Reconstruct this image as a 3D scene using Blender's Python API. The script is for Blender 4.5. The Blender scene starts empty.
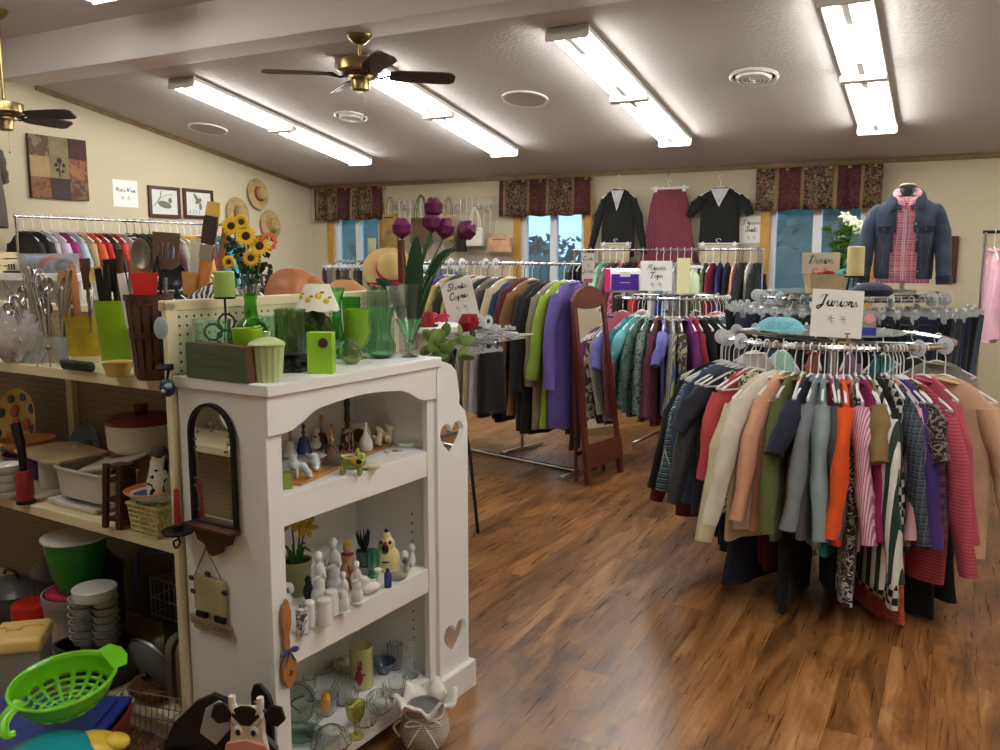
EXPO=1.5
import bpy, bmesh, math, random
from mathutils import Vector as V, Matrix, Euler, noise
pi=math.pi; sin=math.sin; cos=math.cos; R=math.radians
sc=bpy.context.scene; C=sc.collection
rnd=random.Random(7)

# ------------------------------------------------------------ camera and measuring
FPX=867.1; H=1.55; YAW=R(27.788); PIT=R(7.758)
cam=bpy.data.objects.new('camera',bpy.data.cameras.new('camera')); C.objects.link(cam)
cam.data.sensor_width=36; cam.data.lens=36*FPX/1000; cam.location=(0,0,H)
cam.rotation_euler=(pi/2-PIT,0,YAW); cam.data.clip_start=.02; cam.data.clip_end=200; sc.camera=cam
_w=V((-sin(YAW)*cos(PIT),cos(YAW)*cos(PIT),-sin(PIT))); _r=V((cos(YAW),sin(YAW),0)); _u=_r.cross(_w)
def ray(px,py): return _w+_r*((px-500)/FPX)+_u*((375-py)/FPX)
def hitp(px,py,n,val):
    d=ray(px,py); n=V(n); o=V((0,0,H)); return o+d*((val-o.dot(n))/d.dot(n))
def pz(px,py,z): return hitp(px,py,(0,0,1),z)          # measured on a horizontal surface at height z
def pyy(px,py,y): return hitp(px,py,(0,1,0),y)
def pxx(px,py,x): return hitp(px,py,(1,0,0),x)
TH=R(-4.26); AX=V((cos(TH),sin(TH),0)); AY=V((-sin(TH),cos(TH),0))
def L2W(x,y,z=0): return AX*x+AY*y+V((0,0,z))            # shelf frame (turned 4 degrees) to world
def W2L(p): return (p.dot(AX),p.dot(AY),p.z)
def ply(px,py,y): return W2L(hitp(px,py,AY,y))
def plx(px,py,x): return W2L(hitp(px,py,AX,x))
def plz(px,py,z): return W2L(pz(px,py,z))
def mpp(p): return (V(p)-V((0,0,H))).dot(_w)/FPX           # metres per pixel there

# ------------------------------------------------------------ materials
def lin(c):
    return tuple(((x/255/12.92) if x/255<=.04045 else ((x/255+.055)/1.055)**2.4) for x in c)+(1,)
_mc={}
def mat(name,color,rough=.5,metal=0,bump=None,trans=0,emis=0,alpha=1,ior=1.45,coat=0,var=0,sheen=0,bdist=.002):
    key=(name,color,rough,metal,bump,trans,emis,alpha,coat,var)
    if key in _mc: return _mc[key]
    m=bpy.data.materials.new(name); m.use_nodes=True; nt=m.node_tree; b=nt.nodes['Principled BSDF']
    b.inputs['Base Color'].default_value=lin(color); b.inputs['Roughness'].default_value=rough
    b.inputs['Metallic'].default_value=metal; b.inputs['Transmission Weight'].default_value=trans
    b.inputs['IOR'].default_value=ior; b.inputs['Coat Weight'].default_value=coat
    b.inputs['Alpha'].default_value=alpha; b.inputs['Sheen Weight'].default_value=sheen
    if emis:
        b.inputs['Emission Color'].default_value=lin(color); b.inputs['Emission Strength'].default_value=emis
    if bump or var:
        tc=nt.nodes.new('ShaderNodeTexCoord'); n=nt.nodes.new('ShaderNodeTexNoise'); nt.links.new(tc.outputs['Object'],n.inputs['Vector'])
        n.inputs['Scale'].default_value=(bump or (60,.1))[0]; n.inputs['Detail'].default_value=4
        if bump:
            bu=nt.nodes.new('ShaderNodeBump'); bu.inputs['Strength'].default_value=bump[1]; bu.inputs['Distance'].default_value=bdist
            nt.links.new(n.outputs['Fac'],bu.inputs['Height']); nt.links.new(bu.outputs['Normal'],b.inputs['Normal'])
        if var:
            n2=nt.nodes.new('ShaderNodeTexNoise'); n2.inputs['Scale'].default_value=9; n2.inputs['Detail'].default_value=5
            nt.links.new(tc.outputs['Object'],n2.inputs['Vector'])
            rp=nt.nodes.new('ShaderNodeValToRGB'); c=lin(color)
            rp.color_ramp.elements[0].position=.3; rp.color_ramp.elements[1].position=.7
            rp.color_ramp.elements[0].color=tuple(x*(1-var) for x in c[:3])+(1,); rp.color_ramp.elements[1].color=tuple(min(1,x*(1+var)) for x in c[:3])+(1,)
            nt.links.new(n2.outputs['Fac'],rp.inputs['Fac']); nt.links.new(rp.outputs['Color'],b.inputs['Base Color'])
    _mc[key]=m; return m
def nodes(name,rough=.8):
    m=bpy.data.materials.new(name); m.use_nodes=True; nt=m.node_tree; b=nt.nodes['Principled BSDF']; b.inputs['Roughness'].default_value=rough
    def N(t,**k):
        n=nt.nodes.new(t)
        for a,v in k.items():
            if a in n.inputs: n.inputs[a].default_value=v
            else: setattr(n,a,v)
        return n
    return m,nt,b,N,nt.links.new
def mix(nt,N,LK,fac,a,b):
    n=N('ShaderNodeMix'); n.data_type='RGBA'
    if isinstance(fac,(int,float)): n.inputs[0].default_value=fac
    else: LK(fac,n.inputs[0])
    for s,v in ((6,a),(7,b)):
        if isinstance(v,tuple): n.inputs[s].default_value=v
        else: LK(v,n.inputs[s])
    return n.outputs[2]
def ramp(N,LK,src,stops,interp='LINEAR'):
    r=N('ShaderNodeValToRGB'); r.color_ramp.interpolation=interp; e=r.color_ramp.elements
    while len(e)<len(stops): e.new(.5)
    for i,(p,c) in enumerate(stops): e[i].position=p; e[i].color=c
    LK(src,r.inputs['Fac']); return r.outputs['Color']
def bumpit(nt,N,LK,b,src,s=.3,d=.002):
    bu=N('ShaderNodeBump'); bu.inputs['Strength'].default_value=s; bu.inputs['Distance'].default_value=d
    LK(src,bu.inputs['Height']); LK(bu.outputs['Normal'],b.inputs['Normal'])
W1=(1,1,1,1); K1=(0,0,0,1)
def fabric(kind,*cs,scale=1.0,rough=.85):
    """cloth: plain / hstripe / vstripe / dstripe / plaid / print / floral / dots / camo / zebra / check / denim"""
    key=('fab',kind,cs,scale)
    if key in _mc: return _mc[key]
    m,nt,b,N,LK=nodes('cloth_'+kind,rough)
    b.inputs['Sheen Weight'].default_value=.04
    tc=N('ShaderNodeTexCoord'); o=tc.outputs['Object']
    sep=N('ShaderNodeSeparateXYZ'); LK(o,sep.inputs[0])
    c=[lin(x) for x in cs]
    def wave(axis,freq,duty=.5,phase=0):
        mu=N('ShaderNodeMath',operation='MULTIPLY_ADD'); LK(sep.outputs[axis],mu.inputs[0]); mu.inputs[1].default_value=freq; mu.inputs[2].default_value=phase
        fr=N('ShaderNodeMath',operation='FRACT'); LK(mu.outputs[0],fr.inputs[0])
        lt=N('ShaderNodeMath',operation='LESS_THAN'); LK(fr.outputs[0],lt.inputs[0]); lt.inputs[1].default_value=duty
        return lt.outputs[0]
    fine=N('ShaderNodeTexNoise'); fine.inputs['Scale'].default_value=14; fine.inputs['Detail'].default_value=5; LK(o,fine.inputs['Vector'])
    if kind=='plain': col=c[0]
    elif kind=='denim':
        n=N('ShaderNodeTexNoise'); n.inputs['Scale'].default_value=7; n.inputs['Detail'].default_value=6; LK(o,n.inputs['Vector'])
        col=ramp(N,LK,n.outputs['Fac'],[(.35,c[0]),(.7,c[1])])
    elif kind=='hstripe': col=mix(nt,N,LK,wave('Z',28*scale,.5),c[0],c[1])
    elif kind=='vstripe':
        ad=N('ShaderNodeMath',operation='ADD'); LK(sep.outputs['X'],ad.inputs[0]); LK(sep.outputs['Y'],ad.inputs[1])
        mu=N('ShaderNodeMath',operation='MULTIPLY'); LK(ad.outputs[0],mu.inputs[0]); mu.inputs[1].default_value=28*scale
        fr=N('ShaderNodeMath',operation='FRACT'); LK(mu.outputs[0],fr.inputs[0]); lt=N('ShaderNodeMath',operation='LESS_THAN'); LK(fr.outputs[0],lt.inputs[0]); lt.inputs[1].default_value=.5
        col=mix(nt,N,LK,lt.outputs[0],c[0],c[1])
    elif kind=='plaid':
        ad=N('ShaderNodeMath',operation='ADD'); LK(sep.outputs['X'],ad.inputs[0]); LK(sep.outputs['Y'],ad.inputs[1])
        mu=N('ShaderNodeMath',operation='MULTIPLY'); LK(ad.outputs[0],mu.inputs[0]); mu.inputs[1].default_value=22*scale
        fr=N('ShaderNodeMath',operation='FRACT'); LK(mu.outputs[0],fr.inputs[0]); lt=N('ShaderNodeMath',operation='LESS_THAN'); LK(fr.outputs[0],lt.inputs[0]); lt.inputs[1].default_value=.45
        a=mix(nt,N,LK,wave('Z',22*scale,.45),c[0],c[1]); a2=mix(nt,N,LK,lt.outputs[0],a,mix(nt,N,LK,.5,a,c[1]))
        col=mix(nt,N,LK,wave('Z',22*scale,.1,.4),a2,c[2])
        l3=N('ShaderNodeMath',operation='GREATER_THAN'); LK(fr.outputs[0],l3.inputs[0]); l3.inputs[1].default_value=.9
        col=mix(nt,N,LK,l3.outputs[0],col,c[2])
    elif kind=='check':
        ch=N('ShaderNodeTexChecker'); LK(o,ch.inputs[0]); ch.inputs['Scale'].default_value=30*scale; ch.inputs[1].default_value=c[0]; ch.inputs[2].default_value=c[1]; col=ch.outputs[0]
    elif kind=='dots':
        v=N('ShaderNodeTexVoronoi'); v.inputs['Scale'].default_value=42*scale; v.inputs['Randomness'].default_value=.15; LK(o,v.inputs['Vector'])
        col=ramp(N,LK,v.outputs['Distance'],[(.0,c[1]),(.3,c[0])],'CONSTANT')
    elif kind=='zebra':
        wv=N('ShaderNodeTexWave'); wv.inputs['Scale'].default_value=16*scale; wv.inputs['Distortion'].default_value=9; wv.inputs['Detail'].default_value=1.5; LK(o,wv.inputs['Vector'])
        col=ramp(N,LK,wv.outputs['Fac'],[(.0,c[0]),(.5,c[1])],'CONSTANT')
    else:   # print / floral / camo
        n=N('ShaderNodeTexNoise'); n.inputs['Scale'].default_value={'print':30,'floral':22,'camo':11}[kind]*scale; n.inputs['Detail'].default_value=2; n.inputs['Distortion'].default_value=1.2; LK(o,n.inputs['Vector'])
        st=[(.0,c[0]),(.46,c[1]),(.54,c[0])] if len(c)==2 else [(.0,c[0]),(.43,c[1]),(.5,c[2]),(.57,c[0])]
        if kind=='camo': st=[(.0,c[0]),(.45,c[1]),(.56,c[-1])]
        col=ramp(N,LK,n.outputs['Fac'],st,'CONSTANT')
    fc=ramp(N,LK,fine.outputs['Fac'],[(.3,(.8,.8,.8,1)),(.7,(1,1,1,1))])
    mm=N('ShaderNodeMix'); mm.data_type='RGBA'; mm.blend_type='MULTIPLY'; mm.inputs[0].default_value=1
    if isinstance(col,tuple): mm.inputs[6].default_value=col
    else: LK(col,mm.inputs[6])
    LK(fc,mm.inputs[7]); LK(mm.outputs[2],b.inputs['Base Color'])
    bumpit(nt,N,LK,b,fine.outputs['Fac'],.5,.006)
    _mc[key]=m; return m
def glass(color,rough=.03,name='glass'):
    return mat(name,color,rough,0,None,.96,0,1,1.3,coat=.6)

# ------------------------------------------------------------ mesh builder
class M:
    def __init__(s): s.v=[]; s.f=[]; s.T=Matrix()
    def at(s,loc=(0,0,0),rot=(0,0,0),sc_=(1,1,1)):
        s.T=Matrix.LocRotScale(V(loc),Euler(rot),V(sc_)); return s
    def add(s,vs,fs):
        n=len(s.v); s.v+=[s.T@V(p) for p in vs]; s.f+=[tuple(n+i for i in f) for f in fs]; return s
    def box(s,x0,y0,z0,x1,y1,z1):
        v=[(x,y,z) for x in (x0,x1) for y in (y0,y1) for z in (z0,z1)]
        return s.add(v,[(0,1,3,2),(4,6,7,5),(0,4,5,1),(2,3,7,6),(0,2,6,4),(1,5,7,3)])
    def cbox(s,c,d): return s.box(c[0]-d[0]/2,c[1]-d[1]/2,c[2]-d[2]/2,c[0]+d[0]/2,c[1]+d[1]/2,c[2]+d[2]/2)
    def lathe(s,prof,seg=24,c=(0,0,0),flute=None,ox=1,oy=1,mod=None):
        vs=[];fs=[];rows=[]
        for i,(r,z) in enumerate(prof):
            if r<=1e-6: rows.append([len(vs)]); vs.append((c[0],c[1],c[2]+z)); continue
            row=[]
            for k in range(seg):
                a=2*pi*k/seg; rr=r
                if flute: rr*=1+flute[1]*cos(flute[0]*a)
                if mod: rr,dz=mod(r,z,a,i)
                else: dz=0
                row.append(len(vs)); vs.append((c[0]+rr*cos(a)*ox,c[1]+rr*sin(a)*oy,c[2]+z+dz))
            rows.append(row)
        for a,b in zip(rows,rows[1:]):
            if len(a)==1 and len(b)==1: continue
            for k in range(seg):
                k2=(k+1)%seg
                if len(a)==1: fs.append((a[0],b[k2],b[k]))
                elif len(b)==1: fs.append((a[k],a[k2],b[0]))
                else: fs.append((a[k],a[k2],b[k2],b[k]))
        return s.add(vs,fs)
    def ell(s,c,r,seg=14,rings=9,rot=None):
        if isinstance(r,(int,float)): r=(r,r,r)
        q=Euler(rot).to_matrix() if rot else None
        vs=[];fs=[]
        for i in range(rings+1):
            t=pi*i/rings
            for k in range(seg if 0<i<rings else 1):
                a=2*pi*k/seg; p=V((r[0]*sin(t)*cos(a),r[1]*sin(t)*sin(a),r[2]*cos(t)))
                if q: p=q@p
                vs.append(p+V(c))
        idx=lambda i,k: 0 if i==0 else (len(vs)-1 if i==rings else 1+(i-1)*seg+k%seg)
        for i in range(rings):
            for k in range(seg):
                f=[idx(i,k),idx(i+1,k),idx(i+1,k+1),idx(i,k+1)]
                g=[]
                for x in f:
                    if x not in g: g.append(x)
                fs.append(tuple(g))
        return s.add(vs,fs)
    def tube(s,pts,r,seg=8,closed=False,flat=None,caps=True):
        pts=[V(p) for p in pts]; n=len(pts); rs=r if isinstance(r,(list,tuple)) else [r]*n
        vs=[];fs=[]; up=None
        for i,p in enumerate(pts):
            a=pts[(i-1)%n] if (closed or i>0) else p; b=pts[(i+1)%n] if (closed or i<n-1) else p
            t=(b-a)
            if t.length<1e-9: t=V((0,0,1))
            t.normalize()
            if up is None: up=V((0,0,1)) if abs(t.z)<.9 else V((0,1,0))
            x=up.cross(t)
            if x.length<1e-6: x=V((1,0,0)).cross(t)
            x.normalize(); y=t.cross(x); up=y
            for k in range(seg):
                an=2*pi*k/seg; fx=1; fy=1 if flat is None else flat
                vs.append(p+x*(rs[i]*cos(an)*fx)+y*(rs[i]*sin(an)*fy))
        m=n if closed else n-1
        for i in range(m):
            for k in range(seg):
                a=i*seg+k; b=i*seg+(k+1)%seg; j=(i+1)%n
                fs.append((a,b,j*seg+(k+1)%seg,j*seg+k))
        if not closed and caps:
            fs.append(tuple(range(seg))[::-1]); fs.append(tuple((n-1)*seg+k for k in range(seg)))
        return s.add(vs,fs)
    def prism(s,pts,y0,y1):          # outline in x,z extruded along y
        n=len(pts); vs=[(x,y0,z) for x,z in pts]+[(x,y1,z) for x,z in pts]
        fs=[tuple(range(n)),tuple(range(2*n-1,n-1,-1))]+[(i,n+i,n+(i+1)%n,(i+1)%n) for i in range(n)]
        return s.add(vs,fs)
    def rings(s,rows,cap=(True,True)):        # rows of equal-length point lists
        n=len(rows[0]); vs=[p for r_ in rows for p in r_]; fs=[]
        for i in range(len(rows)-1):
            for k in range(n):
                k2=(k+1)%n; fs.append((i*n+k,i*n+k2,(i+1)*n+k2,(i+1)*n+k))
        if cap[0]: fs.append(tuple(range(n))[::-1])
        if cap[1]: fs.append(tuple((len(rows)-1)*n+k for k in range(n)))
        return s.add(vs,fs)
    def plate(s,outs,d):              # 2-D outlines (even-odd holes) in x,z, thickness d along y
        cu=bpy.data.curves.new('t','CURVE'); cu.dimensions='2D'; cu.fill_mode='BOTH'; cu.extrude=d/2
        for o in outs:
            sp=cu.splines.new('POLY'); sp.points.add(len(o)-1); sp.use_cyclic_u=True
            for q,p in zip(sp.points,o): q.co=(p[0],p[1],0,1)
        ob=bpy.data.objects.new('t',cu); me=bpy.data.meshes.new_from_object(ob)
        vs=[(v.co.x,-v.co.z,v.co.y) for v in me.vertices]; fs=[tuple(p.vertices) for p in me.polygons]
        s.add(vs,fs); bpy.data.objects.remove(ob); bpy.data.curves.remove(cu); bpy.data.meshes.remove(me); return s
    def text(s,body,size,d=.001,shear=0,spacing=1,align='CENTER'):
        cu=bpy.data.curves.new('t','FONT'); cu.body=body; cu.size=size; cu.shear=shear; cu.extrude=d; cu.align_x=align; cu.align_y='CENTER'; cu.space_character=spacing
        ob=bpy.data.objects.new('t',cu); me=bpy.data.meshes.new_from_object(ob)
        vs=[(v.co.x,-v.co.z,v.co.y) for v in me.vertices]; fs=[tuple(p.vertices) for p in me.polygons]
        s.add(vs,fs); bpy.data.objects.remove(ob); bpy.data.curves.remove(cu); bpy.data.meshes.remove(me); return s
    def mesh(s,name,smooth=40,fix=True):
        me=bpy.data.meshes.new(name); me.from_pydata([tuple(p) for p in s.v],[],s.f)
        if fix:
            bm=bmesh.new(); bm.from_mesh(me); bmesh.ops.remove_doubles(bm,verts=bm.verts,dist=1e-6); bmesh.ops.recalc_face_normals(bm,faces=bm.faces); bm.to_mesh(me); bm.free()
        if smooth:
            for p in me.polygons: p.use_smooth=True
            me.set_sharp_from_angle(angle=R(smooth))
        return me
    def build(s,name,m,parent=None,smooth=40,bevel=0,loc=None,rot=None,sub=0,solid=0):
        me=s.mesh(name,smooth); return link(name,me,m,parent,bevel,loc,rot,sub,solid)
def link(name,me,m,parent=None,bevel=0,loc=None,rot=None,sub=0,solid=0):
    o=bpy.data.objects.new(name,me)
    if len(me.materials)==0: me.materials.append(m)
    elif me.materials[0]!=m:
        o.material_slots[0].link='OBJECT'; o.material_slots[0].material=m
    C.objects.link(o)
    if parent: o.parent=parent
    if loc is not None: o.location=loc
    if rot is not None: o.rotation_euler=rot
    if solid:
        d=o.modifiers.new('s','SOLIDIFY'); d.thickness=solid
    if bevel:
        b=o.modifiers.new('b','BEVEL'); b.width=bevel; b.segments=2; b.limit_method='ANGLE'; b.harden_normals=False
    if sub:
        d=o.modifiers.new('u','SUBSURF'); d.levels=sub; d.render_levels=sub
    return o
def thing(name,label,cat,loc=(0,0,0),rz=0,group=None,rot=None):
    o=bpy.data.objects.new(name,None); o.empty_display_size=.05; C.objects.link(o); o.location=loc
    o.rotation_euler=rot if rot else (0,0,rz); o['label']=label; o['category']=cat
    if group: o['group']=group
    return o
def tag(o,label,cat,group=None,kind=None,loc=None,rz=None,rot=None):
    if label: o['label']=label; o['category']=cat
    if group: o['group']=group
    if kind: o['kind']=kind
    if loc is not None: o.location=loc
    if rz is not None: o.rotation_euler=(0,0,rz)
    if rot is not None: o.rotation_euler=rot
    return o
def adopt(o,t):
    for k in ('label','category','group'):
        if k in o: del o[k]
    bpy.context.view_layer.update(); o.parent=t; o.matrix_parent_inverse=t.matrix_world.inverted(); return o
def struct(o): o['kind']='structure'; return o
def copy_tree(o,loc=None,rz=None,label=None,group=None):
    c=o.copy(); C.objects.link(c)
    if loc is not None: c.location=loc
    if rz is not None: c.rotation_euler=(0,0,rz)
    if label: c['label']=label
    if group: c['group']=group
    for ch in list(o.children):
        d=ch.copy(); C.objects.link(d); d.parent=c
        for g in list(ch.children):
            e=g.copy(); C.objects.link(e); e.parent=d
    return c
def spl(pts,n=6,closed=False):     # smooth curve through points
    pts=[V(p) for p in pts]; out=[]; N_=len(pts)
    for i in range(N_ if closed else N_-1):
        p0=pts[(i-1)%N_] if (closed or i>0) else pts[i]; p1=pts[i]; p2=pts[(i+1)%N_]; p3=pts[(i+2)%N_] if (closed or i+2<N_) else p2
        for k in range(n):
            t=k/n; out.append(.5*((2*p1)+(p2-p0)*t+(2*p0-5*p1+4*p2-p3)*t*t+(3*p1-p0-3*p2+p3)*t**3))
    if not closed: out.append(pts[-1])
    return out
def circ(c,r,n=24,plane='xy',a0=0,a1=2*pi,end=False):
    o=[]
    for k in range(n+(1 if end else 0)):
        a=a0+(a1-a0)*k/n; x,y=r*cos(a),r*sin(a)
        o.append(V(c)+(V((x,y,0)) if plane=='xy' else V((x,0,y)) if plane=='xz' else V((0,x,y))))
    return o
# common materials
chrome=mat('chrome',(205,205,208),.18,1); steel=mat('brushed_steel',(175,175,178),.32,1); iron=mat('black_iron',(22,20,20),.5,.3)
white=mat('white_paint',(240,240,238),.4,0,(180,.05)); cream=mat('cream_metal',(226,214,176),.35); paper=mat('white_card',(238,236,232),.6)
ink=mat('black_ink',(20,18,20),.6); blackpl=mat('black_plastic',(18,18,20),.35); whitepl=mat('white_plastic',(235,235,232),.3)
clearpl=mat('clear_plastic',(235,240,242),.15,0,None,.75); brass=mat('antique_brass',(150,128,84),.3,1); wood=mat('honey_wood',(176,120,62),.45,0,(40,.15),var=.25)
darkwood=mat('dark_wood',(70,40,26),.4,0,(50,.15),var=.25); mirror_m=mat('mirror_glass',(235,238,238),.02,1)
porcelain=mat('white_porcelain',(232,232,230),.2,0,coat=.4); redwood=mat('cherry_wood',(92,34,22),.3,0,(30,.1),var=.2,coat=.3)
# ------------------------------------------------------------ script lettering drawn as strokes
G={ # glyph: (advance, [strokes])
'J':(.75,[[(.15,.75),(.3,.95),(.6,1),(.75,.9)],[(.62,.98),(.5,.5),(.35,0),(.1,-.28),(-.05,-.15),(.1,0),(.5,.12)]]),
'u':(.55,[[(0,.1),(.12,.45),(.1,.15),(.2,0),(.35,.1),(.45,.45),(.42,.12),(.5,0),(.58,.1)]]),
'n':(.55,[[(.02,.4),(.1,.45),(.06,0)],[(.07,.2),(.25,.45),(.36,.4),(.34,.1),(.42,0),(.58,.12)]]),
'i':(.28,[[(.0,.1),(.12,.45),(.1,.1),(.18,0),(.3,.12)],[(.17,.66),(.19,.7)]]),
'o':(.48,[[(.3,.44),(.12,.4),(.03,.15),(.15,0),(.32,.1),(.36,.35),(.28,.44),(.5,.4)]]),
'r':(.42,[[(0,.1),(.12,.48),(.14,.4),(.3,.4),(.24,.12),(.32,0),(.44,.12)]]),
's':(.4,[[(0,.1),(.18,.46),(.16,.38),(.3,.15),(.22,0),(.05,.05)],[(.25,.02),(.42,.12)]]),
'D':(.85,[[(.35,.95),(.25,.4),(.12,.05)],[(.0,.1),(.2,0),(.5,.05),(.78,.4),(.7,.8),(.4,.98),(.1,.85),(.05,.7)]]),
'e':(.42,[[(.03,.15),(.25,.25),(.3,.4),(.18,.45),(.05,.25),(.12,.02),(.28,.02),(.44,.14)]]),
'm':(.8,[[(.02,.4),(.1,.45),(.06,0)],[(.07,.2),(.24,.45),(.32,.38),(.3,0)],[(.32,.22),(.5,.45),(.6,.38),(.58,.1),(.66,0),(.82,.12)]]),
'M':(1.05,[[(.0,.05),(.12,.1),(.3,.95),(.42,.3),(.7,.95),(.68,.3),(.74,.02),(.95,.08)]]),
'T':(.75,[[(.05,.75),(.15,.92),(.5,.88),(.85,1)],[(.5,.88),(.4,.4),(.28,0),(.1,.02)]]),
'p':(.5,[[(.0,.1),(.12,.45),(.02,-.35)],[(.08,.2),(.25,.46),(.38,.35),(.3,.05),(.12,.02)],[(.32,.08),(.52,.14)]]),
'S':(.65,[[(.65,.8),(.5,1),(.25,.9),(.25,.65),(.5,.4),(.45,.1),(.2,-.02),(.0,.15),(.12,.3)]]),
'h':(.52,[[(.02,.1),(.2,.6),(.28,.95),(.18,.95),(.06,0)],[(.08,.2),(.24,.44),(.34,.38),(.32,.1),(.4,0),(.54,.12)]]),
't':(.35,[[(.02,.1),(.2,.8),(.12,.1),(.2,0),(.36,.12)],[(.03,.52),(.32,.55)]]),
'C':(.7,[[(.6,.75),(.6,.95),(.4,1),(.12,.7),(.05,.3),(.2,.02),(.45,.05),(.62,.2)]]),
'a':(.5,[[(.34,.4),(.2,.46),(.04,.25),(.08,.02),(.22,.04),(.35,.3),(.38,.45),(.34,.12),(.42,0),(.52,.12)]]),
'c':(.4,[[(.3,.38),(.18,.46),(.04,.25),(.1,.02),(.25,.02),(.42,.14)]]),
'k':(.48,[[(.02,.1),(.2,.6),(.26,.95),(.18,.95),(.06,0)],[(.08,.2),(.3,.42),(.28,.28),(.12,.22),(.3,.02),(.5,.12)]]),
'W':(1.05,[[(.02,.85),(.12,.95),(.14,.1),(.45,.75),(.48,.08),(.9,.98),(1.0,.9)]]),
"'":(.2,[[(.15,1),(.1,.8)]]),' ':(.35,[]),
'0':(.6,[[(.3,.9),(.05,.5),(.15,.02),(.4,.1),(.5,.6),(.3,.9)]]),'5':(.5,[[(.45,.9),(.15,.9),(.1,.5),(.35,.5),(.4,.2),(.2,0),(.0,.1)]]),
'.':(.2,[[(.06,.0),(.08,.03)]]),'L':(.6,[[(.2,.9),(.1,.4),(.05,0),(.5,.05)]]),'E':(.6,[[(.5,.9),(.15,.9),(.05,.0),(.45,.0)],[(.12,.45),(.4,.47)]]),
'O':(.7,[[(.35,.9),(.05,.5),(.2,0),(.5,.1),(.62,.6),(.35,.9)]]),'&':(.7,[[(.6,0),(.15,.65),(.25,.9),(.4,.7),(.05,.2),(.2,0),(.55,.35)]])}
def script(m,s,size,cx,cz,y,w=None,shear=.12,th=.078):
    """hand lettering centred at cx, cz in the x,z plane on a card whose front is at y"""
    tot=sum(G[c][0] for c in s)
    if w: size=w/tot
    x=cx-tot*size/2
    for c in s:
        for st in G[c][1]:
            pts=[(x+(a+b*shear)*size,y,cz+(b-.35)*size) for a,b in st]
            m.tube(spl(pts,4) if len(pts)>2 else pts,size*th,5,flat=.35)
        x+=G[c][0]*size
    return m
def card(name,label,w,h,lines,loc,rz,cat='sign',tilt=0,mcard=None,doodle=True,parts=None,roll=0):
    t=thing(name,label,cat,loc,rz,rot=(tilt,roll,rz))
    M().box(-w/2,-.001,0,w/2,.001,h).build('card',mcard or paper,t)
    m=M()
    for (s,cz,lw) in lines: script(m,s,.05,0,cz*h,-.0015,lw*w)
    if doodle:
        for cx,k in ((-.12,0),(.12,1)):
            z0=doodle if isinstance(doodle,float) else .32
            for j in range(5):
                a=j*1.256+k; m.tube([(cx*w,-.0015,z0*h),(cx*w+cos(a)*.07*w,-.0015,z0*h+sin(a)*.07*w)],.0009*w/.25+.0003,4)
            m.tube([(p.x,-.0015,p.z) for p in circ((cx*w+.03*w,0,z0*h-.08*h),.03*w,8,'xz')],.0006,4,closed=True)
    m.build('lettering',ink,t,smooth=0)
    return t

# ------------------------------------------------------------ room
D=8.78; XL=-7.33; XR=3.2; YN=-2.6; ZC=2.44; SL=.1668
YB0,YB1,ZB=4.78,5.10,3.045
def ceil_z(y): return ZC+SL*(D-y)
# floor: plank laminate running toward the back wall
m,nt,b,N,LK=nodes('wood_plank_floor',.3)
tc=N('ShaderNodeTexCoord'); mp=N('ShaderNodeMapping'); LK(tc.outputs['Object'],mp.inputs[0]); mp.inputs['Rotation'].default_value=(0,0,pi/2)
br=N('ShaderNodeTexBrick'); LK(mp.outputs[0],br.inputs[0]); br.offset=.37; br.inputs['Scale'].default_value=1
br.inputs['Brick Width'].default_value=1.22; br.inputs['Row Height'].default_value=.15; br.inputs['Mortar Size'].default_value=.0012; br.inputs['Mortar Smooth'].default_value=.2
br.inputs['Color1'].default_value=(0,0,0,1); br.inputs['Color2'].default_value=(1,1,1,1); br.inputs['Mortar'].default_value=(.5,.5,.5,1)
# per plank shift of the grain
ad=N('ShaderNodeVectorMath',operation='MULTIPLY_ADD'); LK(br.outputs['Color'],ad.inputs[0]); ad.inputs[1].default_value=(31,7.3,5); LK(tc.outputs['Object'],ad.inputs[2])
st=N('ShaderNodeMapping'); LK(ad.outputs[0],st.inputs[0]); st.inputs['Scale'].default_value=(6.5,1.2,1)
g1=N('ShaderNodeTexNoise'); LK(st.outputs[0],g1.inputs['Vector']); g1.inputs['Scale'].default_value=1.0; g1.inputs['Detail'].default_value=8; g1.inputs['Distortion'].default_value=1.6; g1.inputs['Roughness'].default_value=.65
st2=N('ShaderNodeMapping'); LK(ad.outputs[0],st2.inputs[0]); st2.inputs['Scale'].default_value=(60,2.5,1)
g2=N('ShaderNodeTexNoise'); LK(st2.outputs[0],g2.inputs['Vector']); g2.inputs['Scale'].default_value=1.5; g2.inputs['Detail'].default_value=4
c1=ramp(N,LK,g1.outputs['Fac'],[(.30,lin((70,44,22))),(.43,lin((120,78,42))),(.55,lin((156,108,62))),(.72,lin((190,146,98)))])
c2=ramp(N,LK,g2.outputs['Fac'],[(.3,(.72,.71,.70,1)),(.62,(1,1,1,1))])
def mulc(a,c,f=1):
    q=N('ShaderNodeMix'); q.data_type='RGBA'; q.blend_type='MULTIPLY'; q.inputs[0].default_value=f; LK(a,q.inputs[6]); LK(c,q.inputs[7]); return q.outputs[2]
col=mulc(c1,c2)
col=mulc(col,ramp(N,LK,br.outputs['Color'],[(0,(.74,.72,.70,1)),(.5,(.92,.9,.88,1)),(1,(1.08,1.04,1,1))]))
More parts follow.
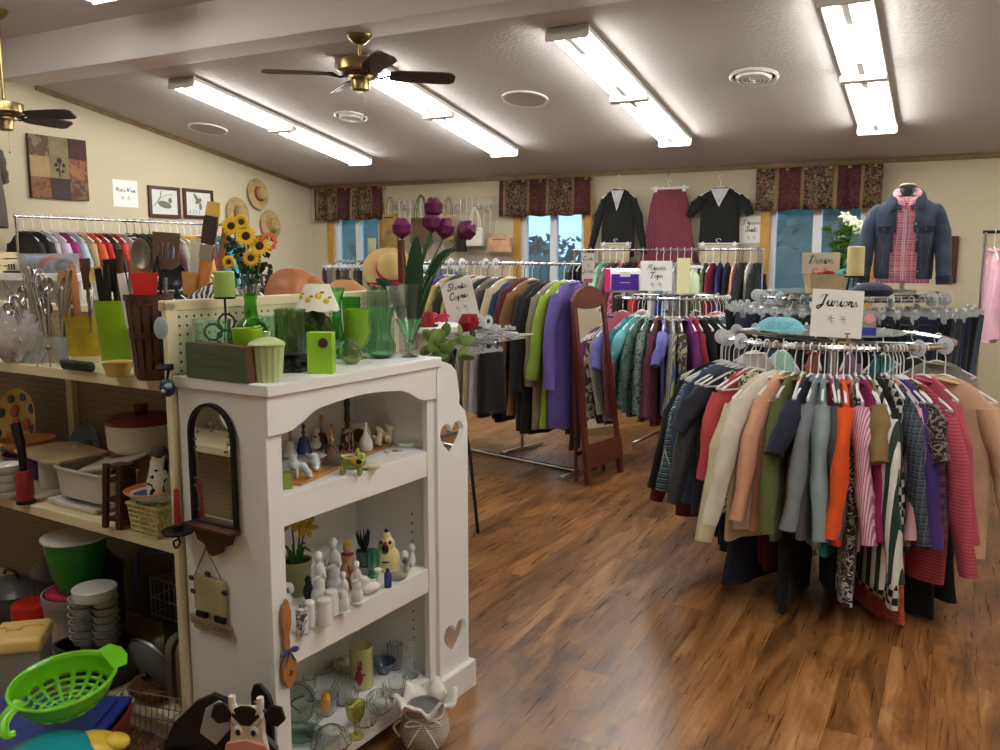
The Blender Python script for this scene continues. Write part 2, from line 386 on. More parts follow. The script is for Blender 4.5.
# knots and dark cracks
kn=N('ShaderNodeTexVoronoi'); kn.distance='EUCLIDEAN'; st3=N('ShaderNodeMapping'); LK(ad.outputs[0],st3.inputs[0]); st3.inputs['Scale'].default_value=(4.2,2.1,1); LK(st3.outputs[0],kn.inputs['Vector']); kn.inputs['Scale'].default_value=1
col=mulc(col,ramp(N,LK,kn.outputs['Distance'],[(.0,(.3,.24,.2,1)),(.07,(.55,.5,.45,1)),(.12,W1)]))
n3=N('ShaderNodeTexNoise'); st4=N('ShaderNodeMapping'); LK(ad.outputs[0],st4.inputs[0]); st4.inputs['Scale'].default_value=(7,2.4,1); LK(st4.outputs[0],n3.inputs['Vector']); n3.inputs['Scale'].default_value=1.4; n3.inputs['Detail'].default_value=3; n3.inputs['Distortion'].default_value=2.5
col=mulc(col,ramp(N,LK,n3.outputs['Fac'],[(.482,W1),(.495,(.5,.43,.38,1)),(.508,W1)]),.22)
col=mulc(col,ramp(N,LK,br.outputs['Fac'],[(0,W1),(1,(.5,.42,.36,1))]))
LK(col,b.inputs['Base Color']); LK(ramp(N,LK,g2.outputs['Fac'],[(.2,(.24,.24,.24,1)),(.8,(.38,.38,.38,1))]),b.inputs['Roughness'])
bumpit(nt,N,LK,b,g2.outputs['Fac'],.12,.001)
struct(M().box(XL-.1,YN,-.05,XR,D+.1,0).build('floor',m))
# textured ceiling
m,nt,b,N,LK=nodes('textured_ceiling',.95); b.inputs['Base Color'].default_value=lin((196,190,188))
tc=N('ShaderNodeTexCoord'); n=N('ShaderNodeTexNoise'); LK(tc.outputs['Object'],n.inputs['Vector']); n.inputs['Scale'].default_value=38; n.inputs['Detail'].default_value=3
rp=ramp(N,LK,n.outputs['Fac'],[(.42,K1),(.6,W1)]); bumpit(nt,N,LK,b,rp,.3,.004); ceilm=m
c=M(); t=.06
c.rings([[(XL,YB1,ceil_z(YB1)),(XR,YB1,ceil_z(YB1)),(XR,YB1,ceil_z(YB1)+t),(XL,YB1,ceil_z(YB1)+t)],[(XL,D+.1,ceil_z(D+.1)),(XR,D+.1,ceil_z(D+.1)),(XR,D+.1,ceil_z(D+.1)+t),(XL,D+.1,ceil_z(D+.1)+t)]])
c.box(XL,YN,3.36,XR,YB0+.02,3.42)
struct(c.build('ceiling',ceilm,smooth=0))
bm_=mat('beam_paint',(214,206,204),.7,0,(60,.15))
struct(M().box(XL,YB0,ZB,XR,YB1,3.42).build('ceiling_beam',bm_,bevel=.006))
wallm=mat('cream_wall_paint',(194,182,156),.85,0,(90,.15)); tw=mat('honey_oak_trim',(124,98,58),.5,0,(40,.1),var=.2)
# left gable wall
w=M().prism([(YN,0),(D+.1,0),(D+.1,ZC-.02),(D,ZC),(YB1,ceil_z(YB1)),(YB1,3.4),(YN,3.4)],0,.1)
w2=M(); w2.v=[V((XL-p.y,p.x,p.z)) for p in w.v]; w2.f=w.f; struct(w2.build('wall_left',wallm,smooth=0))
struct(M().box(XR,YN,0,XR+.1,D+.1,3.42).build('wall_right',wallm)); struct(M().box(XL,YN-.1,0,XR,YN,3.42).build('wall_front',wallm))
# back wall with three window openings
WIN=[(-6.98,-6.28),(-4.36,-3.60),(-1.66,-.80)]; WZ0,WZ1=.95,2.10
w=M(); xs=[XL]+[q for a in WIN for q in a]+[XR]
for i in range(0,len(xs),2): w.box(xs[i],D,0,xs[i+1],D+.12,ZC)
for a,bb in WIN: w.box(a,D,0,bb,D+.12,WZ0); w.box(a,D,WZ1,bb,D+.12,ZC)
struct(w.build('wall_back',wallm,smooth=0))
struct(M().box(XL,D-.018,ZC-.045,XR,D,ZC+.0).build('trim_1',tw,bevel=.003))
t=M().rings([[(XL,YB1,ceil_z(YB1)-.045),(XL+.018,YB1,ceil_z(YB1)-.045),(XL+.018,YB1,ceil_z(YB1)),(XL,YB1,ceil_z(YB1))],[(XL,D,ZC-.045),(XL+.018,D,ZC-.045),(XL+.018,D,ZC),(XL,D,ZC)]])
struct(t.build('trim_2',tw,smooth=0))
struct(M().box(XL,D-.015,0,XR,D,.09).build('baseboard_back',tw)); struct(M().box(XL,YN,0,XL+.015,D,.09).build('baseboard_left',tw))
glz=mat('window_glass',(225,236,240),.02,0,None,.9,ior=1.1)
vinyl=mat('white_vinyl',(225,228,232),.4)
oak=mat('golden_oak_casing',(186,138,62),.45,0,(40,.1),var=.15)
for i,(a,bb) in enumerate(WIN):
    wd=thing('window_%d'%(i+1),None,None,(0,0,0)); del wd['label'],wd['category']; wd['kind']='structure'
    f=M(); f.box(a-.09,D-.02,WZ0-.09,a,D+.005,WZ1+.09); f.box(bb,D-.02,WZ0-.09,bb+.09,D+.005,WZ1+.09); f.box(a,D-.02,WZ1,bb,D+.005,WZ1+.09); f.box(a-.1,D-.05,WZ0-.09,bb+.1,D+.005,WZ0)
    f.build('casing',oak,wd,bevel=.004)
    s=M(); mid=(a+bb)/2
    for x in (a,bb-.05): s.box(x,D+.03,WZ0,x+.05,D+.10,WZ1)
    s.box(mid-.04,D+.03,WZ0,mid+.04,D+.09,WZ1); s.box(a,D+.03,WZ0,bb,D+.10,WZ0+.05); s.box(a,D+.03,WZ1-.05,bb,D+.10,WZ1)
    s.build('sash',vinyl,wd,bevel=.004)
    for x0,x1 in ((a+.05,mid-.04),(mid+.04,bb-.05)): M().box(x0,D+.06,WZ0+.05,x1,D+.065,WZ1-.05).build('pane',glz,wd)
# valances: floral tapestry stripes
m,nt,b,N,LK=nodes('tapestry_stripe_fabric',.9); tc=N('ShaderNodeTexCoord'); sep=N('ShaderNodeSeparateXYZ'); LK(tc.outputs['Object'],sep.inputs[0])
mu=N('ShaderNodeMath',operation='MULTIPLY'); LK(sep.outputs['X'],mu.inputs[0]); mu.inputs[1].default_value=1.9; fr=N('ShaderNodeMath',operation='FRACT'); LK(mu.outputs[0],fr.inputs[0])
v=N('ShaderNodeTexVoronoi'); v.inputs['Scale'].default_value=26; LK(tc.outputs['Object'],v.inputs['Vector'])
nn=N('ShaderNodeTexNoise'); nn.inputs['Scale'].default_value=17; nn.inputs['Detail'].default_value=2; nn.inputs['Distortion'].default_value=1.5; LK(tc.outputs['Object'],nn.inputs['Vector'])
fl=ramp(N,LK,nn.outputs['Fac'],[(.0,lin((35,24,17))),(.40,lin((96,32,38))),(.47,lin((126,110,76))),(.53,lin((43,49,32))),(.60,lin((24,19,16))),(.66,lin((134,116,83)))],'CONSTANT')
dm=ramp(N,LK,v.outputs['Distance'],[(.0,lin((112,80,52))),(.13,lin((73,24,27))),(.42,lin((96,56,43))),(.5,lin((67,20,25)))],'CONSTANT')
k=ramp(N,LK,fr.outputs[0],[(.0,W1),(.38,(.5,.5,.5,1)),(.43,K1),(.93,(.5,.5,.5,1))],'CONSTANT')
sel=N('ShaderNodeMath',operation='GREATER_THAN'); LK(k,sel.inputs[0]); sel.inputs[1].default_value=.4
base=mix(nt,N,LK,sel.outputs[0],fl,dm); sel2=N('ShaderNodeMath',operation='COMPARE'); LK(k,sel2.inputs[0]); sel2.inputs[1].default_value=.5; sel2.inputs[2].default_value=.1
LK(mix(nt,N,LK,sel2.outputs[0],base,lin((120,102,67))),b.inputs['Base Color']); valm=m
for i,((x0,x1,z0),lab) in enumerate(zip(((-7.20,-6.18,2.0),(-4.58,-3.50,1.99),(-1.79,-.67,1.99)),('over the window in the corner by the straw hats','over the middle window beside the hanging handbags','over the window behind the denim jacket'))):
    nseg=60; rows=[]
    vs=[];fs=[]
    for j,z in enumerate((2.385,2.30,2.2,2.1,z0)):
        for k_ in range(nseg+1):
            u=k_/nseg; x=x0+(x1-x0)*u
            y=D-.085-(.006+.006*j)*sin(u*37+i)-.004*sin(u*91)
            vs.append((x,y,z+(.006*sin(u*23) if j==4 else 0)))
    n=nseg+1
    fs=[(j*n+k_,j*n+k_+1,(j+1)*n+k_+1,(j+1)*n+k_) for j in range(4) for k_ in range(nseg)]
    vt=thing('valance','burgundy and tan tapestry valance '+lab,'valance',group='window valances')
    q=M().add(vs,fs).build('valance_cloth',valm,vt,smooth=80,solid=.006)
    M().box(x0+.01,D-.085,2.36,x1-.01,D,2.38).build('valance_board',oak,vt)
# trees and sky outside
treem=mat('outdoor_foliage',(40,82,76),.8,0,(3,1),var=.5)
def outtree(x,y,z,r,hh,lab):
    t=thing('tree',lab,'tree',(x,y,-1),group='trees outside the windows'); f=M(); q=random.Random(int(x*10))
    vs=[];fs=[]
    for k_ in range(900):
        a=q.uniform(0,2*pi); e=q.uniform(-.9,1); rr=r*(1-.35*abs(e))*q.uniform(.6,1); p=V((rr*cos(a),rr*sin(a),z+1+e*hh)); s_=q.uniform(.06,.16)
        d=V((q.gauss(0,1),q.gauss(0,1),q.gauss(0,1))).normalized(); e2=d.orthogonal().normalized(); n0=len(vs)
        vs+=[p-d*s_,p+e2*s_*.5,p+d*s_,p-e2*s_*.5]; fs.append((n0,n0+1,n0+2,n0+3))
    for k_ in range(9): f.ell((q.uniform(-.5,.5)*r,q.uniform(-.5,.5)*r,z+1+q.uniform(-.6,.5)*hh),(r*.5,r*.5,hh*.4),10,7)
    f.add(vs,fs); f.build('crown',treem,t,smooth=60); M().tube([(0,0,0),(.05,0,z+.6)],[.14,.08],8).build('trunk',darkwood,t)
outtree(-9.5,13,1.6,1.9,2.0,'blue green tree seen through the corner window'); outtree(-6.6,15.5,.7,1.5,1.2,'low tree under bright sky in the middle window')
outtree(-5.2,12.6,.2,.9,.9,'small bush outside the middle window'); outtree(-1.5,12.5,1.4,1.3,2.0,'dusky blue green tree outside the window behind the lilies')
outtree(-4.3,15.5,1.7,1.2,2.1,'slim tree outside the window beside the white lilies')
struct(M().box(-25,D+.3,-1.2,20,40,-1.0).build('ground',mat('lawn',(60,80,50),.9)))
wld=bpy.data.worlds.new('sky'); sc.world=wld; wld.use_nodes=True; wn=wld.node_tree; bg=wn.nodes['Background']
bg.inputs['Color'].default_value=lin((150,188,225)); bg.inputs['Strength'].default_value=1.1

# ------------------------------------------------------------ ceiling fixtures
tubem=mat('lit_fluorescent_tube',(252,252,246),.4,emis=14)
housing=mat('white_enamel',(228,226,222),.35)
def fixture(x,y0,z0,y1,z1,lab,grp):
    L=math.hypot(y1-y0,z1-z0); ang=math.atan2(z1-z0,y1-y0)
    t=thing('fluorescent_light',lab,'ceiling light',(x,y0,z0-.006),group=grp,rot=(ang,0,0))
    M().prism([(-.14,0),(.14,0),(.14,-.03),(.06,-.045),(-.06,-.045),(-.14,-.03)],0.0,L).build('housing',housing,t,smooth=0)
    for yy in (0,L-.012): M().prism([(-.15,0),(.15,0),(.15,-.075),(.135,-.085),(-.135,-.085),(-.15,-.075)],yy,yy+.012).build('end_cap',housing,t,smooth=0)
    M().box(-.15,L/2-.035,-.088,.15,L/2+.035,-.04).build('center_bracket',housing,t,bevel=.008)
    for a_,b_ in ((.02,.32),(L/2+.05,L/2+.18),(L/2-.3,L/2-.08),(L-.2,L-.06)): M().box(-.02,a_,-.07,.02,b_,-.04).build('ballast_cover',housing,t)
    for sx in (-.08,.08):
        for a,b2 in ((.03,L/2-.04),(L/2+.04,L-.03)):
            M().tube([(sx,a,-.063),(sx,b2,-.063)],.019,12).build('tube_lamp',tubem,t)
    return t
S=D  # measured positions on the slope
rows=[(-5.77,'fluorescent light over the men\'s wall, at the far side of the fan'),(-4.03,'fluorescent light partly behind the ceiling fan blades'),(-2.32,'fluorescent light between the round speaker and the round air vent'),(-.66,'fluorescent light above the denim jacket, beside a round vent')]
for x,l in rows: fixture(x,5.32,ceil_z(5.32),7.75,ceil_z(7.75),l,'ceiling fluorescent lights')
for x,y0,l in ((-2.9,-.9,'unseen fluorescent light added to brighten the housewares shelves'),(pz(112,-1,3.30).x,pz(108,-1,3.30).y-2.45,'fluorescent light on the ceiling in front of the beam, cut by the picture edge'),(0,1.2,'unseen fluorescent light added over the aisle before the juniors rack'),(1.5,.4,'unseen fluorescent light added on the camera side of the juniors rack'),(1.6,5.3,'bare fluorescent light past the denim rack')):  # housewares, aisle and camera-side lights are unseen, added to brighten shelves and cabinet
    if y0>4: fixture(x,5.32,ceil_z(5.32),7.75,ceil_z(7.75),l,'ceiling fluorescent lights')
    else: fixture(x,y0,3.36,y0+2.43,3.36,l,'ceiling fluorescent lights')
def ring_disc(name,lab,cat,px,py,r,kind):
    d=ray(px,py); tt=(ZC-H+SL*D)/(d.z+SL*d.y); p=V((0,0,H))+d*tt
    t=thing(name,lab,cat,p,rot=(-math.atan(SL),0,0))
    if kind=='speaker':
        M().lathe([(0,-.012),(r*.9,-.012),(r*.9,-.016),(r,-.016),(r,-.002)],40).build('trim_ring',housing,t)
        M().lathe([(0,-.0135),(r*.88,-.0145),(r*.88,-.010)],40).build('speaker_grille',mat('speaker_mesh',(170,160,148),.8,0,(600,.4)),t)
    else:
        M().lathe([(r,0),(r*1.02,-.008),(r*.92,-.018),(r*.86,-.004)],40).build('rim',housing,t)
        for k_ in range(4):
            q=r*(.76-.17*k_); M().lathe([(q,-.002),(q-.012,-.03),(q-.03,-.032),(q-.02,-.004)],36).build('vent_ring',housing,t)
        M().lathe([(0,.0),(r*.86,-.0005)],30).build('duct',mat('dark_duct',(30,28,28),.9),t); M().tube([(0,0,0),(0,0,-.05)],.008,8).build('damper_knob',housing,t)
ring_disc('ceiling_speaker','round beige ceiling speaker between two fluorescent lights near the middle','speaker',525,98,.19,'speaker')
ring_disc('ceiling_speaker','round ceiling speaker seen edge-on near the sloped wall trim','speaker',208,128,.19,'speaker')
ring_disc('ceiling_vent','round white air vent between the light fixtures above the denim rack','vent',754,76,.17,'vent')
ring_disc('ceiling_vent','small round white air vent just below the ceiling fan','vent',351,116,.15,'vent')
def fan(x,y,zt,lab,a0,drop=.24,nb=4):
    t=thing('ceiling_fan',lab,'ceiling fan',(x,y,zt)); z=-drop
    M().lathe([(0,0),(.085,0),(.08,-.02),(.045,-.055),(.02,-.065),(0,-.066)],28).build('canopy',brass,t)
    M().tube([(0,0,-.05),(0,0,z)],.014,12).build('downrod',brass,t)
    M().lathe([(0,z+.01),(.04,z+.01),(.06,z),(.15,z-.01),(.155,z-.03),(.155,z-.075),(.13,z-.09),(.1,z-.1),(.1,z-.13),(0,z-.13)],36).build('motor_housing',brass,t)
    M().lathe([(.135,z-.085),(.12,z-.11),(.05,z-.125)],30).build('motor_skirt',darkwood,t)
    M().lathe([(0,z-.12),(.06,z-.12),(.065,z-.14),(.06,z-.2),(.045,z-.21),(0,z-.21)],24).build('switch_housing',brass,t)
    for a in ([a0+k_*2*pi/nb for k_ in range(nb)] if nb==5 else [R(x_) for x_ in (40,142,218,322)]):
        o=M().tube(spl([(.09,0,z-.10),(.14,.0,z-.12),(.19,.02,z-.10),(.23,0,z-.105)],4),.008,6).tube(spl([(.14,0,z-.12),(.18,-.025,z-.11),(.23,0,z-.105)],4),.006,6).build('blade_arm',iron,t,rot=(0,0,a))
        bl=M(); out=[(.2,-.045),(.26,-.06),(.5,-.068),(.62,-.066),(.655,-.04),(.655,.04),(.62,.066),(.5,.068),(.26,.06),(.2,.045)]
        bl.v=[V((p[0],p[1],s_-p[1]*.36)) for s_ in (-.004,.004) for p in out]; n=len(out); bl.f=[tuple(range(n))[::-1],tuple(range(n,2*n))]+[(i,(i+1)%n,n+(i+1)%n,n+i) for i in range(n)]
        bl.build('blade',mat('walnut_blade',(46,34,30),.35,0,(20,.1),var=.2),t,loc=(0,0,z-.1),rot=(0,0,a))
    M().tube([(.03,0,z-.2),(.03,0,z-.36)],.0015,5).ell((.03,0,z-.37),.008,8,6).build('pull_chain',brass,t)
fan(-3.715,5.0,ZB,'brass ceiling fan with dark blades hanging from the beam',R(43),drop=.16)
p=pyy(3,88,4.2); fan(p.x,4.2,3.35,'brass ceiling fan by the gable wall, partly cut by the picture edge',R(20),drop=3.35-(p.z-.1),nb=5); bpy.data.objects['ceiling_fan.001'].scale=(.85,.85,1)
# ------------------------------------------------------------ garments
_gm={}
def gmesh(kind,seed):
    key=(kind,seed)
    if key in _gm: return _gm[key]
    q=random.Random(hash_(kind)*31+seed)
    P={'ls':dict(L=.66,hw=.20,fl=.02,ht=.028,sl=.53,sr=.062),'ss':dict(L=.62,hw=.20,fl=.02,ht=.024,sl=.2,sr=.075),
       'q':dict(L=.62,hw=.20,fl=.02,ht=.024,sl=.36,sr=.066),'tank':dict(L=.60,hw=.17,fl=.03,ht=.02,sl=0,sr=0),
       'jacket':dict(L=.66,hw=.22,fl=.01,ht=.036,sl=.54,sr=.07),'coat':dict(L=1.0,hw=.23,fl=.05,ht=.042,sl=.60,sr=.074),
       'dress':dict(L=1.05,hw=.18,fl=.12,ht=.03,sl=0,sr=0),'skirt':dict(L=.75,hw=.15,fl=.12,ht=.03,sl=0,sr=0),
       'pants':dict(L=1.0,hw=.17,fl=.0,ht=.022,sl=0,sr=0),'shorts':dict(L=.46,hw=.19,fl=.03,ht=.024,sl=0,sr=0),'jeans':dict(L=.62,hw=.17,fl=.0,ht=.03,sl=0,sr=0)}[kind]
    L,hw,flr,ht=P['L']*q.uniform(.95,1.05),P['hw'],P['fl'],P['ht']
    ph=[q.uniform(0,6.28) for _ in range(6)]; k1,k2=q.uniform(14,22),q.uniform(30,44)
    def wob(x,z,amp): 
        d=min(1,max(0,(-z-.2)/.3)); return amp*(.25+d)*(.55*sin(k1*x+ph[0]+z*1.5)+.35*sin(k2*x+ph[1]-z*2)+.35*sin(7*z+ph[2]+4*x))
    bottom=kind in('skirt','pants','shorts','jeans')
    rows=[]; DZ_=0 if bottom else -.028
    if bottom: zs=[-.075,-.08,-.10,-.13,-.2,-.3]+[-.3-(L-.22)*i/7 for i in range(1,8)]
    else: zs=[-.10,-.115,-.14,-.165,-.19,-.24,-.31]+[-.31-(L-.2)*i/8 for i in range(1,9)]
    n=30; z0=zs[0]; zb=zs[-1]
    for i,z in enumerate(zs):
        t=(z-z0)/(zb-z0)
        if bottom:
            w=hw*(.93+.07*min(1,t*6))+flr*t; th=ht*(.45+.75*min(1,t*4)); 
            if kind in('pants','jeans'): w=hw*(1-.28*t)
        else:
            if z>-.19: w=.06+(hw-.06)*((z0-z)/(z0+.19+1e-9))**.8 if False else .06+(hw-.06)*min(1,((z0-z)/.09))**.85; th=ht*(.35+.4*min(1,(z0-z)/.09))
            else: w=hw*(1-.08*min(1,(-z-.19)/.15))+flr*t; th=ht*(.8+.35*min(1,(-z-.19)/.2))
            if kind=='tank' and z>-.31: w=min(w,.11+max(0,(-z-.19))*.4)
        row=[]
        for k in range(n):
            a=2*pi*k/n; ca,sa=cos(a),sin(a)
            x=w*math.copysign(abs(ca)**.75,ca); y=th*math.copysign(abs(sa)**.8,sa)
            row.append((x*(1+.02*sin(9*z+ph[4])),y+wob(x,z,.014),z+DZ_+(.006*sin(k1*x+ph[5]) if i==len(zs)-1 else 0)+(.02*abs(x)/hw if i<3 and not bottom else 0)))
        rows.append(row)
    out={}
    body=M().rings(rows,(True,True))
    out['body']=body.mesh(kind+'_body',60)
    if kind in('pants','jeans'):  # second leg folded behind
        r2=[[(p[0]*.82+.02,p[1]-ht*1.3,p[2]+.03) for p in r_] for r_ in rows[3:]]
        out['leg']=M().rings(r2).mesh('trouser_leg',60)
    for s in (-1,1):
        if P['sl']<=0: break
        sl=P['sl']*q.uniform(.94,1.04); out_a=q.uniform(.08,.24) if kind!='ss' else .45; fy=q.uniform(-.05,.05); rr=[]
        N_=11
        for i in range(N_+1):
            t=i/N_; zc=-.215-sl*t*cos(out_a); xc=s*(hw-.045+(.055+sl*sin(out_a)*(t**1.2))*min(1,t*3+.2)); yc=fy*t+wob(xc,zc,.005)+.004*sin(ph[3]+6*t+s)
            rx=P['sr']*(.92-.36*t)*(1+.05*sin(17*t+ph[2])); ry=P['sr']*.58*(.98-.12*t)*(1+.12*sin(13*t+ph[1]))
            if i==0: rx*=.75; zc+=.02
            tilt=out_a*s
            row=[]
            for k in range(14):
                a=2*pi*k/14; x=rx*cos(a); y=ry*sin(a)*(1+.15*cos(3*a+ph[0]+5*t)); row.append((xc+x*cos(tilt),yc+y,zc+DZ_+x*sin(tilt)))
            rr.append(row)
        out['sleeve%d'%s]=M().rings(rr,(True,True)).mesh('sleeve',60)
    if kind in('ls','jacket','coat'):
        cl=M(); pts=[(.055*cos(a),.035*sin(a)+wob(.0,-.12,.01),-.143+.018*abs(sin(a*.5)) ) for a in [2*pi*k/18 for k in range(18)]]
        cl.tube(pts,.013,6,closed=True,flat=.6); out['collar']=cl.mesh('collar',60)
    _gm[key]=(out,L); return _gm[key]
def hash_(s): return sum(ord(c)*(i+3) for i,c in enumerate(s))
def hanger_mesh():
    m=M(); pts=circ((0,0,0),.019,8,'xz',R(-25),R(180),True)+[V((-.017,0,-.018)),V((-.004,0,-.036)),V((0,0,-.05)),V((0,0,-.115))]
    m.tube(pts,.0028,6)
    m.tube(spl([(-.20,0,-.198),(-.15,0,-.172),(-.05,0,-.128),(0,0,-.115),(.05,0,-.128),(.15,0,-.172),(.20,0,-.198)],3),.0055,6)
    m.tube([(-.20,0,-.20),(.20,0,-.20)],.0045,6); return m.mesh('hanger',60)
def clip_mesh():
    m=M(); pts=circ((0,0,0),.019,8,'xz',R(-25),R(180),True)+[V((-.017,0,-.018)),V((0,0,-.036)),V((0,0,-.055))]
    m.tube(pts,.0028,6); m.cbox((0,0,-.058),(.34,.008,.016))
    for s in (-1,1): m.cbox((s*.13,0,-.075),(.03,.022,.045)); m.tube([(s*.13-.012,.014,-.062),(s*.13+.012,.014,-.062)],.007,6); m.tube([(s*.13,-.012,-.045),(s*.13,.016,-.040)],.010,6)
    return m.mesh('clip_hanger',50)
HM=hanger_mesh(); CM=clip_mesh()
clearh=mat('clear_hanger_plastic',(232,236,238),.12,0,None,.35)
hcol={'w':mat('white_hanger_plastic',(236,236,236),.3),'c':clearh,'k':mat('black_hanger_plastic',(16,16,18),.35),'m':chrome}
KN={'ls':('shirt','long-sleeved shirt'),'ss':('shirt','short-sleeved top'),'q':('shirt','three-quarter sleeve top'),'tank':('tank_top','sleeveless top'),'jacket':('jacket','jacket'),'coat':('coat','coat'),'dress':('dress','dress'),'skirt':('skirt','skirt'),'pants':('trousers','trousers'),'shorts':('shorts','shorts'),'jeans':('jeans','folded jeans')}
CAT={'tank_top':'top','shirt':'shirt'}
_cnt=[0]
def garment(kind,fab,label,loc,rz,group,h='w',scale=(1,1,1),tilt=0):
    _cnt[0]+=1; (parts,L)=gmesh(kind,_cnt[0]%4)
    nm=KN[kind][0]; t=thing(nm,label,CAT.get(nm,nm),loc,group=group,rot=(0,tilt,rz)); t.scale=scale
    for k,me in parts.items():
        link({'body':nm+'_body','leg':'trouser_leg','collar':'collar'}.get(k,'sleeve'),me,fab,t)
    link('hanger',CM if kind in('skirt','pants','shorts','jeans') else HM,hcol[h],t)
    return t
def uniq_labels(rows,where):
    """rows: (description, kind ...). Adds the neighbours' look where two descriptions are the same."""
    out=[]; seen={}
    full=['%s %s'%(r[0],KN[r[1]][1]) if not r[0].endswith('!') else r[0][:-1] for r in rows]
    for i,f in enumerate(full):
        if full.count(f)>1:
            nb=[full[j] for j in (i-1,i+1) if 0<=j<len(full)]
            l='%s, next to the %s, %s'%(f,nb[0].replace('long-sleeved ','').replace('short-sleeved ','') if nb else 'end',where)
        else: l='%s %s'%(f,where)
        w=l.split()
        out.append(' '.join(w[:16]))
    return out
F=fabric
def plain(*c): return F('plain',c)
blk=plain(9,9,11); navy=plain(26,32,56)
divider_me=M().lathe([(.014,-.001),(.036,-.002),(.037,0),(.036,.002),(.014,.001)],24).mesh('size_divider',60)
whitediv=mat('white_divider_plastic',(226,230,236),.35,0,None,.25)
def divider(loc,rz,lab,grp,s=1):
    o=link('size_divider',divider_me,whitediv); tag(o,lab,'rack divider',grp,loc=loc); o.rotation_euler=(pi/2,0,rz); o.scale=(s,s,s); return o
def round_rack(c,Rr,z,lab,top=True,legs=4,la=.3,tf=.62):
    t=thing('round_clothes_rack',lab,'clothes rack',(c[0],c[1],0))
    M().tube([(Rr*cos(a),Rr*sin(a),z) for a in [2*pi*k/48 for k in range(48)]],.0125,8,closed=True).build('ring_rail',chrome,t)
    for k in range(4):
        a=la+k*pi/2; M().tube([(0,0,z-.02),(Rr*cos(a),Rr*sin(a),z)],.009,8).build('rail_spoke',chrome,t)
        M().tube([(0,0,.18),(Rr*.62*cos(a),Rr*.62*sin(a),.05)],.012,8).build('leg',chrome,t)
        M().tube([(Rr*.62*cos(a),Rr*.62*sin(a),.06),(Rr*.62*cos(a),Rr*.62*sin(a),0)],.014,8).build('foot',steel,t)
    M().tube([(0,0,.15),(0,0,z+.02)],.02,12).build('post',chrome,t)
    if top: M().lathe([(0,z+.03),(Rr*tf,z+.03),(Rr*tf,z+.036),(0,z+.036)],40).tube([(0,0,z),(0,0,z+.03)],.03,10).build('rack_top',mat('clear_shelf_top',(200,206,204),.1,0,None,.6),t)
    return t
# ----- juniors round rack
JC=(-.52,4.42); JR=.52; JZ=1.165
_jr=round_rack(JC,JR,JZ,'round chrome clothes rack holding the juniors tops',la=R(-108))
foot=M().box(-.013,-.013,0,.013,.013,.42).build('upright_leg',steel,None,bevel=.002); foot.location=(-.637,4.04,0); adopt(foot,_jr)
J=[('burgundy','ls',plain(92,20,40),'w'),('black crochet trimmed','ls',blk,'w'),('navy and teal plaid','ls',F('plaid',(30,44,72),(70,108,120),(190,206,206),scale=1.7),'w'),('faded blue denim','ls',F('denim',(44,64,98),(78,100,134)),'w'),
('charcoal grey cuffed','ls',plain(62,62,66),'w'),('slate navy','ss',plain(44,48,62),'w'),('green dotted','tank',F('dots',(32,60,50),(225,225,210)),'c'),('coral red','q',plain(196,72,76),'w'),('cream and black floral','tank',F('floral',(225,215,180),(60,60,50)),'w'),
('long pale khaki','jacket',plain(214,204,166),'w'),('ivory','jacket',plain(234,226,212),'w'),('peach','ls',plain(236,176,146),'w'),('olive green','ls',plain(92,100,52),'w'),('burnt orange','tank',plain(190,104,44),'w'),('dark navy','ss',navy,'w'),
('heather grey','ls',plain(132,138,146),'w'),('pale blue grey','ls',plain(140,158,162),'w'),('hot pink','tank',plain(200,50,90),'w'),('dark charcoal','ls',plain(82,80,84),'w'),('bright orange','ls',plain(236,88,22),'w'),('pink and white striped','ls',F('vstripe',(200,110,150),(236,210,220),scale=2.5),'w'),
('black and white paisley','dress',F('print',(34,31,29),(196,190,180)),'w'),('magenta','ls',plain(158,30,96),'w'),('olive tan','ss',plain(136,112,70),'w'),('bold green and white striped','ls',F('vstripe',(28,58,48),(232,230,222),scale=.55),'w'),('plain black','q',blk,'k'),
('black and white checked','dress',F('check',(18,18,18),(225,222,214)),'w'),('pale pink','ls',plain(232,178,186),'c'),('blue and grey plaid','ls',F('plaid',(34,40,52),(66,76,92),(110,120,132),scale=1.6),'c'),('deep purple','ls',plain(66,40,120),'w'),('plum plaid','ls',F('plaid',(74,32,58),(110,60,86),(60,30,60)),'w'),
('black floral','ss',F('floral',(20,18,20),(140,120,110)),'w'),('rose red fine-striped','ls',F('hstripe',(176,60,78),(196,90,104),scale=3),'w'),('rose pink','ls',plain(186,80,98),'w'),('beige gathered','ls',plain(224,186,152),'w'),('stone grey','ls',plain(140,136,130),'w'),('black lace','tank',blk,'c'),
('teal','ls',plain(30,120,130),'w'),('mauve','ss',plain(150,110,140),'w'),('brick red','ls',plain(150,50,40),'w'),('mint','ss',plain(160,205,185),'w'),('white','ls',plain(226,224,220),'w')]
labs=uniq_labels(J,'on the juniors rack')
KP=[(0,-164),(2,-150),(4,-139),(7,-125),(9,-115),(12,-100),(15,-89),(19,-78),(22,-70),(24,-64),(27,-57),(31,-50),(32,-45),(33,-38),(34,-20)]
def pw(i):
    for (a,b),(c,d) in zip(KP,KP[1:]):
        if a<=i<=c: return b+(d-b)*(i-a)/(c-a)
na=37; a0=R(-197); a1=R(12)
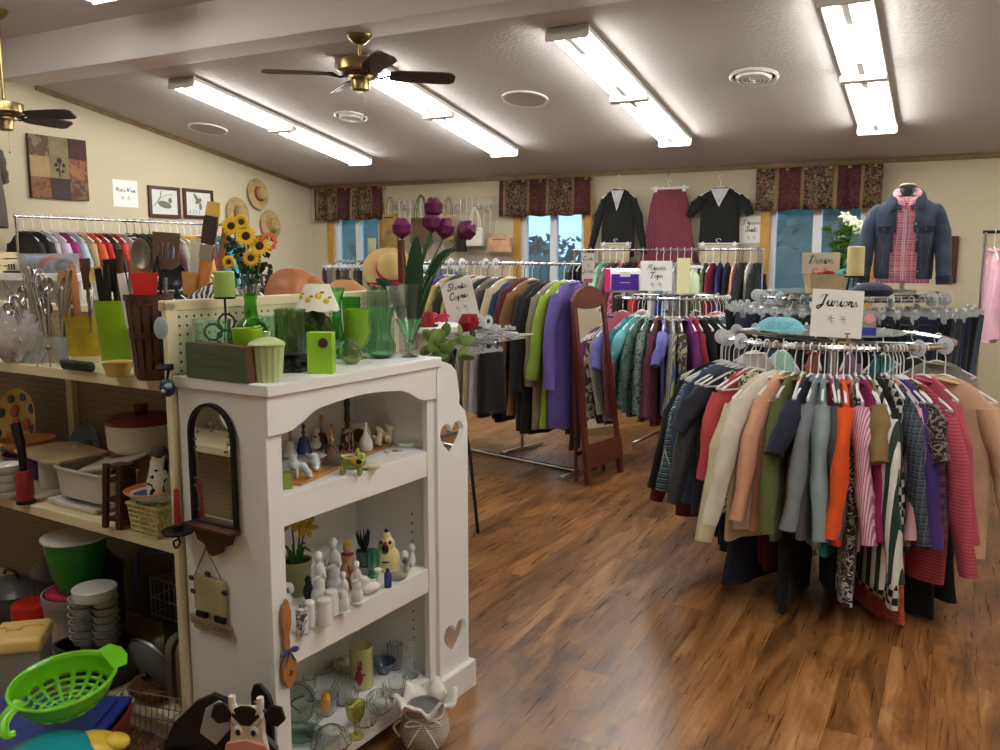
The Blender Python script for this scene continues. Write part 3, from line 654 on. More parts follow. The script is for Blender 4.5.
for i,(r_,lab) in enumerate(zip(J,labs)):
    if i<35: a=R(pw(i))
    else: a=a1+(2*pi-(a1-a0))*(i-34)/8
    sc_=1.12 if r_[0] in('long pale khaki','burgundy','beige gathered') else 1.0
    if r_[1]=='dress': sc_=.9
    if r_[0] in ('bold green and white striped','rose red fine-striped'): sc_=1.17
    rad=.09 if i%5!=2 else .03
    g=garment(r_[1],r_[2],lab,(JC[0]+JR*cos(a),JC[1]+JR*sin(a),JZ),a+rnd.uniform(-.15,.15),'tops on the juniors rack',r_[3],({'bold green and white striped':1.2,'bright orange':1.08,'long pale khaki':1.1,'ivory':1.04,'rose red fine-striped':1.12,'beige gathered':1.15}.get(r_[0],.97),1.0,sc_),0)
    g.location.x+=rad*cos(a); g.location.y+=rad*sin(a); g.location.z+=.0
    if rad: g.location=(JC[0]+JR*cos(a)+0*rad,JC[1]+JR*sin(a),JZ)
# longer things hanging below on a lower ring
J2=[(-185,'black','skirt',blk),(-171,'black','pants',blk),(-150,'dark denim','pants',F('denim',(24,34,54),(46,60,84))),(-138,'soft black','pants',plain(24,24,28)),(-122,'navy','dress',navy),(-112,'dark red','pants',plain(90,14,30)),(-100,'black','dress',blk),(-84,'turquoise','skirt',plain(60,160,176)),(-75,'black','pants',blk),(-56,'coral print','dress',F('print',(214,96,66),(150,60,44))),(-45,'black','dress',blk),(-37,'black','skirt',blk),(-30,'black trailing','dress',plain(12,12,14)),(-12,'slate blue','pants',plain(60,70,96)),(2,'black','pants',blk)]
round_rack((JC[0],JC[1]),.40,.92,'lower chrome ring inside the juniors rack',False,la=R(-75))
names=uniq_labels([(a[1],a[2]) for a in J2],'on the lower juniors ring')
for (a,d,k,f),l in zip(J2,names):
    a=R(a); garment(k,f,l,(JC[0]+.40*cos(a),JC[1]+.40*sin(a),.92),a+.1,'long clothes on the lower juniors ring','k',(1,1,.76 if k!='dress' else .74))
for k,(a,l) in enumerate(((-160,'beside the plaid shirt'),(-148,'above the denim shirt'),(-133,'above the coral top'),(-42,'above the striped shirt'),(-22,'above the purple shirt'),(112,'at the back of the ring'),(128,'behind the teal hat'),(145,'at the back above the navy top'),(162,'at the back by the burgundy shirt'))):
    a=R(a); divider((JC[0]+JR*cos(a),JC[1]+JR*sin(a),JZ),a,'round white size divider on the juniors rack '+l,'size dividers on the juniors rack')
def boxy(o,*a): return o
p=V((JC[0]+.048,JC[1]-.33,JZ+.0))
card('juniors_sign','white card sign reading Juniors on top of the front rack',.222,.212,[('Juniors',.74,.78)],p+V((0,0,.03)),R(22),tilt=-.12,roll=R(3),doodle=.4)
h_=thing('sign_holder','small metal clip holding the Juniors card','sign holder',p+V((.05,-.012,0)),R(20)); M().box(-.035,-.014,-.001,.035,.014,.014).build('base',brass,h_,bevel=.003); M().tube([(0,0,.01),(0,0,.05)],.004,6).tube([(-.012,0,.05),(.012,0,.05)],.004,6).build('clip',brass,h_)
p=V((JC[0]-.24,JC[1]-.05,JZ+.036)); hm=M().lathe([(0,.06),(.06,.055),(.095,.035),(.11,.01),(.13,0),(.105,.002)],28).build('knit_cap',F('print',(130,200,212),(90,170,186),scale=2)); tag(hm,'light blue knitted cap lying on the juniors rack top','hat',loc=p)
p=V((JC[0]+.17,JC[1]-.2,JZ+.036)); b_=thing('tag_box','small clear box with a pink round label and blue base on the juniors rack','box',p,.3)
M().box(-.03,-.015,0,.03,.015,.11).build('box_body',clearpl,b_,bevel=.002); M().box(-.031,-.0155,0,.031,.0155,.035).build('blue_band',mat('royal_blue_card',(50,60,150),.5),b_)['label']='blue band'; M().at((0,-.0165,.075),(pi/2,0,0)).lathe([(0,.001),(.022,.001),(.022,0)],20).build('round_label',mat('pink_label',(232,160,160),.6),b_)

# ----- misses tops round rack
MC=(-2.02,6.75); MR=.44; MZ=1.235
round_rack(MC,MR,MZ,'round chrome rack holding the misses tops',la=.5)
mats_=[('teal patterned','ss',F('camo',(20,110,120),(60,160,166))),('aqua','ss',plain(110,190,196)),('grey green print','ls',F('print',(110,140,130),(54,80,76),scale=.8)),('sage print','ls',F('floral',(130,150,140),(50,60,60))),('dusty maroon','ls',plain(110,50,66)),('periwinkle','ss',plain(116,116,196)),('lemon and blue striped','ls',F('vstripe',(206,196,120),(90,110,170),scale=2)),('taupe leaf print','ls',F('camo',(180,170,150),(70,62,52),scale=1.4)),('vivid purple','ls',plain(122,34,120)),('crimson','ls',plain(150,30,54)),('black','ls',blk),('jet black','ls',plain(12,12,14)),('charcoal','ls',plain(40,42,48)),('blue grey print','ls',F('print',(120,150,164),(50,60,70))),('black ribbed','ss',blk),('red brown','ls',plain(110,44,30)),('pale yellow','ls',plain(224,206,130)),('olive stripe','ls',F('hstripe',(100,96,60),(170,160,110))),('coral orange','ls',plain(224,100,70)),('salmon','ls',plain(230,130,104)),('stone','ls',plain(150,140,130)),('wine','ls',plain(104,20,48)),('white','ls',plain(220,218,214)),('rose','ss',plain(190,90,110))]
labs=uniq_labels(mats_,'on the misses rack')
for i,(r_,l) in enumerate(zip(mats_,labs)):
    a=R(-114+7.0*i) if i<19 else R(19+(i-18)*30); garment(r_[1],r_[2],l,(MC[0]+MR*cos(a),MC[1]+MR*sin(a),MZ),a+rnd.uniform(-.08,.08),'tops on the misses rack','w' if i%3 else 'c',(1,1,1.1))
for i,(d,k,f) in enumerate((('pink and white printed','skirt',F('floral',(190,50,80),(230,200,205))),('crimson lace','dress',plain(120,20,50)),('peach edged','pants',plain(190,120,90)),('black','dress',blk))):
    a=R(-88+17*i); garment(k,f,'%s %s hanging low under the misses rack'%(d,KN[k][1]),(MC[0]+.25*cos(a),MC[1]+.25*sin(a),.86),a,'low clothes under the misses rack','k',(.8,1,.72))
topz=MZ+.036
card('misses_sign','white card sign reading Misses Tops on the second round rack',.24,.23,[('Misses',.78,.6),('Tops',.5,.42)],(MC[0]-.05,MC[1]-.24,topz+.02),R(18),tilt=-.1,doodle=.22)
d_=thing('diaper_pack','purple pink and white packaged bundle beside the Misses Tops card','package',(MC[0]-.33,MC[1]-.22,topz),R(20))
M().rings([[(x*s,y*s2,z) for x,y in ((-.14,-.05),(0,-.062),(.14,-.05),(.14,.05),(0,.062),(-.14,.05))] for z,s,s2 in ((0,.9,.8),(.02,1,1),(.17,1,1),(.19,.94,.4))]).build('pack_body',mat('white_film',(235,232,236),.3),d_,smooth=60)
M().box(-.085,-.066,.02,.125,-.058,.145).build('purple_panel',mat('purple_film',(82,44,150),.3),d_,bevel=.002); M().box(-.14,-.06,.015,-.095,-.052,.185).build('pink_band',mat('pink_film',(224,44,120),.3),d_); M().box(-.02,-.068,.125,.06,-.058,.165).build('white_panel',paper,d_)
m=M(); script(m,'Comfort',.05,.02,.08,-.068,.1) if all(c in G for c in 'Comfort') else m.tube([(-.02,-.068,.08),(.06,-.068,.08)],.002,4); m.build('lettering',paper,d_,smooth=0)
s_=thing('spray_bottle','pale green spray bottle with a cream card behind the Misses Tops sign','bottle',(MC[0]+.19,MC[1]-.06,topz)); M().lathe([(0,0),(.045,0),(.05,.03),(.045,.13),(.02,.17),(.018,.2),(0,.2)],20).build('bottle_body',mat('pale_green_plastic',(206,222,190),.4),s_); M().box(-.02,-.02,.19,.06,.02,.215).box(.02,-.01,.16,.03,.01,.2).build('trigger',whitepl,s_,bevel=.003)
c_=M().box(-.05,-.001,0,.05,.001,.27).build('price_card',mat('pale_yellow_card',(236,230,180),.6)); tag(c_,'plain pale yellow card standing behind the Misses Tops sign','card',loc=(MC[0]+.13,MC[1]-.12,topz),rz=.3)

# ----- straight racks
def rail_rack(p0,p1,z,lab,base=True,rail_mat=chrome,end_legs=True,legx=None):
    p0=V((p0[0],p0[1],0)); p1=V((p1[0],p1[1],0)); Lr=(p1-p0).length; a=math.atan2(p1.y-p0.y,p1.x-p0.x)
    t=thing('clothes_rail',lab,'clothes rack',p0,a)
    M().tube([(0,0,z),(Lr,0,z)],.0125,10).build('top_rail',rail_mat,t)
    for x in (legx or ((.02,Lr-.02) if end_legs else (Lr-.02,))):
        M().tube([(x,0,.03),(x,0,z)],.014,10).build('upright',chrome,t)
        M().box(x-.02,-.25,0,x+.02,.25,.03).build('foot_bar',chrome,t,bevel=.004)
    if base: M().tube([(0,0,.016),(Lr,0,.016)],.016,10).build('base_rail',chrome,t)
    return t,a,Lr
def fill(p0,p1,z,rows,where,grp,s0=.05,s1=.97,scale=(1,1,1),flip=0,jit=.08,h=None):
    p0=V((p0[0],p0[1],0)); p1=V((p1[0],p1[1],0)); a=math.atan2(p1.y-p0.y,p1.x-p0.x); labs=uniq_labels(rows,where); n=len(rows)
    for i,(r_,l) in enumerate(zip(rows,labs)):
        t=s0+(s1-s0)*i/max(1,n-1); p=p0.lerp(p1,t); s=r_[4] if len(r_)>4 else 1
        garment(r_[1],r_[2],l,(p.x,p.y,z),a-pi/2+flip+rnd.uniform(-jit,jit),grp,(h or (r_[3] if len(r_)>3 else 'w')),(scale[0],scale[1],scale[2]*s))
# coats
CA,CB=(-4.02,6.08),(-2.30,5.66); CZ=1.50
rail_rack(CA,CB,CZ,'long chrome coat rail with a low bar over the floor')
coats=[('light grey','coat',plain(170,166,162),'w',.8),('black short','jacket',blk,'k'),('faded black','jacket',plain(34,32,36),'k'),('dark teal','coat',plain(24,66,70),'k',.8),('royal purple','coat',plain(56,40,128),'w',.8),('mustard lined','coat',plain(176,160,90),'w',.8),('dark olive','coat',plain(56,52,36),'k',.8),('warm tan','coat',plain(194,160,112),'w',.85),('red trimmed','coat',plain(140,34,40),'w',.8),('oatmeal','coat',plain(190,180,160),'w',.85),('bottle green','coat',plain(22,42,36),'k',.9),('mushroom brown','coat',plain(120,106,92),'w',.9),('slate grey','coat',plain(70,72,78),'k',.9),('cream lined','coat',plain(200,184,150),'w',.85),('petrol blue','coat',plain(24,66,92),'k',1.0),('wine','coat',plain(96,26,40),'k',.9),('camel brown','coat',plain(140,100,58),'w',.95),('midnight navy','coat',plain(24,28,40),'k',1.05),('black wool','coat',plain(20,22,22),'k',1.1),('khaki belted trench','coat',plain(148,138,116),'w',1.05),('lime green','coat',plain(156,186,66),'w',1.0),('lavender purple','coat',plain(108,92,172),'w',1.0)]
fill(CA,CB,CZ,coats,'on the coat rail','coats on the long rail',.06,.93)
lowc=[('dark grey','pants',plain(70,66,62),'k'),('black','pants',blk,'k'),('cream','skirt',plain(200,178,142),'k'),('navy blue','pants',plain(28,50,84),'k'),('olive tan','skirt',plain(138,120,74),'k'),('brown khaki','pants',plain(104,92,70),'k'),('greyish olive','dress',plain(96,90,72),'k')]
CD=V((CA[0],CA[1],0)).lerp(V((CB[0],CB[1],0)),.22)
rail_rack((CA[0]+.1,CA[1]+.30),(CB[0]+.1,CB[1]+.30),1.12,'second lower rail behind the coats',False,legx=(.05,.9))
fill((CA[0]+.1,CA[1]+.30),(CB[0]+.1,CB[1]+.30),1.12,lowc,'below the coats','long clothes under the coats',.3,.9,(1,1,.85))
for k,px in enumerate((518,540,556,582,604)):
    p=V((CA[0],CA[1],CZ)).lerp(V((CB[0],CB[1],CZ)),(.40,.47,.54,.68,.74)[k]-.22); divider(p,math.atan2(CB[1]-CA[1],CB[0]-CA[0])+pi/2,'round white size divider on the coat rail, above the %s coat'%('tan','oatmeal','bottle green','cream lined','petrol blue')[k],'size dividers on the coat rail',1.1)
# back wall rack
BA,BB=(-3.55,8.35),(-1.62,8.35); BZ=1.62
rail_rack(BA,BB,BZ,'clothes rail along the back wall under the hanging tops')
back=[('black evening','jacket',blk,'k'),('black satin','dress',blk,'w'),('plum printed','ls',F('print',(110,50,70),(60,30,40)),'w'),('sage green','ls',plain(120,140,120),'w'),('seafoam','ls',plain(130,190,160),'w'),('grey knit','ls',plain(110,110,104),'w'),('maroon','ls',plain(92,30,34),'w'),('berry patterned','ls',F('floral',(120,30,70),(220,160,180)),'w'),('jet black','jacket',plain(14,14,16),'k'),('green black','dress',plain(26,34,30),'k'),('scarlet','jacket',plain(170,26,34),'w'),('inky black','dress',blk,'k'),('white','dress',plain(226,224,220),'w'),('cobalt blue','dress',plain(34,54,140),'w'),('sky blue floral','dress',F('floral',(110,180,214),(220,230,236)),'w'),('pale grey','jacket',plain(160,160,158),'w'),('mid grey','jacket',plain(120,120,118),'w'),('sand','dress',plain(150,136,104),'w'),('moss olive','dress',plain(92,86,50),'k'),('leopard print','dress',F('print',(120,130,80),(40,36,28)),'w'),('raspberry','dress',plain(130,20,50),'w'),('ultramarine','dress',plain(44,40,120),'k'),('night navy','dress',plain(26,26,46),'k'),('apricot','dress',plain(210,150,110),'w'),('navy suit','jacket',plain(28,30,42),'k'),('cream suit','dress',plain(216,210,200),'w'),('black suit','jacket',plain(18,18,20),'k')]
fill(BA,BB,BZ,back,'on the back rail','clothes on the back wall rail',.03,.97,(1,1,1.05))
# mens rack by the gable wall: two tiers
WA,WB=(-6.85,4.5),(-6.85,7.1); WZ=1.88
rail_rack(WA,WB,WZ,'tall chrome rail by the gable wall, upper tier of menswear',False)
men=[('brown black','jacket',plain(34,28,28),'w'),('grey black','jacket',plain(30,28,32),'w'),('silver grey','ls',plain(180,176,180),'w'),('lilac','ls',plain(196,180,200),'w'),('magenta','ls',plain(150,40,110),'w'),('ice blue','ls',plain(170,196,206),'w'),('tan','ls',plain(180,150,110),'w'),('rust orange','ls',plain(190,80,40),'w'),('bright red','ls',plain(176,36,32),'w'),('charcoal','ls',plain(60,58,56),'w'),('tomato red','ls',plain(190,50,40),'w'),('pale grey','ls',plain(170,160,156),'w'),('black and white striped','ls',F('hstripe',(30,30,34),(225,222,218),scale=1.1),'k'),('black','jacket',blk,'k'),('ink black','ls',plain(14,16,22),'k'),('deep navy','ls',plain(20,26,44),'k'),('steel blue','ls',plain(80,104,140),'w'),('burgundy','ls',plain(70,24,36),'w'),('stone grey','ls',plain(150,144,134),'w'),('pale khaki','ls',plain(176,164,130),'w'),('golden yellow','ls',plain(214,170,60),'w'),('mustard','ls',plain(196,150,70),'w'),('dark red','ls',plain(110,26,40),'w'),('slate','ls',plain(80,86,92),'w'),('teal','ls',plain(20,120,136),'k'),('aqua blue','ls',plain(50,140,160),'k'),('petrol','ls',plain(20,80,96),'k'),('faded denim','ls',F('denim',(50,70,104),(90,112,146)),'w'),('oatmeal','ls',plain(190,180,160),'w'),('dark brown','ls',plain(60,44,34),'w')]
fill(WA,WB,WZ,men,'on the upper men\'s rail','shirts on the upper men\'s rail',.03,.97,(1,1,1))
rail_rack((-6.45,5.1),(-6.45,7.2),1.36,'chrome rail by the gable wall, lower tier of menswear',True)
men2=[(d,'ls',plain(*c),'w') for d,c in (('ash grey',(120,120,124)),('black',(20,20,22)),('tan',(170,140,100)),('brown',(90,60,40)),('navy',(30,36,60)),('olive',(90,90,60)),('cream',(200,190,160)),('grey',(100,100,100)),('rust',(150,80,50)),('denim blue',(60,80,116)),('white',(214,212,208)),('maroon',(90,30,36)),('sand',(180,160,120)),('coal',(30,30,34)),('forest green',(40,66,48)),('slate blue',(70,84,110)))]
fill((-6.45,5.1),(-6.45,7.2),1.36,men2,'on the lower men\'s rail','shirts on the lower men\'s rail',.05,.95)
# pants rack toward the corner
PA,PB=(-6.35,7.95),(-4.55,7.55); PZ=1.5
rail_rack(PA,PB,PZ,'chrome rail of trousers in the corner by the straw hats')
pc=[('dark brown',(54,40,32)),('grey',(120,114,108)),('khaki',(150,136,110)),('black',(20,20,22)),('taupe',(110,98,86)),('dark grey',(64,62,62)),('stone',(170,160,144)),('brown',(80,60,44)),('charcoal',(40,40,44)),('beige',(176,160,132)),('navy',(28,34,54)),('mid blue denim',(50,70,110)),('coal black',(14,14,16)),('white',(210,210,208)),('slate blue',(60,76,110)),('ink navy',(20,26,44)),('pale grey',(170,170,172)),('dark denim',(26,36,60)),('olive',(86,84,60)),('jet black',(12,12,14)),('indigo denim',(34,46,84)),('dusty blue',(80,96,124)),('midnight',(16,20,34)),('steel grey',(96,100,106))]
fill(PA,PB,PZ,[(d,'pants',plain(*c),'c') for d,c in pc],'on the corner rail','trousers on the corner rail',.03,.97,(1.1,1,1))
# denim round rack
DC=(-.62,5.95); DR=.56; DZ=1.30
round_rack(DC,DR,DZ,'round chrome rack of jeans behind the juniors rack',la=.2,tf=.93)
dn=[('black','k'),('dark indigo',(26,34,56)),('charcoal',(44,46,52)),('mid blue',(52,72,110)),('navy',(24,28,46)),('ink blue',(20,26,42)),('washed black',(50,52,58)),('deep blue',(34,46,78)),('blue black',(18,22,32)),('grey',(84,88,96)),('classic blue',(46,62,98)),('coal black',(22,22,26)),('stonewash blue',(78,98,134)),('faded black',(40,42,46))]
rows=[]
for i in range(30):
    d,c=dn[i%len(dn)]; c=(16,17,21) if c=='k' else tuple(int(x*.72) for x in c)
    rows.append((d,'jeans',F('denim',c,tuple(int(x*1.35+6) for x in c)),'c'))
labs=[]
for i,r_ in enumerate(rows):
    side='over the lily side' if i<10 else ('below the mannequin' if i<20 else 'toward the end rail by the wall')
    labs.append('%s folded jeans on denim rack %s beside %s pair'%(r_[0],('under the Denim card','below the mannequin','toward the beige blouse')[i//10],rows[(i-1)%30][0]))
labs=[l if len(l.split())<=16 else ' '.join(l.split()[:16]) for l in labs]
for i,(r_,l) in enumerate(zip(rows,labs)):
    a=R(-215)+R(240)*i/30; garment('jeans',r_[2],l,(DC[0]+DR*cos(a),DC[1]+DR*sin(a),DZ),a+rnd.uniform(-.1,.1),'jeans on the denim rack','c',(1.2,1,1.3))
for k,(a,l) in enumerate(((-172,'beside the basket'),(-150,'below the Denim card'),(-128,'behind the Juniors card'),(-60,'below the navy beret'),(-30,'above the dark jeans'),(-8,'at the far end by the beige blouse'))):
    a=R(a); divider((DC[0]+DR*cos(a),DC[1]+DR*sin(a),DZ),a,'round white size divider on the denim rack '+l,'size dividers on the denim rack',1.1)
# rail at the end of the room by the picture edge
RA=pyy(983,232,7.4); rr=rail_rack((RA.x,7.4),(RA.x+1.0,7.45),RA.z,'dark metal rail of summer tops at the end wall side',True,iron)
fill((RA.x,7.4),(RA.x+1.0,7.45),RA.z,[('pale pink','ls',plain(232,180,200),'w'),('light blue','ls',plain(150,184,214),'w'),('navy','ls',plain(36,44,90),'w'),('bright red ruffled','ls',plain(196,26,44),'w'),('sage','dress',plain(150,160,110),'w'),('violet','ls',plain(90,50,110),'w'),('white','ls',plain(225,225,225),'w')],'on the dark end rail','clothes on the end rail',.08,.9)
# shorts and capris rack
SA,SB=(-3.35,4.95),(-2.45,4.62); SZ=1.03
_sr=rail_rack(SA,SB,SZ,'low chrome rack of shorts and capris behind the white cabinet',False,legx=(.05,.35))
sh=[('grey','shorts',plain(150,146,140)),('beige','shorts',plain(186,174,150)),('pale lilac','shorts',plain(190,186,200)),('black','shorts',blk),('deep purple','shorts',plain(44,32,84)),('steel blue','shorts',plain(60,104,150)),('cream','shorts',plain(204,190,166)),('red','shorts',plain(150,28,50)),('dark green','shorts',plain(26,40,36)),('brown','shorts',plain(96,70,46)),('ink','shorts',plain(20,22,34)),('coffee','shorts',plain(70,52,40)),('dark navy','shorts',plain(22,30,52))]
fill(SA,SB,SZ,[(a_,b_,c_,'c') for a_,b_,c_ in sh[4:]+sh[:4]],'on the capris rack','shorts on the capris rack',.04,.94,(.52,1,.80),jit=.3)
# pile of empty clear hangers lying on that rack
eh=thing('empty_hanger','first',None); bpy.data.objects.remove(eh)
posn=[]
for i in range(26):
    k=i/25; p=V((SA[0],SA[1],0)).lerp(V((SB[0],SB[1],0)),.30+.66*k)
    o=link('empty_hanger',CM if i%2 else HM,hcol['c' if i%3 else 'w']); 
    tag(o,'empty clear and white plastic hanger in the heap on the capris rack','hanger','empty hangers heaped on the capris rack',loc=(p.x,p.y-.02+rnd.uniform(-.05,.05),SZ+.035+.012*(i%7))); o.rotation_euler=(R(80)+rnd.uniform(-.25,.25),rnd.uniform(-.2,.2),rnd.uniform(-.5,.5)-.3)
for k in range(5):
    p=V((SA[0],SA[1],0)).lerp(V((SB[0],SB[1],0)),.55+.09*k); o=divider((p.x,p.y,SZ+.13),-.35+.4*k,'round white size divider in the cluster beside the red rose','size dividers on the capris rack',1.05)
lg_=M().tube([(0,0,0),(-.002,0,.02),(-.05,0,.45),(-.24,.12,1.0)],.010,8).build('slanted_leg',iron); lg_.location=(-2.323,4.141,0); adopt(lg_,_sr[0])
cs=card('capris_sign','tilted white card sign reading Shorts Capris',.20,.25,[('Shorts',.80,.6),('Capris',.56,.6)],pyy(464,318,4.7),R(26),tilt=-.15,roll=R(-14),doodle=.28)
# ------------------------------------------------------------ white cabinet with scalloped apron (shelf frame coordinates)
def LT(name,lab,cat,x,y,z=0,drz=0,group=None,rot=None):
    t=thing(name,lab,cat,L2W(x,y,z),TH+drz,group); 
    if rot: t.rotation_euler=(rot[0],rot[1],TH+drz)
    return t
CX0,CX1,CY0,CY1=-2.045,-1.694,1.56,2.30
cab=LT('display_cabinet','open white wooden cabinet with scalloped apron and three shelves of knick-knacks','cabinet',0,0)
M().box(CX0,CY0,0,CX1-.02,CY0+.018,1.19).build('side_panel',white,cab,bevel=.001); M().box(CX0,CY1-.018,0,CX1-.02,CY1,1.19).build('side_panel',white,cab)
M().box(CX0,CY0+.018,.02,CX0+.008,CY1-.018,1.19).build('back_panel',white,cab)
M().box(CX0-.005,CY0-.012,1.19,CX1+.02,CY1+.012,1.222).build('top_board',white,cab,bevel=.003)
for y0,y1 in ((CY0-.004,CY0+.05),(CY1-.045,CY1+.004)): M().box(CX1-.022,y0,0,CX1,y1,1.19).build('stile',white,cab,bevel=.002)
ap=[(CY0-.006,1.19),(CY0-.006,1.085),(CY0+.055,1.085)]+[(CY0+.055+.15*t,1.085+.050*(1-cos(pi*t))/2) for t in [i/8 for i in range(1,9)]]+[(CY0+.205+.33*t,1.135+.012*sin(pi*t)) for t in [i/6 for i in range(1,7)]]+[(CY0+.535+.15*t,1.135-.050*(1-cos(pi*t))/2) for t in [i/8 for i in range(1,9)]]+[(CY1+.006,1.085),(CY1+.006,1.19)]
a=M().prism(ap,0,.022); a.v=[V((CX1-.012+p.y,p.x,p.z)) for p in a.v]; a.build('scalloped_apron',white,cab,smooth=0,bevel=.002)
for z,zt in ((.911,.085),(.507,.083),(.115,.07)):
    M().box(CX0+.008,CY0+.018,z-.02,CX1-.022,CY1-.018,z).box(CX1-.022,CY0+.05,z-zt,CX1-.004,CY1-.045,z).build('shelf',white,cab,bevel=.002)
M().box(CX1-.06,CY0+.02,0,CX1-.045,CY1-.02,.05).build('toe_board',mat('shadow_board',(60,50,44),.7),cab)  # dark colour of the toe board stands in for shade under the cabinet
hole=mat('dark_hole',(40,36,34),.9); hm=M()
for z in [.58+.032*i for i in range(4)]+[.2+.032*i for i in range(5)]: hm.cbox((CX1-.09,CY1-.0185,z),(.006,.002,.006))
hm.build('peg_hole',hole,cab)
# heart board unit beyond the cabinet
hu=LT('heart_cutout_shelf','narrow white shelf unit whose end board has two heart cut-outs','shelf unit',0,0)
def heart(cx,cz,s): return [(cx+s*.085*(16*sin(t)**3)/16,cz+s*.085*(13*cos(t)-5*cos(2*t)-2*cos(3*t)-cos(4*t))/16) for t in [2*pi*k/28 for k in range(28)]]
H1_=plx(452,437,CX1+.015); H2_=plx(455.5,636,CX1+.015); HY0=plx(438.5,520,CX1+.015)[1]; HY1=plx(468,520,CX1+.015)[1]; print('HY',HY0,HY1)
prof=[(HY0,0),(HY0,1.17),(HY0+.012,1.196),(HY0+.04,1.204),(HY0+.08,1.19)]+[(HY0+.10+.03*t,1.185-.11*t**1.5) for t in (.3,.6,1)]+[(HY1-.05,1.05),(HY1-.015,1.02),(HY1,.97),(HY1,0)]
hb=M().plate([prof,heart(H1_[1],H1_[2],0.82),heart(H2_[1],H2_[2],0.82)],.02); hb.v=[V((CX1+.005+p.y,p.x,p.z)) for p in hb.v]; hb.build('heart_board',white,hu,smooth=0)
M().box(CX1-.03,HY0-.01,0,CX1+.035,HY1+.02,.10).build('plinth',white,hu,bevel=.003)
for z in (.12,.45,.78): M().box(CX0+.05,HY0+.02,z,CX1-.006,HY1-.03,z+.018).build('shelf',white,hu)
M().box(CX0+.03,HY0,0,CX0+.05,HY1,1.0).build('end_board',white,hu)
# mirror on the side of the cabinet
def side(px,py): return ply(px,py,CY0)
x0,_,z0=side(197,519); x1,_,_=side(241,525); _,_,z1=side(216,403)
mw=(x1-x0); mc=(x0+x1)/2; zb=min(z0,side(241,530)[2]); ztop=z1-mw/2
mt_=LT('arched_wall_mirror','small arched mirror in a black frame with carved wood bracket shelf on the cabinet side','mirror',mc,CY0-.004,zb)
def arch(w,h0,n=16,z0=0): return [(-w/2,z0),(w/2,z0),(w/2,h0)]+[(w/2*cos(a),h0+w/2*sin(a)) for a in [pi*k/n for k in range(1,n)]]+[(-w/2,h0)]
h0=ztop-zb
M().plate([arch(mw,h0),arch(mw-.018,h0,z0=.008)],.014).build('frame',iron,mt_,smooth=0,loc=(0,-.008,0))
M().plate([arch(mw-.012,h0)],.004).build('mirror_plate',mirror_m,mt_,smooth=0,loc=(0,-.004,0))
v_=M(); q=random.Random(3)
for s in (-1,1):
    pts=[(s*mw*.36+.008*sin(k*1.3),-.0085,.03+k*.022) for k in range(11)]; v_.tube(spl(pts,3),.0008,4)
    for p in pts: v_.ell((p[0]+q.uniform(-.008,.008),-.0085,p[2]+.008),(.005,.0006,.003),6,4,(0,q.uniform(-1,1),0))
for k in range(9): v_.ell((q.uniform(-.03,.03),-.0085,h0+.01+q.uniform(-.012,.03)),(.006,.0006,.0035),6,4,(0,q.uniform(-1,1),0))
v_.build('etched_vine',mat('etched_vine',(120,110,80),.6),mt_)
br_=[(-mw*.5,0),(-mw*.52,-.012),(-mw*.40,-.02),(-mw*.34,-.045),(-mw*.18,-.055),(-mw*.12,-.075),(0,-.085),(mw*.12,-.075),(mw*.18,-.055),(mw*.34,-.045),(mw*.40,-.02),(mw*.52,-.012),(mw*.5,0)]
M().plate([br_],.02).build('carved_bracket',darkwood,mt_,smooth=0,loc=(.0,-.011,.0)); M().box(-mw*.52,-.045,-.006,mw*.52,0,.004).build('ledge',darkwood,mt_,bevel=.002)
# candle sconce
sx,_,sz=side(193,527); sc_t=LT('candle_sconce','black iron scroll sconce holding a red taper candle on the cabinet side','sconce',sx,CY0-.05,sz)
M().lathe([(0,-.004),(.04,-.004),(.046,.004),(.044,.006),(.0,.002)],24).build('drip_pan',iron,sc_t); M().tube(spl([(0,.04,.0),(0,.0,-.01),(.012,-.005,-.028),(.0,-.01,-.045),(-.012,-.008,-.03),(0,-.006,-.022)],5),.003,6).build('scroll',iron,sc_t)
M().lathe([(0,.0),(.014,.0),(.014,.02),(.009,.022)],16).build('candle_cup',iron,sc_t)
cd=M().lathe([(0,.0),(.0115,0),(.0095,.06),(.007,.115),(.003,.121),(0,.121)],16).tube([(0,0,.12),(.001,0,.13)],.0012,5); c_=cd.build('taper_candle',mat('red_wax',(150,44,40),.4),None); tag(c_,'dark red taper candle standing in the iron sconce','candle',loc=L2W(sx,CY0-.05,sz+.004))
# welcome plaque
wx,_,wz=side(213,594); wp=LT('welcome_plaque','small quilt-patterned plaque hanging on a cord with a wooden welcome board','plaque',wx,CY0-.010,wz)
M().box(-.037,-.005,-.048,.037,.005,.048).build('quilt_square',F('dots',(176,166,124),(120,112,70),scale=1.6),wp,bevel=.003)
M().tube([(-.034,0,.048),(-.005,.0,.125)],.0012,4).tube([(.03,0,.048),(-.005,0,.125)],.0012,4).build('cord',iron,wp); 
for s in (-1,1): M().box(s*.022-.012,-.006,-.066,s*.022+.012,.004,-.05).build('hinge_bow',iron,wp,bevel=.002)
M().prism([(-.05,-.066),(.04,-.066),(.052,-.10),(-.038,-.10)],-.004,.004).build('welcome_board',mat('tan_board',(150,132,104),.6,0,(50,.2),var=.15),wp,smooth=0)
M().at((.001,-.0045,-.083),(0,0,0)).text('WELCOME',.021,.0006).build('lettering',mat('tan_letter',(110,92,66),.6),wp,smooth=0)
wp.scale=(1.75,1.2,1.1)
for dx,dz in ((-.04,.035),(-.037,.0),(0,.058),(.038,.02)): M().ell((dx,-.004,dz),(.008,.004,.007),8,5).build('bow',mat('plum_bow',(60,30,40),.7),wp)

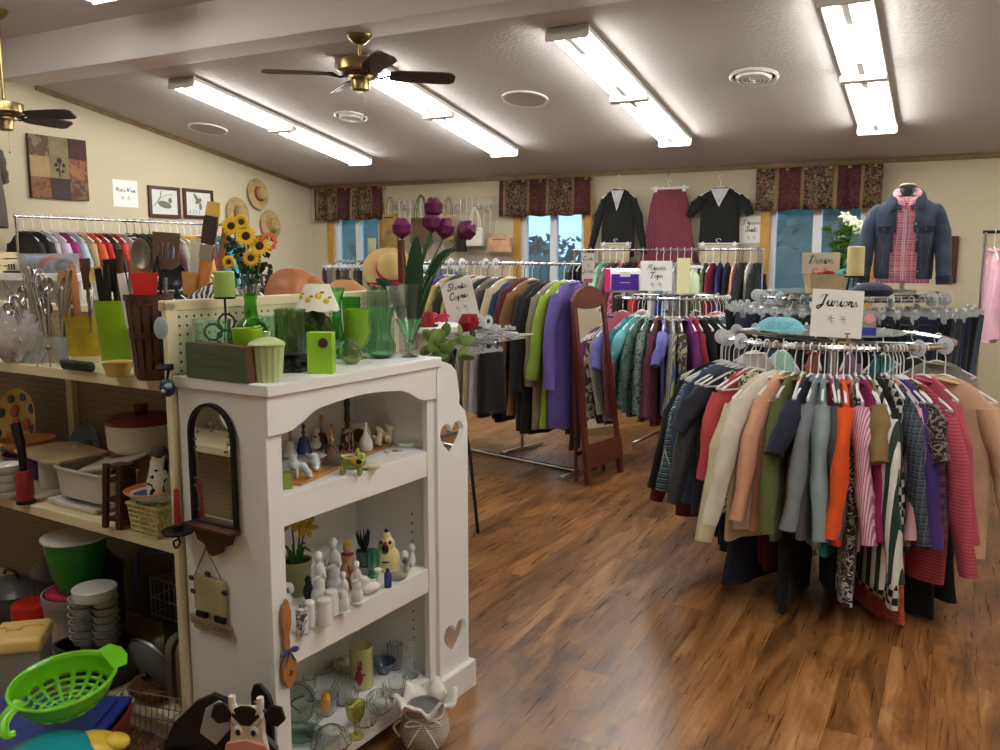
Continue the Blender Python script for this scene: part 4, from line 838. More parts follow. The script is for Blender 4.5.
# ------------------------------------------------------------ double sided gondola shelving
m,nt,b,N,LK=nodes('pegboard',.5); tc=N('ShaderNodeTexCoord'); sep=N('ShaderNodeSeparateXYZ'); LK(tc.outputs['Object'],sep.inputs[0])
def frac(out,s):
    mu=N('ShaderNodeMath',operation='MULTIPLY'); LK(out,mu.inputs[0]); mu.inputs[1].default_value=s; fr=N('ShaderNodeMath',operation='FRACT'); LK(mu.outputs[0],fr.inputs[0]); sb=N('ShaderNodeMath',operation='SUBTRACT'); LK(fr.outputs[0],sb.inputs[0]); sb.inputs[1].default_value=.5; pw=N('ShaderNodeMath',operation='POWER'); LK(sb.outputs[0],pw.inputs[0]); pw.inputs[1].default_value=2; return pw.outputs[0]
ad=N('ShaderNodeMath',operation='ADD'); LK(sep.outputs['X'],ad.inputs[0]); LK(sep.outputs['Y'],ad.inputs[1])
s1=frac(ad.outputs[0],39.4); s2=frac(sep.outputs['Z'],39.4); a2=N('ShaderNodeMath',operation='ADD'); LK(s1,a2.inputs[0]); LK(s2,a2.inputs[1])
LK(ramp(N,LK,a2.outputs[0],[(0,lin((60,52,42))),(.022,lin((214,206,172)))],'CONSTANT'),b.inputs['Base Color']); peg=m
peg2=m.copy(); peg2.name='shaded_pegboard'; _r2=[n for n in peg2.node_tree.nodes if n.type=='VALTORGB'][0]; _r2.color_ramp.elements[0].color=lin((46,38,30)); _r2.color_ramp.elements[1].color=lin((138,122,94)); _r2.color_ramp.elements[1].position=.016  # darker pegboard copy: shade at the back of the shelves put into its colour
gon=LT('gondola_shelving','long cream metal double-sided shelving with pegboard and shelves of housewares','shelving',0,0)
GX0,GX1=-4.6,-2.065; GY=2.05; YF=1.6; YR=2.55
M().box(GX1,1.545,.02,GX1+.012,YR,1.425).build('end_pegboard',peg,gon)
M().box(GX1-.008,1.54,0,GX1+.014,1.575,1.425).box(GX1-.02,1.54,1.40,GX1+.014,YR,1.43).box(GX1-.035,YR-.02,0,GX1+.014,YR+.015,1.425).build('end_frame',cream,gon,bevel=.003)
M().box(GX0,GY-.006,.1,GX1,GY+.006,1.34).build('back_pegboard',peg2,gon)
M().box(GX0,GY-.02,1.335,GX1,GY+.02,1.36).build('top_channel',cream,gon,bevel=.003)
for k,x in enumerate((-2.11,-3.33,-4.55)): M().box(x-.02,GY-.03,0,x+.02,GY+.03,1.36).build('upright',cream,gon)
for y0,y1 in ((YF,GY-.01),(GY+.01,YR-.03)):
    for z in (1.194,.705,.131):
        f=y0 if y0<GY-.1 else y1
        M().box(GX0,y0,z-.018,GX1-.01,y1,z).box(GX0,f-.004,z-.034,GX1-.01,f+.006,z-.0005).build('metal_shelf',cream,gon,bevel=.002)
M().box(GX0,YF+.05,0,GX1-.05,GY,.10).build('base_deck',cream,gon)

# ------------------------------------------------------------ helpers for small goods
def item(name,lab,cat,px,py,z,drz=0,group=None,dd=0):
    p=pz(px,py,z); t=thing(name,lab,cat,p,YAW+drz,group); return t,mpp(p)
def ves(name,lab,cat,px,py,z,prof,m,group=None,seg=28,**k):
    """a turned vessel: profile in photo pixels, standing on the surface at height z"""
    p=pz(px,py,z); s=mpp(p); o=M().lathe([(r*s,h*s) for r,h in prof],seg,**k).build(name,m); tag(o,lab,cat,group,loc=p); return o
def hollow(prof,th=1.2):
    """close a wall profile (outside, going up) with an inside wall"""
    return [(0,prof[0][1])]+prof+[(max(.3,r-th),h) for r,h in prof[::-1][:-1]]+[(max(.3,prof[0][0]-th),prof[0][1]+th),(0,prof[0][1]+th)]
Z=1.222
gg=glass((198,248,210),.04,'green_glass'); lg=glass((226,248,180),.12,'lime_glass'); cg=glass((250,253,252),.02,'clear_glass'); og=glass((195,205,150),.06,'olive_glass'); tg=glass((222,250,234),.04,'mint_glass'); dg=glass((186,206,160),.06,'dark_green_glass')
G1='green glassware on top of the white cabinet'
# box sign
A=plz(184,377,Z); B=plz(246,384,Z); bs=LT('box_sign','long dark green wooden box sign with faint script on the cabinet top','sign',A[0]+.01,A[1]+.003,Z,math.atan2(B[1]-A[1],B[0]-A[0]))
Lb=math.hypot(B[0]-A[0],B[1]-A[1])*.97; hb=36*mpp(pz(215,380,Z))
M().box(0,0,0,Lb,.035,hb).build('box_body',mat('mahogany_edge',(92,54,36),.5,0,(40,.1),var=.2),bs,bevel=.001); M().box(.001,-.0015,.001,Lb-.002,0.0005,hb-.001).build('painted_face',mat('sage_black_paint',(78,86,60),.6),bs)
q=M()
for zz in (.62,.40): q.tube([(Lb*(.14+.70*k/60),-.002,hb*(zz+.05*sin(k*1.9)*(.4+.6*abs(sin(k*.37))))) for k in range(61)],.0008,4)
q.build('lettering',mat('faded_letter',(104,110,88),.7),bs,smooth=0)
# iron candle holder with rings
t,s=item('candle_holder','black wire candle holder of linked rings behind the green box sign','candle holder',228,372,Z)
for cx,cz in ((0,34),(-13,40),(13,36),(1,50),(-1,18),(13,18)): M().tube([(cx*s+p.x,(cx%5-2)*s,cz*s+p.z) for p in circ((0,0,0),8*s,20,'xz')],1.1*s,6,closed=True).build('ring',iron,t)
M().tube([(0,0,0),(0,0,74*s)],1.2*s,6).build('stem',iron,t); M().lathe([(0,73*s),(10*s,73*s),(11*s,75*s),(0,75*s)],20).build('plate',iron,t)
c_=M().lathe([(0,0),(10*s,0),(10.2*s,1*s),(10*s,24*s),(9*s,25*s),(5*s,23.5*s),(0,23*s)],28).tube([(0,0,23*s),(0,0,26*s)],.4*s,5).build('pillar_candle',mat('sage_wax',(150,178,92),.45)); tag(c_,'sage green pillar candle on the ring candle holder','candle',loc=t.location+V((0,0,75.2*s)))
ves('fluted_canister','sage green fluted ceramic canister','canister',268,381,Z,[(0,0),(13.5,0),(14,2),(16.5,33),(17,35),(0,35)],mat('sage_ceramic',(176,190,136),.25,coat=.4),G1,seg=48,flute=(16,.03))
ves('canister_lid','sage ceramic lid with button knob on the fluted canister','lid',268,381,Z,[(0,0),(18,0),(18.5,2),(17,4),(9,8),(4,9),(3.6,11),(4.5,14),(0,15)],mat('sage_ceramic',(176,190,136),.25,coat=.4),G1)
_cn=[o for o in bpy.data.objects if o.name.startswith('fluted_canister')][0]; _ld=[o for o in bpy.data.objects if o.name.startswith('canister_lid')][0]; _ld.location=_cn.location+V((0,0,35*mpp(_cn.location)+.001)); adopt(_ld,_cn)
ves('frosted_tumbler','tall frosted lime plastic tumbler behind the fluted canister','tumbler',249,376,Z,hollow([(11,0),(12,2),(15,46),(15.5,48)]),mat('frosted_lime',(160,206,40),.35,0,None,.4),G1)
ves('ribbed_glass','mint green swirled glass tumbler beside the candle rings','glass',214,374,Z,hollow([(11,0),(14,6),(18,55)]),tg,G1,seg=48,flute=(14,.04))
t,s=item('glass_decanter','pale green glass bottle with narrow neck behind the lime tumbler','bottle',253,367.5,Z); M().lathe([(r*s,h*s) for r,h in hollow([(14,0),(17,8),(17,34),(14,44),(7,50),(6,66),(7.5,74)])],32).build('bottle_body',glass((130,200,90),.05),t)
ves('ribbed_vase','dark green ribbed cylinder vase on a black iron foot','vase',291,355,Z+.038,hollow([(13,0),(15,3),(15,44),(15.5,46)]),dg,G1,seg=48,flute=(18,.03))
t,s=item('iron_pedestal','black leafy cast iron pedestal under the dark ribbed vase','pedestal',291,371,Z); s*=1.25; M().lathe([(0,0),(14*s,0),(13*s,3*s),(8*s,6*s),(7*s,10*s),(12*s,14*s),(0,14*s)],24,flute=(7,.12)).build('foot',iron,t)
for k in range(7): M().ell((11*s*cos(k*.9),11*s*sin(k*.9),5*s),(4*s,2.4*s,3*s),8,5,(0,0,k*.9)).build('leaf',iron,t)
t,s=item('lime_box','lime green paper box with a round brown seal','box',322,373,Z,-.05); M().box(-12.5*s,-8*s,0,12.5*s,8*s,41*s).build('box_body',mat('lime_card',(140,186,36),.5),t,bevel=.001); M().at((4*s,-8.2*s,31*s),(pi/2,0,0)).lathe([(0,.3*s),(5*s,.3*s),(5*s,0)],20).build('round_seal',mat('brown_seal',(70,44,40),.5),t)
ves('glass_goblet','lime glass hurricane goblet with clear foot','goblet',358,359,Z,[(0,0),(9,0),(9,1),(3,3),(2.5,8),(6,12),(12,22),(13.5,30),(11.5,38),(13,50),(12,50),(10.5,38),(12.4,30),(11,22),(5,13),(0,12)],mat('frosted_lime_glass',(176,220,70),.18,0,None,.6,coat=.6),G1)
ves('glass_apple','small olive glass apple-shaped votive','votive',352,364,Z,hollow([(5,0),(8.5,4),(9.5,10),(7,18),(4,23),(4.5,25)],1),og,G1)
ves('emerald_vase','emerald ribbed vase with bulb base and flared neck','vase',382,358,Z,hollow([(8,0),(13.5,5),(14,14),(9.5,22),(8.5,27),(10.5,40),(13.5,51)],1),gg,G1,seg=48,flute=(14,.05))
ves('slim_vase','slim bright green glass bud vase with flared lip','vase',338,358,Z,hollow([(7,0),(8,10),(4.5,38),(4.5,56),(8.5,70)],1),glass((170,242,185),.04,'bright_green_glass'),G1)
ves('slim_tumbler','pale green slim glass tumbler beside the bud vase','tumbler',352,355,Z,hollow([(7,0),(8,30),(9.5,58)],1),glass((110,200,100),.08),G1)
t,s=item('artichoke_dish','dark green glass artichoke-shaped covered dish','dish',312,361,Z); s*=1.4; M().lathe([(r*s,h*s) for r,h in hollow([(8,0),(12,4),(22,12),(24,16)],1.2)],36,flute=(12,.03)).build('bowl',gg,t)
q=M()
for ring_,(rr,zz,n) in enumerate(((13,20,9),(10,27,8),(6,33,6),(2,37,3))):
    for k in range(n):
        a_=2*pi*k/n+ring_*.3; q.ell((rr*s*cos(a_),rr*s*sin(a_),zz*s),(4.5*s,2.5*s,6*s),8,6,(0,-.4,a_))
q.build('scaled_lid',glass((130,165,90),.15),t)
ves('tall_clear_vase','tall clear glass cylinder vase with dark green band','vase',380,350,Z,hollow([(11,0),(12,2),(12,62),(13,64)],1),glass((190,215,190),.05),G1)
ves('pebbled_vase','tall pebbled clear glass vase behind the emerald vase','vase',398,352,Z,hollow([(9,0),(10,4),(9,40),(10.5,66)],1),cg,G1,seg=40,flute=(9,.06))
ves('frosted_flute_vase','clear flared vase holding the purple tulips','vase',411,350,Z,hollow([(6,0),(7,4),(5,10),(9,45),(12,66)],1),glass((220,230,226),.25),G1)
ves('martini_glass','emerald bowled martini glass on a clear stem','glass',410,357,Z,[(0,0),(9,0),(9,1),(2,3),(1.6,14),(4,17),(14,38),(13,38),(3,19),(0,18)],gg,G1)
ves('shallow_compote','small mint glass compote at the back of the cabinet top','dish',330,366,Z,hollow([(4,0),(3,5),(8,9),(9,12)],.9),tg,G1)
ves('swirl_goblet','mint green swirled glass goblet between the bottle and the dark vase','goblet',274,365,Z,hollow([(9,0),(7,4),(11,12),(14,36),(15,50)],1),tg,G1,seg=48,flute=(12,.05))
ves('tinted_tumbler','lime tinted ribbed tumbler behind the lime box','tumbler',330,357,Z,hollow([(9,0),(10,20),(11,40)],1),lg,G1,seg=48,flute=(16,.03))
ves('sherbet_glass','green sherbet glass between the dark vase and the lime box','glass',306,360,Z,hollow([(7,0),(2,3),(2,10),(9,20),(10,30)],1),gg,G1)
ves('green_votive','short green glass votive behind the goblet','votive',370,352,Z,hollow([(8,0),(9,4),(9,18)],1),gg,G1)

# ------------------------------------------------------------ knick-knacks on the cabinet shelves
def blob(name,lab,cat,px,py,z,parts,m,group=None,rz=0,extra=()):
    """figurine: ellipsoids (cx,cy,cz,rx,ry,rz) in photo pixels melted into one body; extra: (part name, parts, material)"""
    t,s=item(name,lab,cat,px,py,z,rz,group)
    q=M()
    for e in parts: q.ell(tuple(v*s for v in e[:3]),tuple(v*s for v in e[3:6]),12,8,e[6] if len(e)>6 else None)
    o=q.build('body',m,t)
    r_=o.modifiers.new('r','REMESH'); r_.mode='VOXEL'; r_.voxel_size=max(.0012,.9*s); r_.use_smooth_shade=True
    sm=o.modifiers.new('m','SMOOTH'); sm.iterations=3
    for nm,ps,mm in extra:
        q=M()
        for e in ps: q.ell(tuple(v*s for v in e[:3]),tuple(v*s for v in e[3:6]),10,7,e[6] if len(e)>6 else None)
        q.build(nm,mm,t)
    return t
S1,S2,S3=.912,.508,.116
K1_='figurines on the upper cabinet shelf'; K2_='figurines on the middle cabinet shelf'; K3_='glassware on the bottom cabinet shelf'
greyp=mat('grey_bisque',(190,190,190),.45); bluep=mat('delft_blue',(50,60,130),.25,coat=.4); skin=mat('painted_skin',(206,160,130),.4); greenc=mat('moss_ceramic',(140,156,70),.25,coat=.4); creamc=mat('cream_ceramic',(222,210,176),.3,coat=.3); yel=mat('yellow_paint',(220,196,40),.4); blackc=mat('black_ceramic',(22,22,24),.2,coat=.5); redp=mat('red_paint',(176,40,40),.4); goldp=mat('gold_trim',(200,150,90),.25,.9)
A=pz(294,486,S1); B=pz(404,437,S1)
tr=thing('wooden_tray','brown wooden tray with raised handle ends under the figurines','tray',(A+B)/2+V((-.03,0,0)),math.atan2(B.y-A.y,B.x-A.x)); Lt=(B-A).length
M().box(-Lt/2,-.05,0,Lt/2,.07,.008).build('tray_base',wood,tr,bevel=.002); M().prism([(-.06,0),(-.06,.02),(-.03,.045),(.03,.045),(.06,.02),(.06,0)],0,.01).build('tray_end',darkwood,tr,loc=(Lt/2-.01,0.01,0.008),rot=(0,0,pi/2))
Z1=S1+.009
ves('green_trinket_pot','small square green ceramic pot at the shelf end','pot',287,488,S1,hollow([(7,0),(7.4,2),(7,16)],1.2),greenc,K1_,seg=4)
blob('dog_figurine','grey and white china dog bending its head down','figurine',301,478,Z1,[(-6,0,13,7,5,5),(2,0,12,6,4,4.5,(0,.5,0)),(7,0,6,4,3,4),(9,0,2,3.5,3,2.5),(-9,2,6,2,2,7),(-3,-3,5,2,2,6),(-8,0,20,4.5,4,4.5)],mat('grey_white_china',(200,206,214),.2,coat=.5),K1_)
blob('donkey_figurine','white and grey donkey head figurine with long ears','figurine',315,470,Z1,[(0,0,8,6,5,6),(2,-3,4,4,4,4.5),(-5,0,14,5,2,2,(0,.5,0)),(7,0,14,6,2,2,(0,-.3,0)),(-1,0,14,5,4,4)],mat('grey_white_china',(200,206,214),.2,coat=.5),K1_,extra=(('muzzle',[(2,-5.5,3,3.4,2.6,3)],porcelain),))
def bell(lab,px,py,z,s_,m,hm,hh=14,g=K1_):
    t,s=item('table_bell',lab,'bell',px,py,z,0,g); s*=s_
    M().lathe([(r*s,h*s) for r,h in [(9,0),(8.5,1),(7,6),(6,12),(4,17),(0,18.5),(0,17.5),(3.4,16),(5.2,12),(6.4,6),(8,.5)]],24).build('bell_body',m,t)
    M().lathe([(r*s,h*s) for r,h in [(0,17.5),(1.6,18),(1.2,20),(2.3,22),(1.1,24),(1.8,17.5+hh*.7),(2.4,17.5+hh*.85),(0,18+hh)]],14).build('handle',hm,t); return t
bell('white china bell painted with a wreath','290.5'and 290.5,456,Z1,.85,porcelain,goldp); bell('cobalt blue glass bell','304'and 304,453,Z1,.95,bluep,glass((60,70,160),.1))
blob('bird_bell','small white bell topped with a dove','bell',316.5,449,Z1,[(0,0,5,6,6,5.5),(0,0,11,4,4,4),(0,0,17,2.4,2.4,4),(1.5,0,20,3,1.6,1.6,(0,.4,0))],porcelain,K1_,extra=(('green_sprig',[(0,-3.6,13,2,1,1.4)],greenc),))
bell('clear glass bell with a copper twisted handle',332,464,Z1,1.15,glass((225,225,225),.12),goldp,18); bell('brown glass bell at the back of the tray',322,448,Z1,.9,glass((130,90,60),.2),goldp,20)
t,s=item('scottie_planter','moss green scottie dog planter with a yellow bow','planter',352,474,S1,0,K1_)
q=M()
for e in ((0,0,11,12,6,7),(9,0,17,5.5,4.6,6),(11,-2,13,4,3.4,4),(-9,3,3,2.6,2.4,5),(-9,-3,3,2.6,2.4,5),(8,3,3,2.6,2.4,5),(8,-3,3,2.6,2.4,5),(-11,0,17,2,2,4),(6,-3,23,1.8,1.4,3.4),(6,3,23,1.8,1.4,3.4)): q.ell(tuple(v*s for v in e[:3]),tuple(v*s for v in e[3:]),10,7)
o=q.build('dog_body',greenc,t); r_=o.modifiers.new('r','REMESH'); r_.mode='VOXEL'; r_.voxel_size=.0016; r_.use_smooth_shade=True
M().ell((6*s,-5.6*s,14*s),(7*s,1.6*s,4*s),10,6,(0,.3,0)).build('bow',yel,t); M().ell((8*s,-6.6*s,14*s),(3.4*s,1.3*s,3*s),8,5).build('bow_center',blackc,t)
M().lathe([(r*s,h*s) for r,h in ((8,17),(9,19),(7,19),(6.5,17))],16).build('cream_rim',creamc,t,loc=(-1.5*s,0,0))
blob('cream_dish','cream shell dish with tiny painted flowers beside the scottie','dish',371,469,S1,[(0,0,3,11,7,3.2),(5,0,5,6,5,2)],creamc,K1_)
t,s=item('tall_bell','tall bell with long black handle and dark painted body','bell',348,450,Z1,0,K1_); M().lathe([(r*s,h*s) for r,h in [(9,0),(8.5,2),(7,8),(6,16),(5,22),(0,24)]],24).build('bell_body',F('floral',(60,34,30),(190,150,120),(24,20,20)),t); M().lathe([(r*s,h*s) for r,h in [(0,23),(3,24),(2,27),(3.2,30),(2.6,42),(3.4,48),(1.5,54),(0,55)]],16).build('handle',blackc,t)
t,s=item('ship_plate','small round cream plate with a dark rim standing on its edge','plate',359,448,Z1,0,K1_); M().at((0,3*s,13*s),(pi/2-.15,0,0)).lathe([(0,0),(8*s,.5*s),(12*s,2*s),(12.3*s,2.4*s),(0,1.2*s)],28).build('plate_body',creamc,t); M().at((0,1.2*s,12.5*s),(pi/2-.15,0,0)).lathe([(0,.2*s),(7*s,.8*s),(7*s,0)],24).build('painted_scene',mat('dark_scene',(70,40,34),.4),t)
ves('white_bud_vase','white china bud vase with slender neck','vase',366,450,Z1,[(0,0),(6,0),(7,4),(6.5,10),(3,16),(1.6,20),(1.6,27),(2.2,28),(0,27.5)],porcelain,K1_)
for k,(x,y) in enumerate(((377.5,446),(387,443))):
    blob('poodle_figurine','cream curly poodle figurine, the one %s'%('next to the white bud vase','next to the red flower card')[k],'figurine',x,y,Z1,[(0,0,5,5,4,4.6),(2,0,10,3.4,3,4),(2,0,16,3.6,3.4,3.6),(0,0,18,2.6,2.6,2.4),(-4,0,9,2.4,2.4,2.4),(-3,2,2,1.6,1.6,2.6),(3,-2,2,1.6,1.6,2.6),(5,0,15,2.4,1.6,1.6)],creamc,K1_)
t,s=item('flower_card','small white card with a red flower lying on the shelf edge','card',394,452,S1,.5,K1_); M().box(-9*s,-6*s,0,9*s,6*s,.8*s).build('card_body',porcelain,t); M().ell((1*s,-1*s,1*s),(3.4*s,2.4*s,.8*s),8,5).build('red_flower',redp,t)
t,s=item('soap_dish','small white oblong dish near the cabinet back corner','dish',409,446,S1,.5,K1_); M().lathe([(r*s,h*s) for r,h in hollow([(7,0),(9,2),(10,4)],1)],24,ox=1.3,oy=.7).build('dish_body',porcelain,t)
# middle shelf
t,s=item('potted_narcissus','yellow artificial narcissus in a sage ceramic pot','potted flower',297,594,S2,0)
M().lathe([(r*s,h*s) for r,h in hollow([(10,0),(12,4),(15,30),(16,32),(16,36)],1.5)],28).build('pot',mat('sage_pot',(150,150,96),.4),t); M().lathe([(0,33*s),(14*s,33*s)],24).build('soil',mat('dark_moss',(40,36,26),.9,0,(90,.6)),t)
leafm=mat('leaf_green',(56,92,42),.5); darkleaf=mat('dark_leaf',(28,62,34),.5)
for k,(x,z_,l) in enumerate(((-3,76,0),(6,80,.2),(12,70,.5))):
    M().tube(spl([(x*.3*s,0,33*s),(x*.6*s,0,55*s),(x*s,-2*s,z_*s)],4),.9*s,6).build('flower_stem',leafm,t); q=M()
    for j in range(6): a_=j*pi/3; q.at((x*s,-3*s,z_*s),(.9,0,0)).ell((7*s*cos(a_),7*s*sin(a_),0),(6*s,3*s,.8*s),8,5,(0,0,a_))
    q.at((x*s,-4*s,z_*s),(.9,0,0)).lathe([(2*s,0),(3*s,4*s),(4*s,5*s),(2.6*s,4*s)],12); q.build('blossom',mat('narcissus_yellow',(214,180,60),.6),t)
for k in range(6):
    a_=k*1.05; M().tube(spl([(5*s*cos(a_),5*s*sin(a_),33*s),(8*s*cos(a_),8*s*sin(a_),48*s),(15*s*cos(a_),15*s*sin(a_),(44+5*(k%2))*s)],4),[1.6*s]*6+[1*s]*2+[.3*s],6,flat=.25).build('leaf',leafm,t)
blob('goose_figurine','white goose figurine curled beside the narcissus pot','figurine',286,606,S2,[(0,0,7,7,6,7),(-4,0,16,3,3,8,(0,.3,0)),(2,0,22,6,3,3),(6,0,18,3,2,5)],porcelain,K2_)
gr_=mat('white_bisque',(226,226,224),.4)
def statue(lab,px,py,h,m,g=K2_,base=True,arms=True):
    k=h/50; P_=[(0,0,10*k,7*k,5.5*k,11*k),(0,0,22*k,5.5*k,4.6*k,8*k),(1*k,0,33*k,5*k,3.8*k,7*k),(0,0,39*k,2*k,2*k,3*k),(0,-.6*k,44*k,3.4*k,3.4*k,4.2*k),(0,.8*k,45*k,3.8*k,3.6*k,4*k)]
    if arms: P_+=[(-4.6*k,-1*k,31*k,1.8*k,2*k,5*k,(0,.2,0)),(-1.5*k,-4.2*k,27*k,4.4*k,1.6*k,1.7*k,(0,-.3,.3)),(4.6*k,-1*k,31*k,1.8*k,2*k,5*k,(0,-.2,0))]
    if base: P_.append((0,0,1.4*k,8.5*k,7*k,2*k))
    return blob('statuette',lab,'figurine',px,py,S2,P_,m,g)
statue('white robed lady statuette holding a bird','319'and 319.5,608,60,gr_); statue('tall grey stone-look saint statuette on a column','x'and 334,600,66,greyp)
statue('white kneeling angel statuette, the shorter of the pair','x'and 344,613,44,gr_); statue('white standing angel statuette beside the swan','x'and 357,604,46,gr_)
for k,(x,y,w,h,d) in enumerate(((302.5,634,6,29,'white china shaker painted with grey flowers'),(310,626,5.5,27,'white china shaker half hidden behind the flowered one'),(325,624,7.5,28,'wide white lidded china jar'),(332,614,7,26,'white lidded china jar behind the wide one'))):
    ves('china_shaker',d,'shaker',x,y,S2,[(0,0),(w,0),(w*1.02,1),(w,h*.8),(w*.95,h*.82),(w*1.03,h*.84),(w*.98,h*.93),(w*.6,h),(0,h)],porcelain if k!=0 else F('floral',(232,232,232),(90,90,100),scale=1.6,rough=.3),K2_)
blob('swan_figurine','white china swan with raised wings','figurine',369,594,S2,[(0,0,7,12,7,7),(-5,3,12,8,2,7,(0,.7,0)),(-5,-3,12,8,2,7,(0,.7,0)),(10,0,15,2.4,2.4,9,(0,.25,0)),(9,0,24,4,2.6,3)],porcelain,K2_,rz=.3,extra=(('beak',[(13,0,23,3,1,1)],goldp),))
ves('navy_bottle','tiny navy blue bottle on the shelf edge','bottle',388,587,S2,[(0,0),(3.6,0),(3.8,1),(3.8,13),(3,15),(2,16),(2,19),(0,19)],bluep,K2_)
blob('bonnet_goose','grey goose figurine wearing a blue bonnet','figurine',401,580,S2,[(-3,0,5,10,5,4.6),(5,0,12,3,2.6,7),(6,0,19,3.4,3,3)],mat('taupe_bisque',(176,168,156),.5),K2_,extra=(('bonnet',[(5,0,20,3.8,3.4,3.4)],mat('dusty_blue',(90,100,140),.6)),))
ves('cactus_ornament','green glass cactus ornament','ornament',373,577,S2,[(0,0),(4.5,0),(5,2),(3.4,4),(3,8),(6,12),(6.6,20),(5,28),(0,31)],mat('cactus_glass',(30,110,70),.2,coat=.5),K2_,seg=40,flute=(8,.1))
blob('owl_jar','cream round owl cookie jar with dark beak','jar',387,572,S2,[(0,0,14,14,11,15),(0,0,29,9,8,9),(0,0,37,5,4.5,5)],mat('butter_ceramic',(216,202,150),.2,coat=.5),K2_,extra=(('beak',[(0,-9,27,3.4,2,6)],blackc),('topknot',[(0,0,42,2,2,3)],blackc),('eye',[(-4.5,-7,33,1.6,1,2)],blackc),('eye',[(4.5,-7,33,1.6,1,2)],blackc),('nose_spot',[(0,-10.5,33,2,1.4,2.4)],redp),('foot_mark',[(0,-11,14,4.4,.8,.9)],blackc)))
for k,(x,y,d) in enumerate(((405,571,'white bonneted pair figurine, the shorter by the goose'),(412,566,'white bonneted pair figurine, the taller by the cabinet side'))):
    blob('bonnet_figurine',d,'figurine',x,y,S2,[(0,0,6,4.4,4,7),(0,0,13,3,3,4),(0,0,17+k*2,4,4,4.4)],gr_,K2_)
blob('clown_figurine','seated clown figurine in yellow and red clothes','figurine',348,578,S2,[(0,0,8,8,7,9),(0,0,20,6,5,8),(-5,-3,5,3,4,3),(5,-3,5,3,4,3)],mat('tan_paint',(176,140,104),.5),K2_,extra=(('clown_head',[(0,-1,31,4.6,4.4,5)],skin),('yellow_cap',[(0,0,36,5.4,5,3)],yel),('collar_ruff',[(0,0,25,7,6,1.8)],redp)))
t,s=item('agave_ornament','dark spiky agave ornament in a blue and white cup','ornament',365,566,S2,0,K2_); M().lathe([(r*s,h*s) for r,h in hollow([(5,0),(8,3),(9,16)],1)],20).build('cup',mat('slate_ceramic',(104,112,134),.3),t); q=M()
for k in range(14): a_=k*2.4; e_=.35+.45*((k*7)%5)/5; q.tube([(0,0,15*s),(6*s*cos(a_)*e_*1.4,6*s*sin(a_)*e_*1.4,25*s),(13*s*cos(a_)*e_,13*s*sin(a_)*e_,(34+6*(1-e_))*s)],[1.6*s,1.3*s,.2*s],6)
q.build('spiky_leaves',mat('agave_dark',(26,40,34),.5),t)
blob('bear_figurine','brown and cream bear figurine behind the angels','figurine',353,590,S2,[(0,0,8,7,6,8),(0,0,20,5.5,5,5.5),(-4,0,25,2,1.6,2),(4,0,25,2,1.6,2)],mat('cocoa_paint',(140,96,70),.5),K2_)
blob('lamb_figurine','small dark blue china lamb behind the robed lady','figurine',309,603,S2,[(0,0,12,6,5,10),(0,0,24,4,4,5)],mat('ink_blue_china',(44,44,60),.3),K2_)
# wooden ornament hanging on the stile
hp=V(L2W(CX1+.012,CY0+.035,0)); top=plx(290,597,CX1+.01)[2]; bot=plx(296,683,CX1+.01)[2]; sc2=(top-bot)/86
wo=thing('wooden_spoon_ornament','hanging wooden double-ended ornament with a blue ribbon bow on the cabinet stile','ornament',V((hp.x,hp.y,bot)),TH-pi/2*-1)
q=M().plate([[(x*sc2,z*sc2) for x,z in ((-2,0),(4,2),(9,10),(9,20),(5,28),(2,34),(1,52),(4,62),(4,74),(0,86),(-5,80),(-7,66),(-5,54),(-4,34),(-8,24),(-8,12))],[(x*sc2,z*sc2) for x,z in [(1+2.4*cos(a_),14+3*sin(a_)) for a_ in [k*pi/6 for k in range(12)]]]],.012).build('wooden_body',mat('amber_wood',(170,112,58),.35,0,(30,.1),var=.2,coat=.3),wo,smooth=0,bevel=.001)
q=M()
for sx_ in (-1,1): q.ell((sx_*6*sc2,-.008,36*sc2),(6*sc2,.004,3*sc2),10,6,(0,sx_*.3,0)).tube([(0,-.008,36*sc2),(sx_*7*sc2,-.009,24*sc2)],.0035,5,flat=.3)
q.build('ribbon_bow',mat('navy_ribbon',(54,66,110),.6),wo)
# bottom shelf glassware
ves('story_tumbler','pale yellow drinking glass painted with a dressed rabbit','glass',362,686,S3,hollow([(11,0),(11.5,1),(11.5,42),(12,43)],.8),mat('yellow_printed_glass',(206,200,140),.2,0,None,.15),K3_)
t,s=item('painted_rabbit','painted dressed rabbit picture wrapping the yellow glass','decal',362,686,S3); bpy.data.objects.remove(t)
rt=bpy.data.objects[[o.name for o in bpy.data.objects if o.name.startswith('story_tumbler')][0]]
s=mpp(rt.location); q=M()
for (cx,cz,rx,rz_) in ((-1,14,4,8),(0,24,2.8,3),(1.5,29,1,3.4),(-1,29,1,3.4),(3,17,3,1.4)): q.ell((cx*s,0,cz*s),(rx*s,.6*s,rz_*s),10,6)
o=q.build('rabbit_figure',mat('maroon_print',(140,54,54),.5),rt,rot=(0,0,YAW),loc=(11.3*s*sin(YAW),-11.3*s*cos(YAW),0))
ves('blue_flower_bowl','clear bowl ringed with blue painted flowers','bowl',384,673,S3,hollow([(5,0),(7,2),(11,9),(12.5,13)],.9),mat('blue_print_glass',(120,140,180),.15,0,None,.5),K3_)
def cut(lab,px,py,prof,nm='cut_glass_bowl',cat='bowl',fl=(14,.07),m=cg): return ves(nm,lab,cat,px,py,S3,hollow(prof,1),m,K3_,seg=56,flute=fl)
cut('faceted clear glass bowl, big one in the middle of the bottom shelf',345,703,[(8,0),(12,5),(14,14),(11,22)]); cut('cut glass dome-shaped dish by the shelf edge',331,745,[(18,0),(20,3),(16,12),(8,19),(5,20)],'cut_glass_dome','dish')
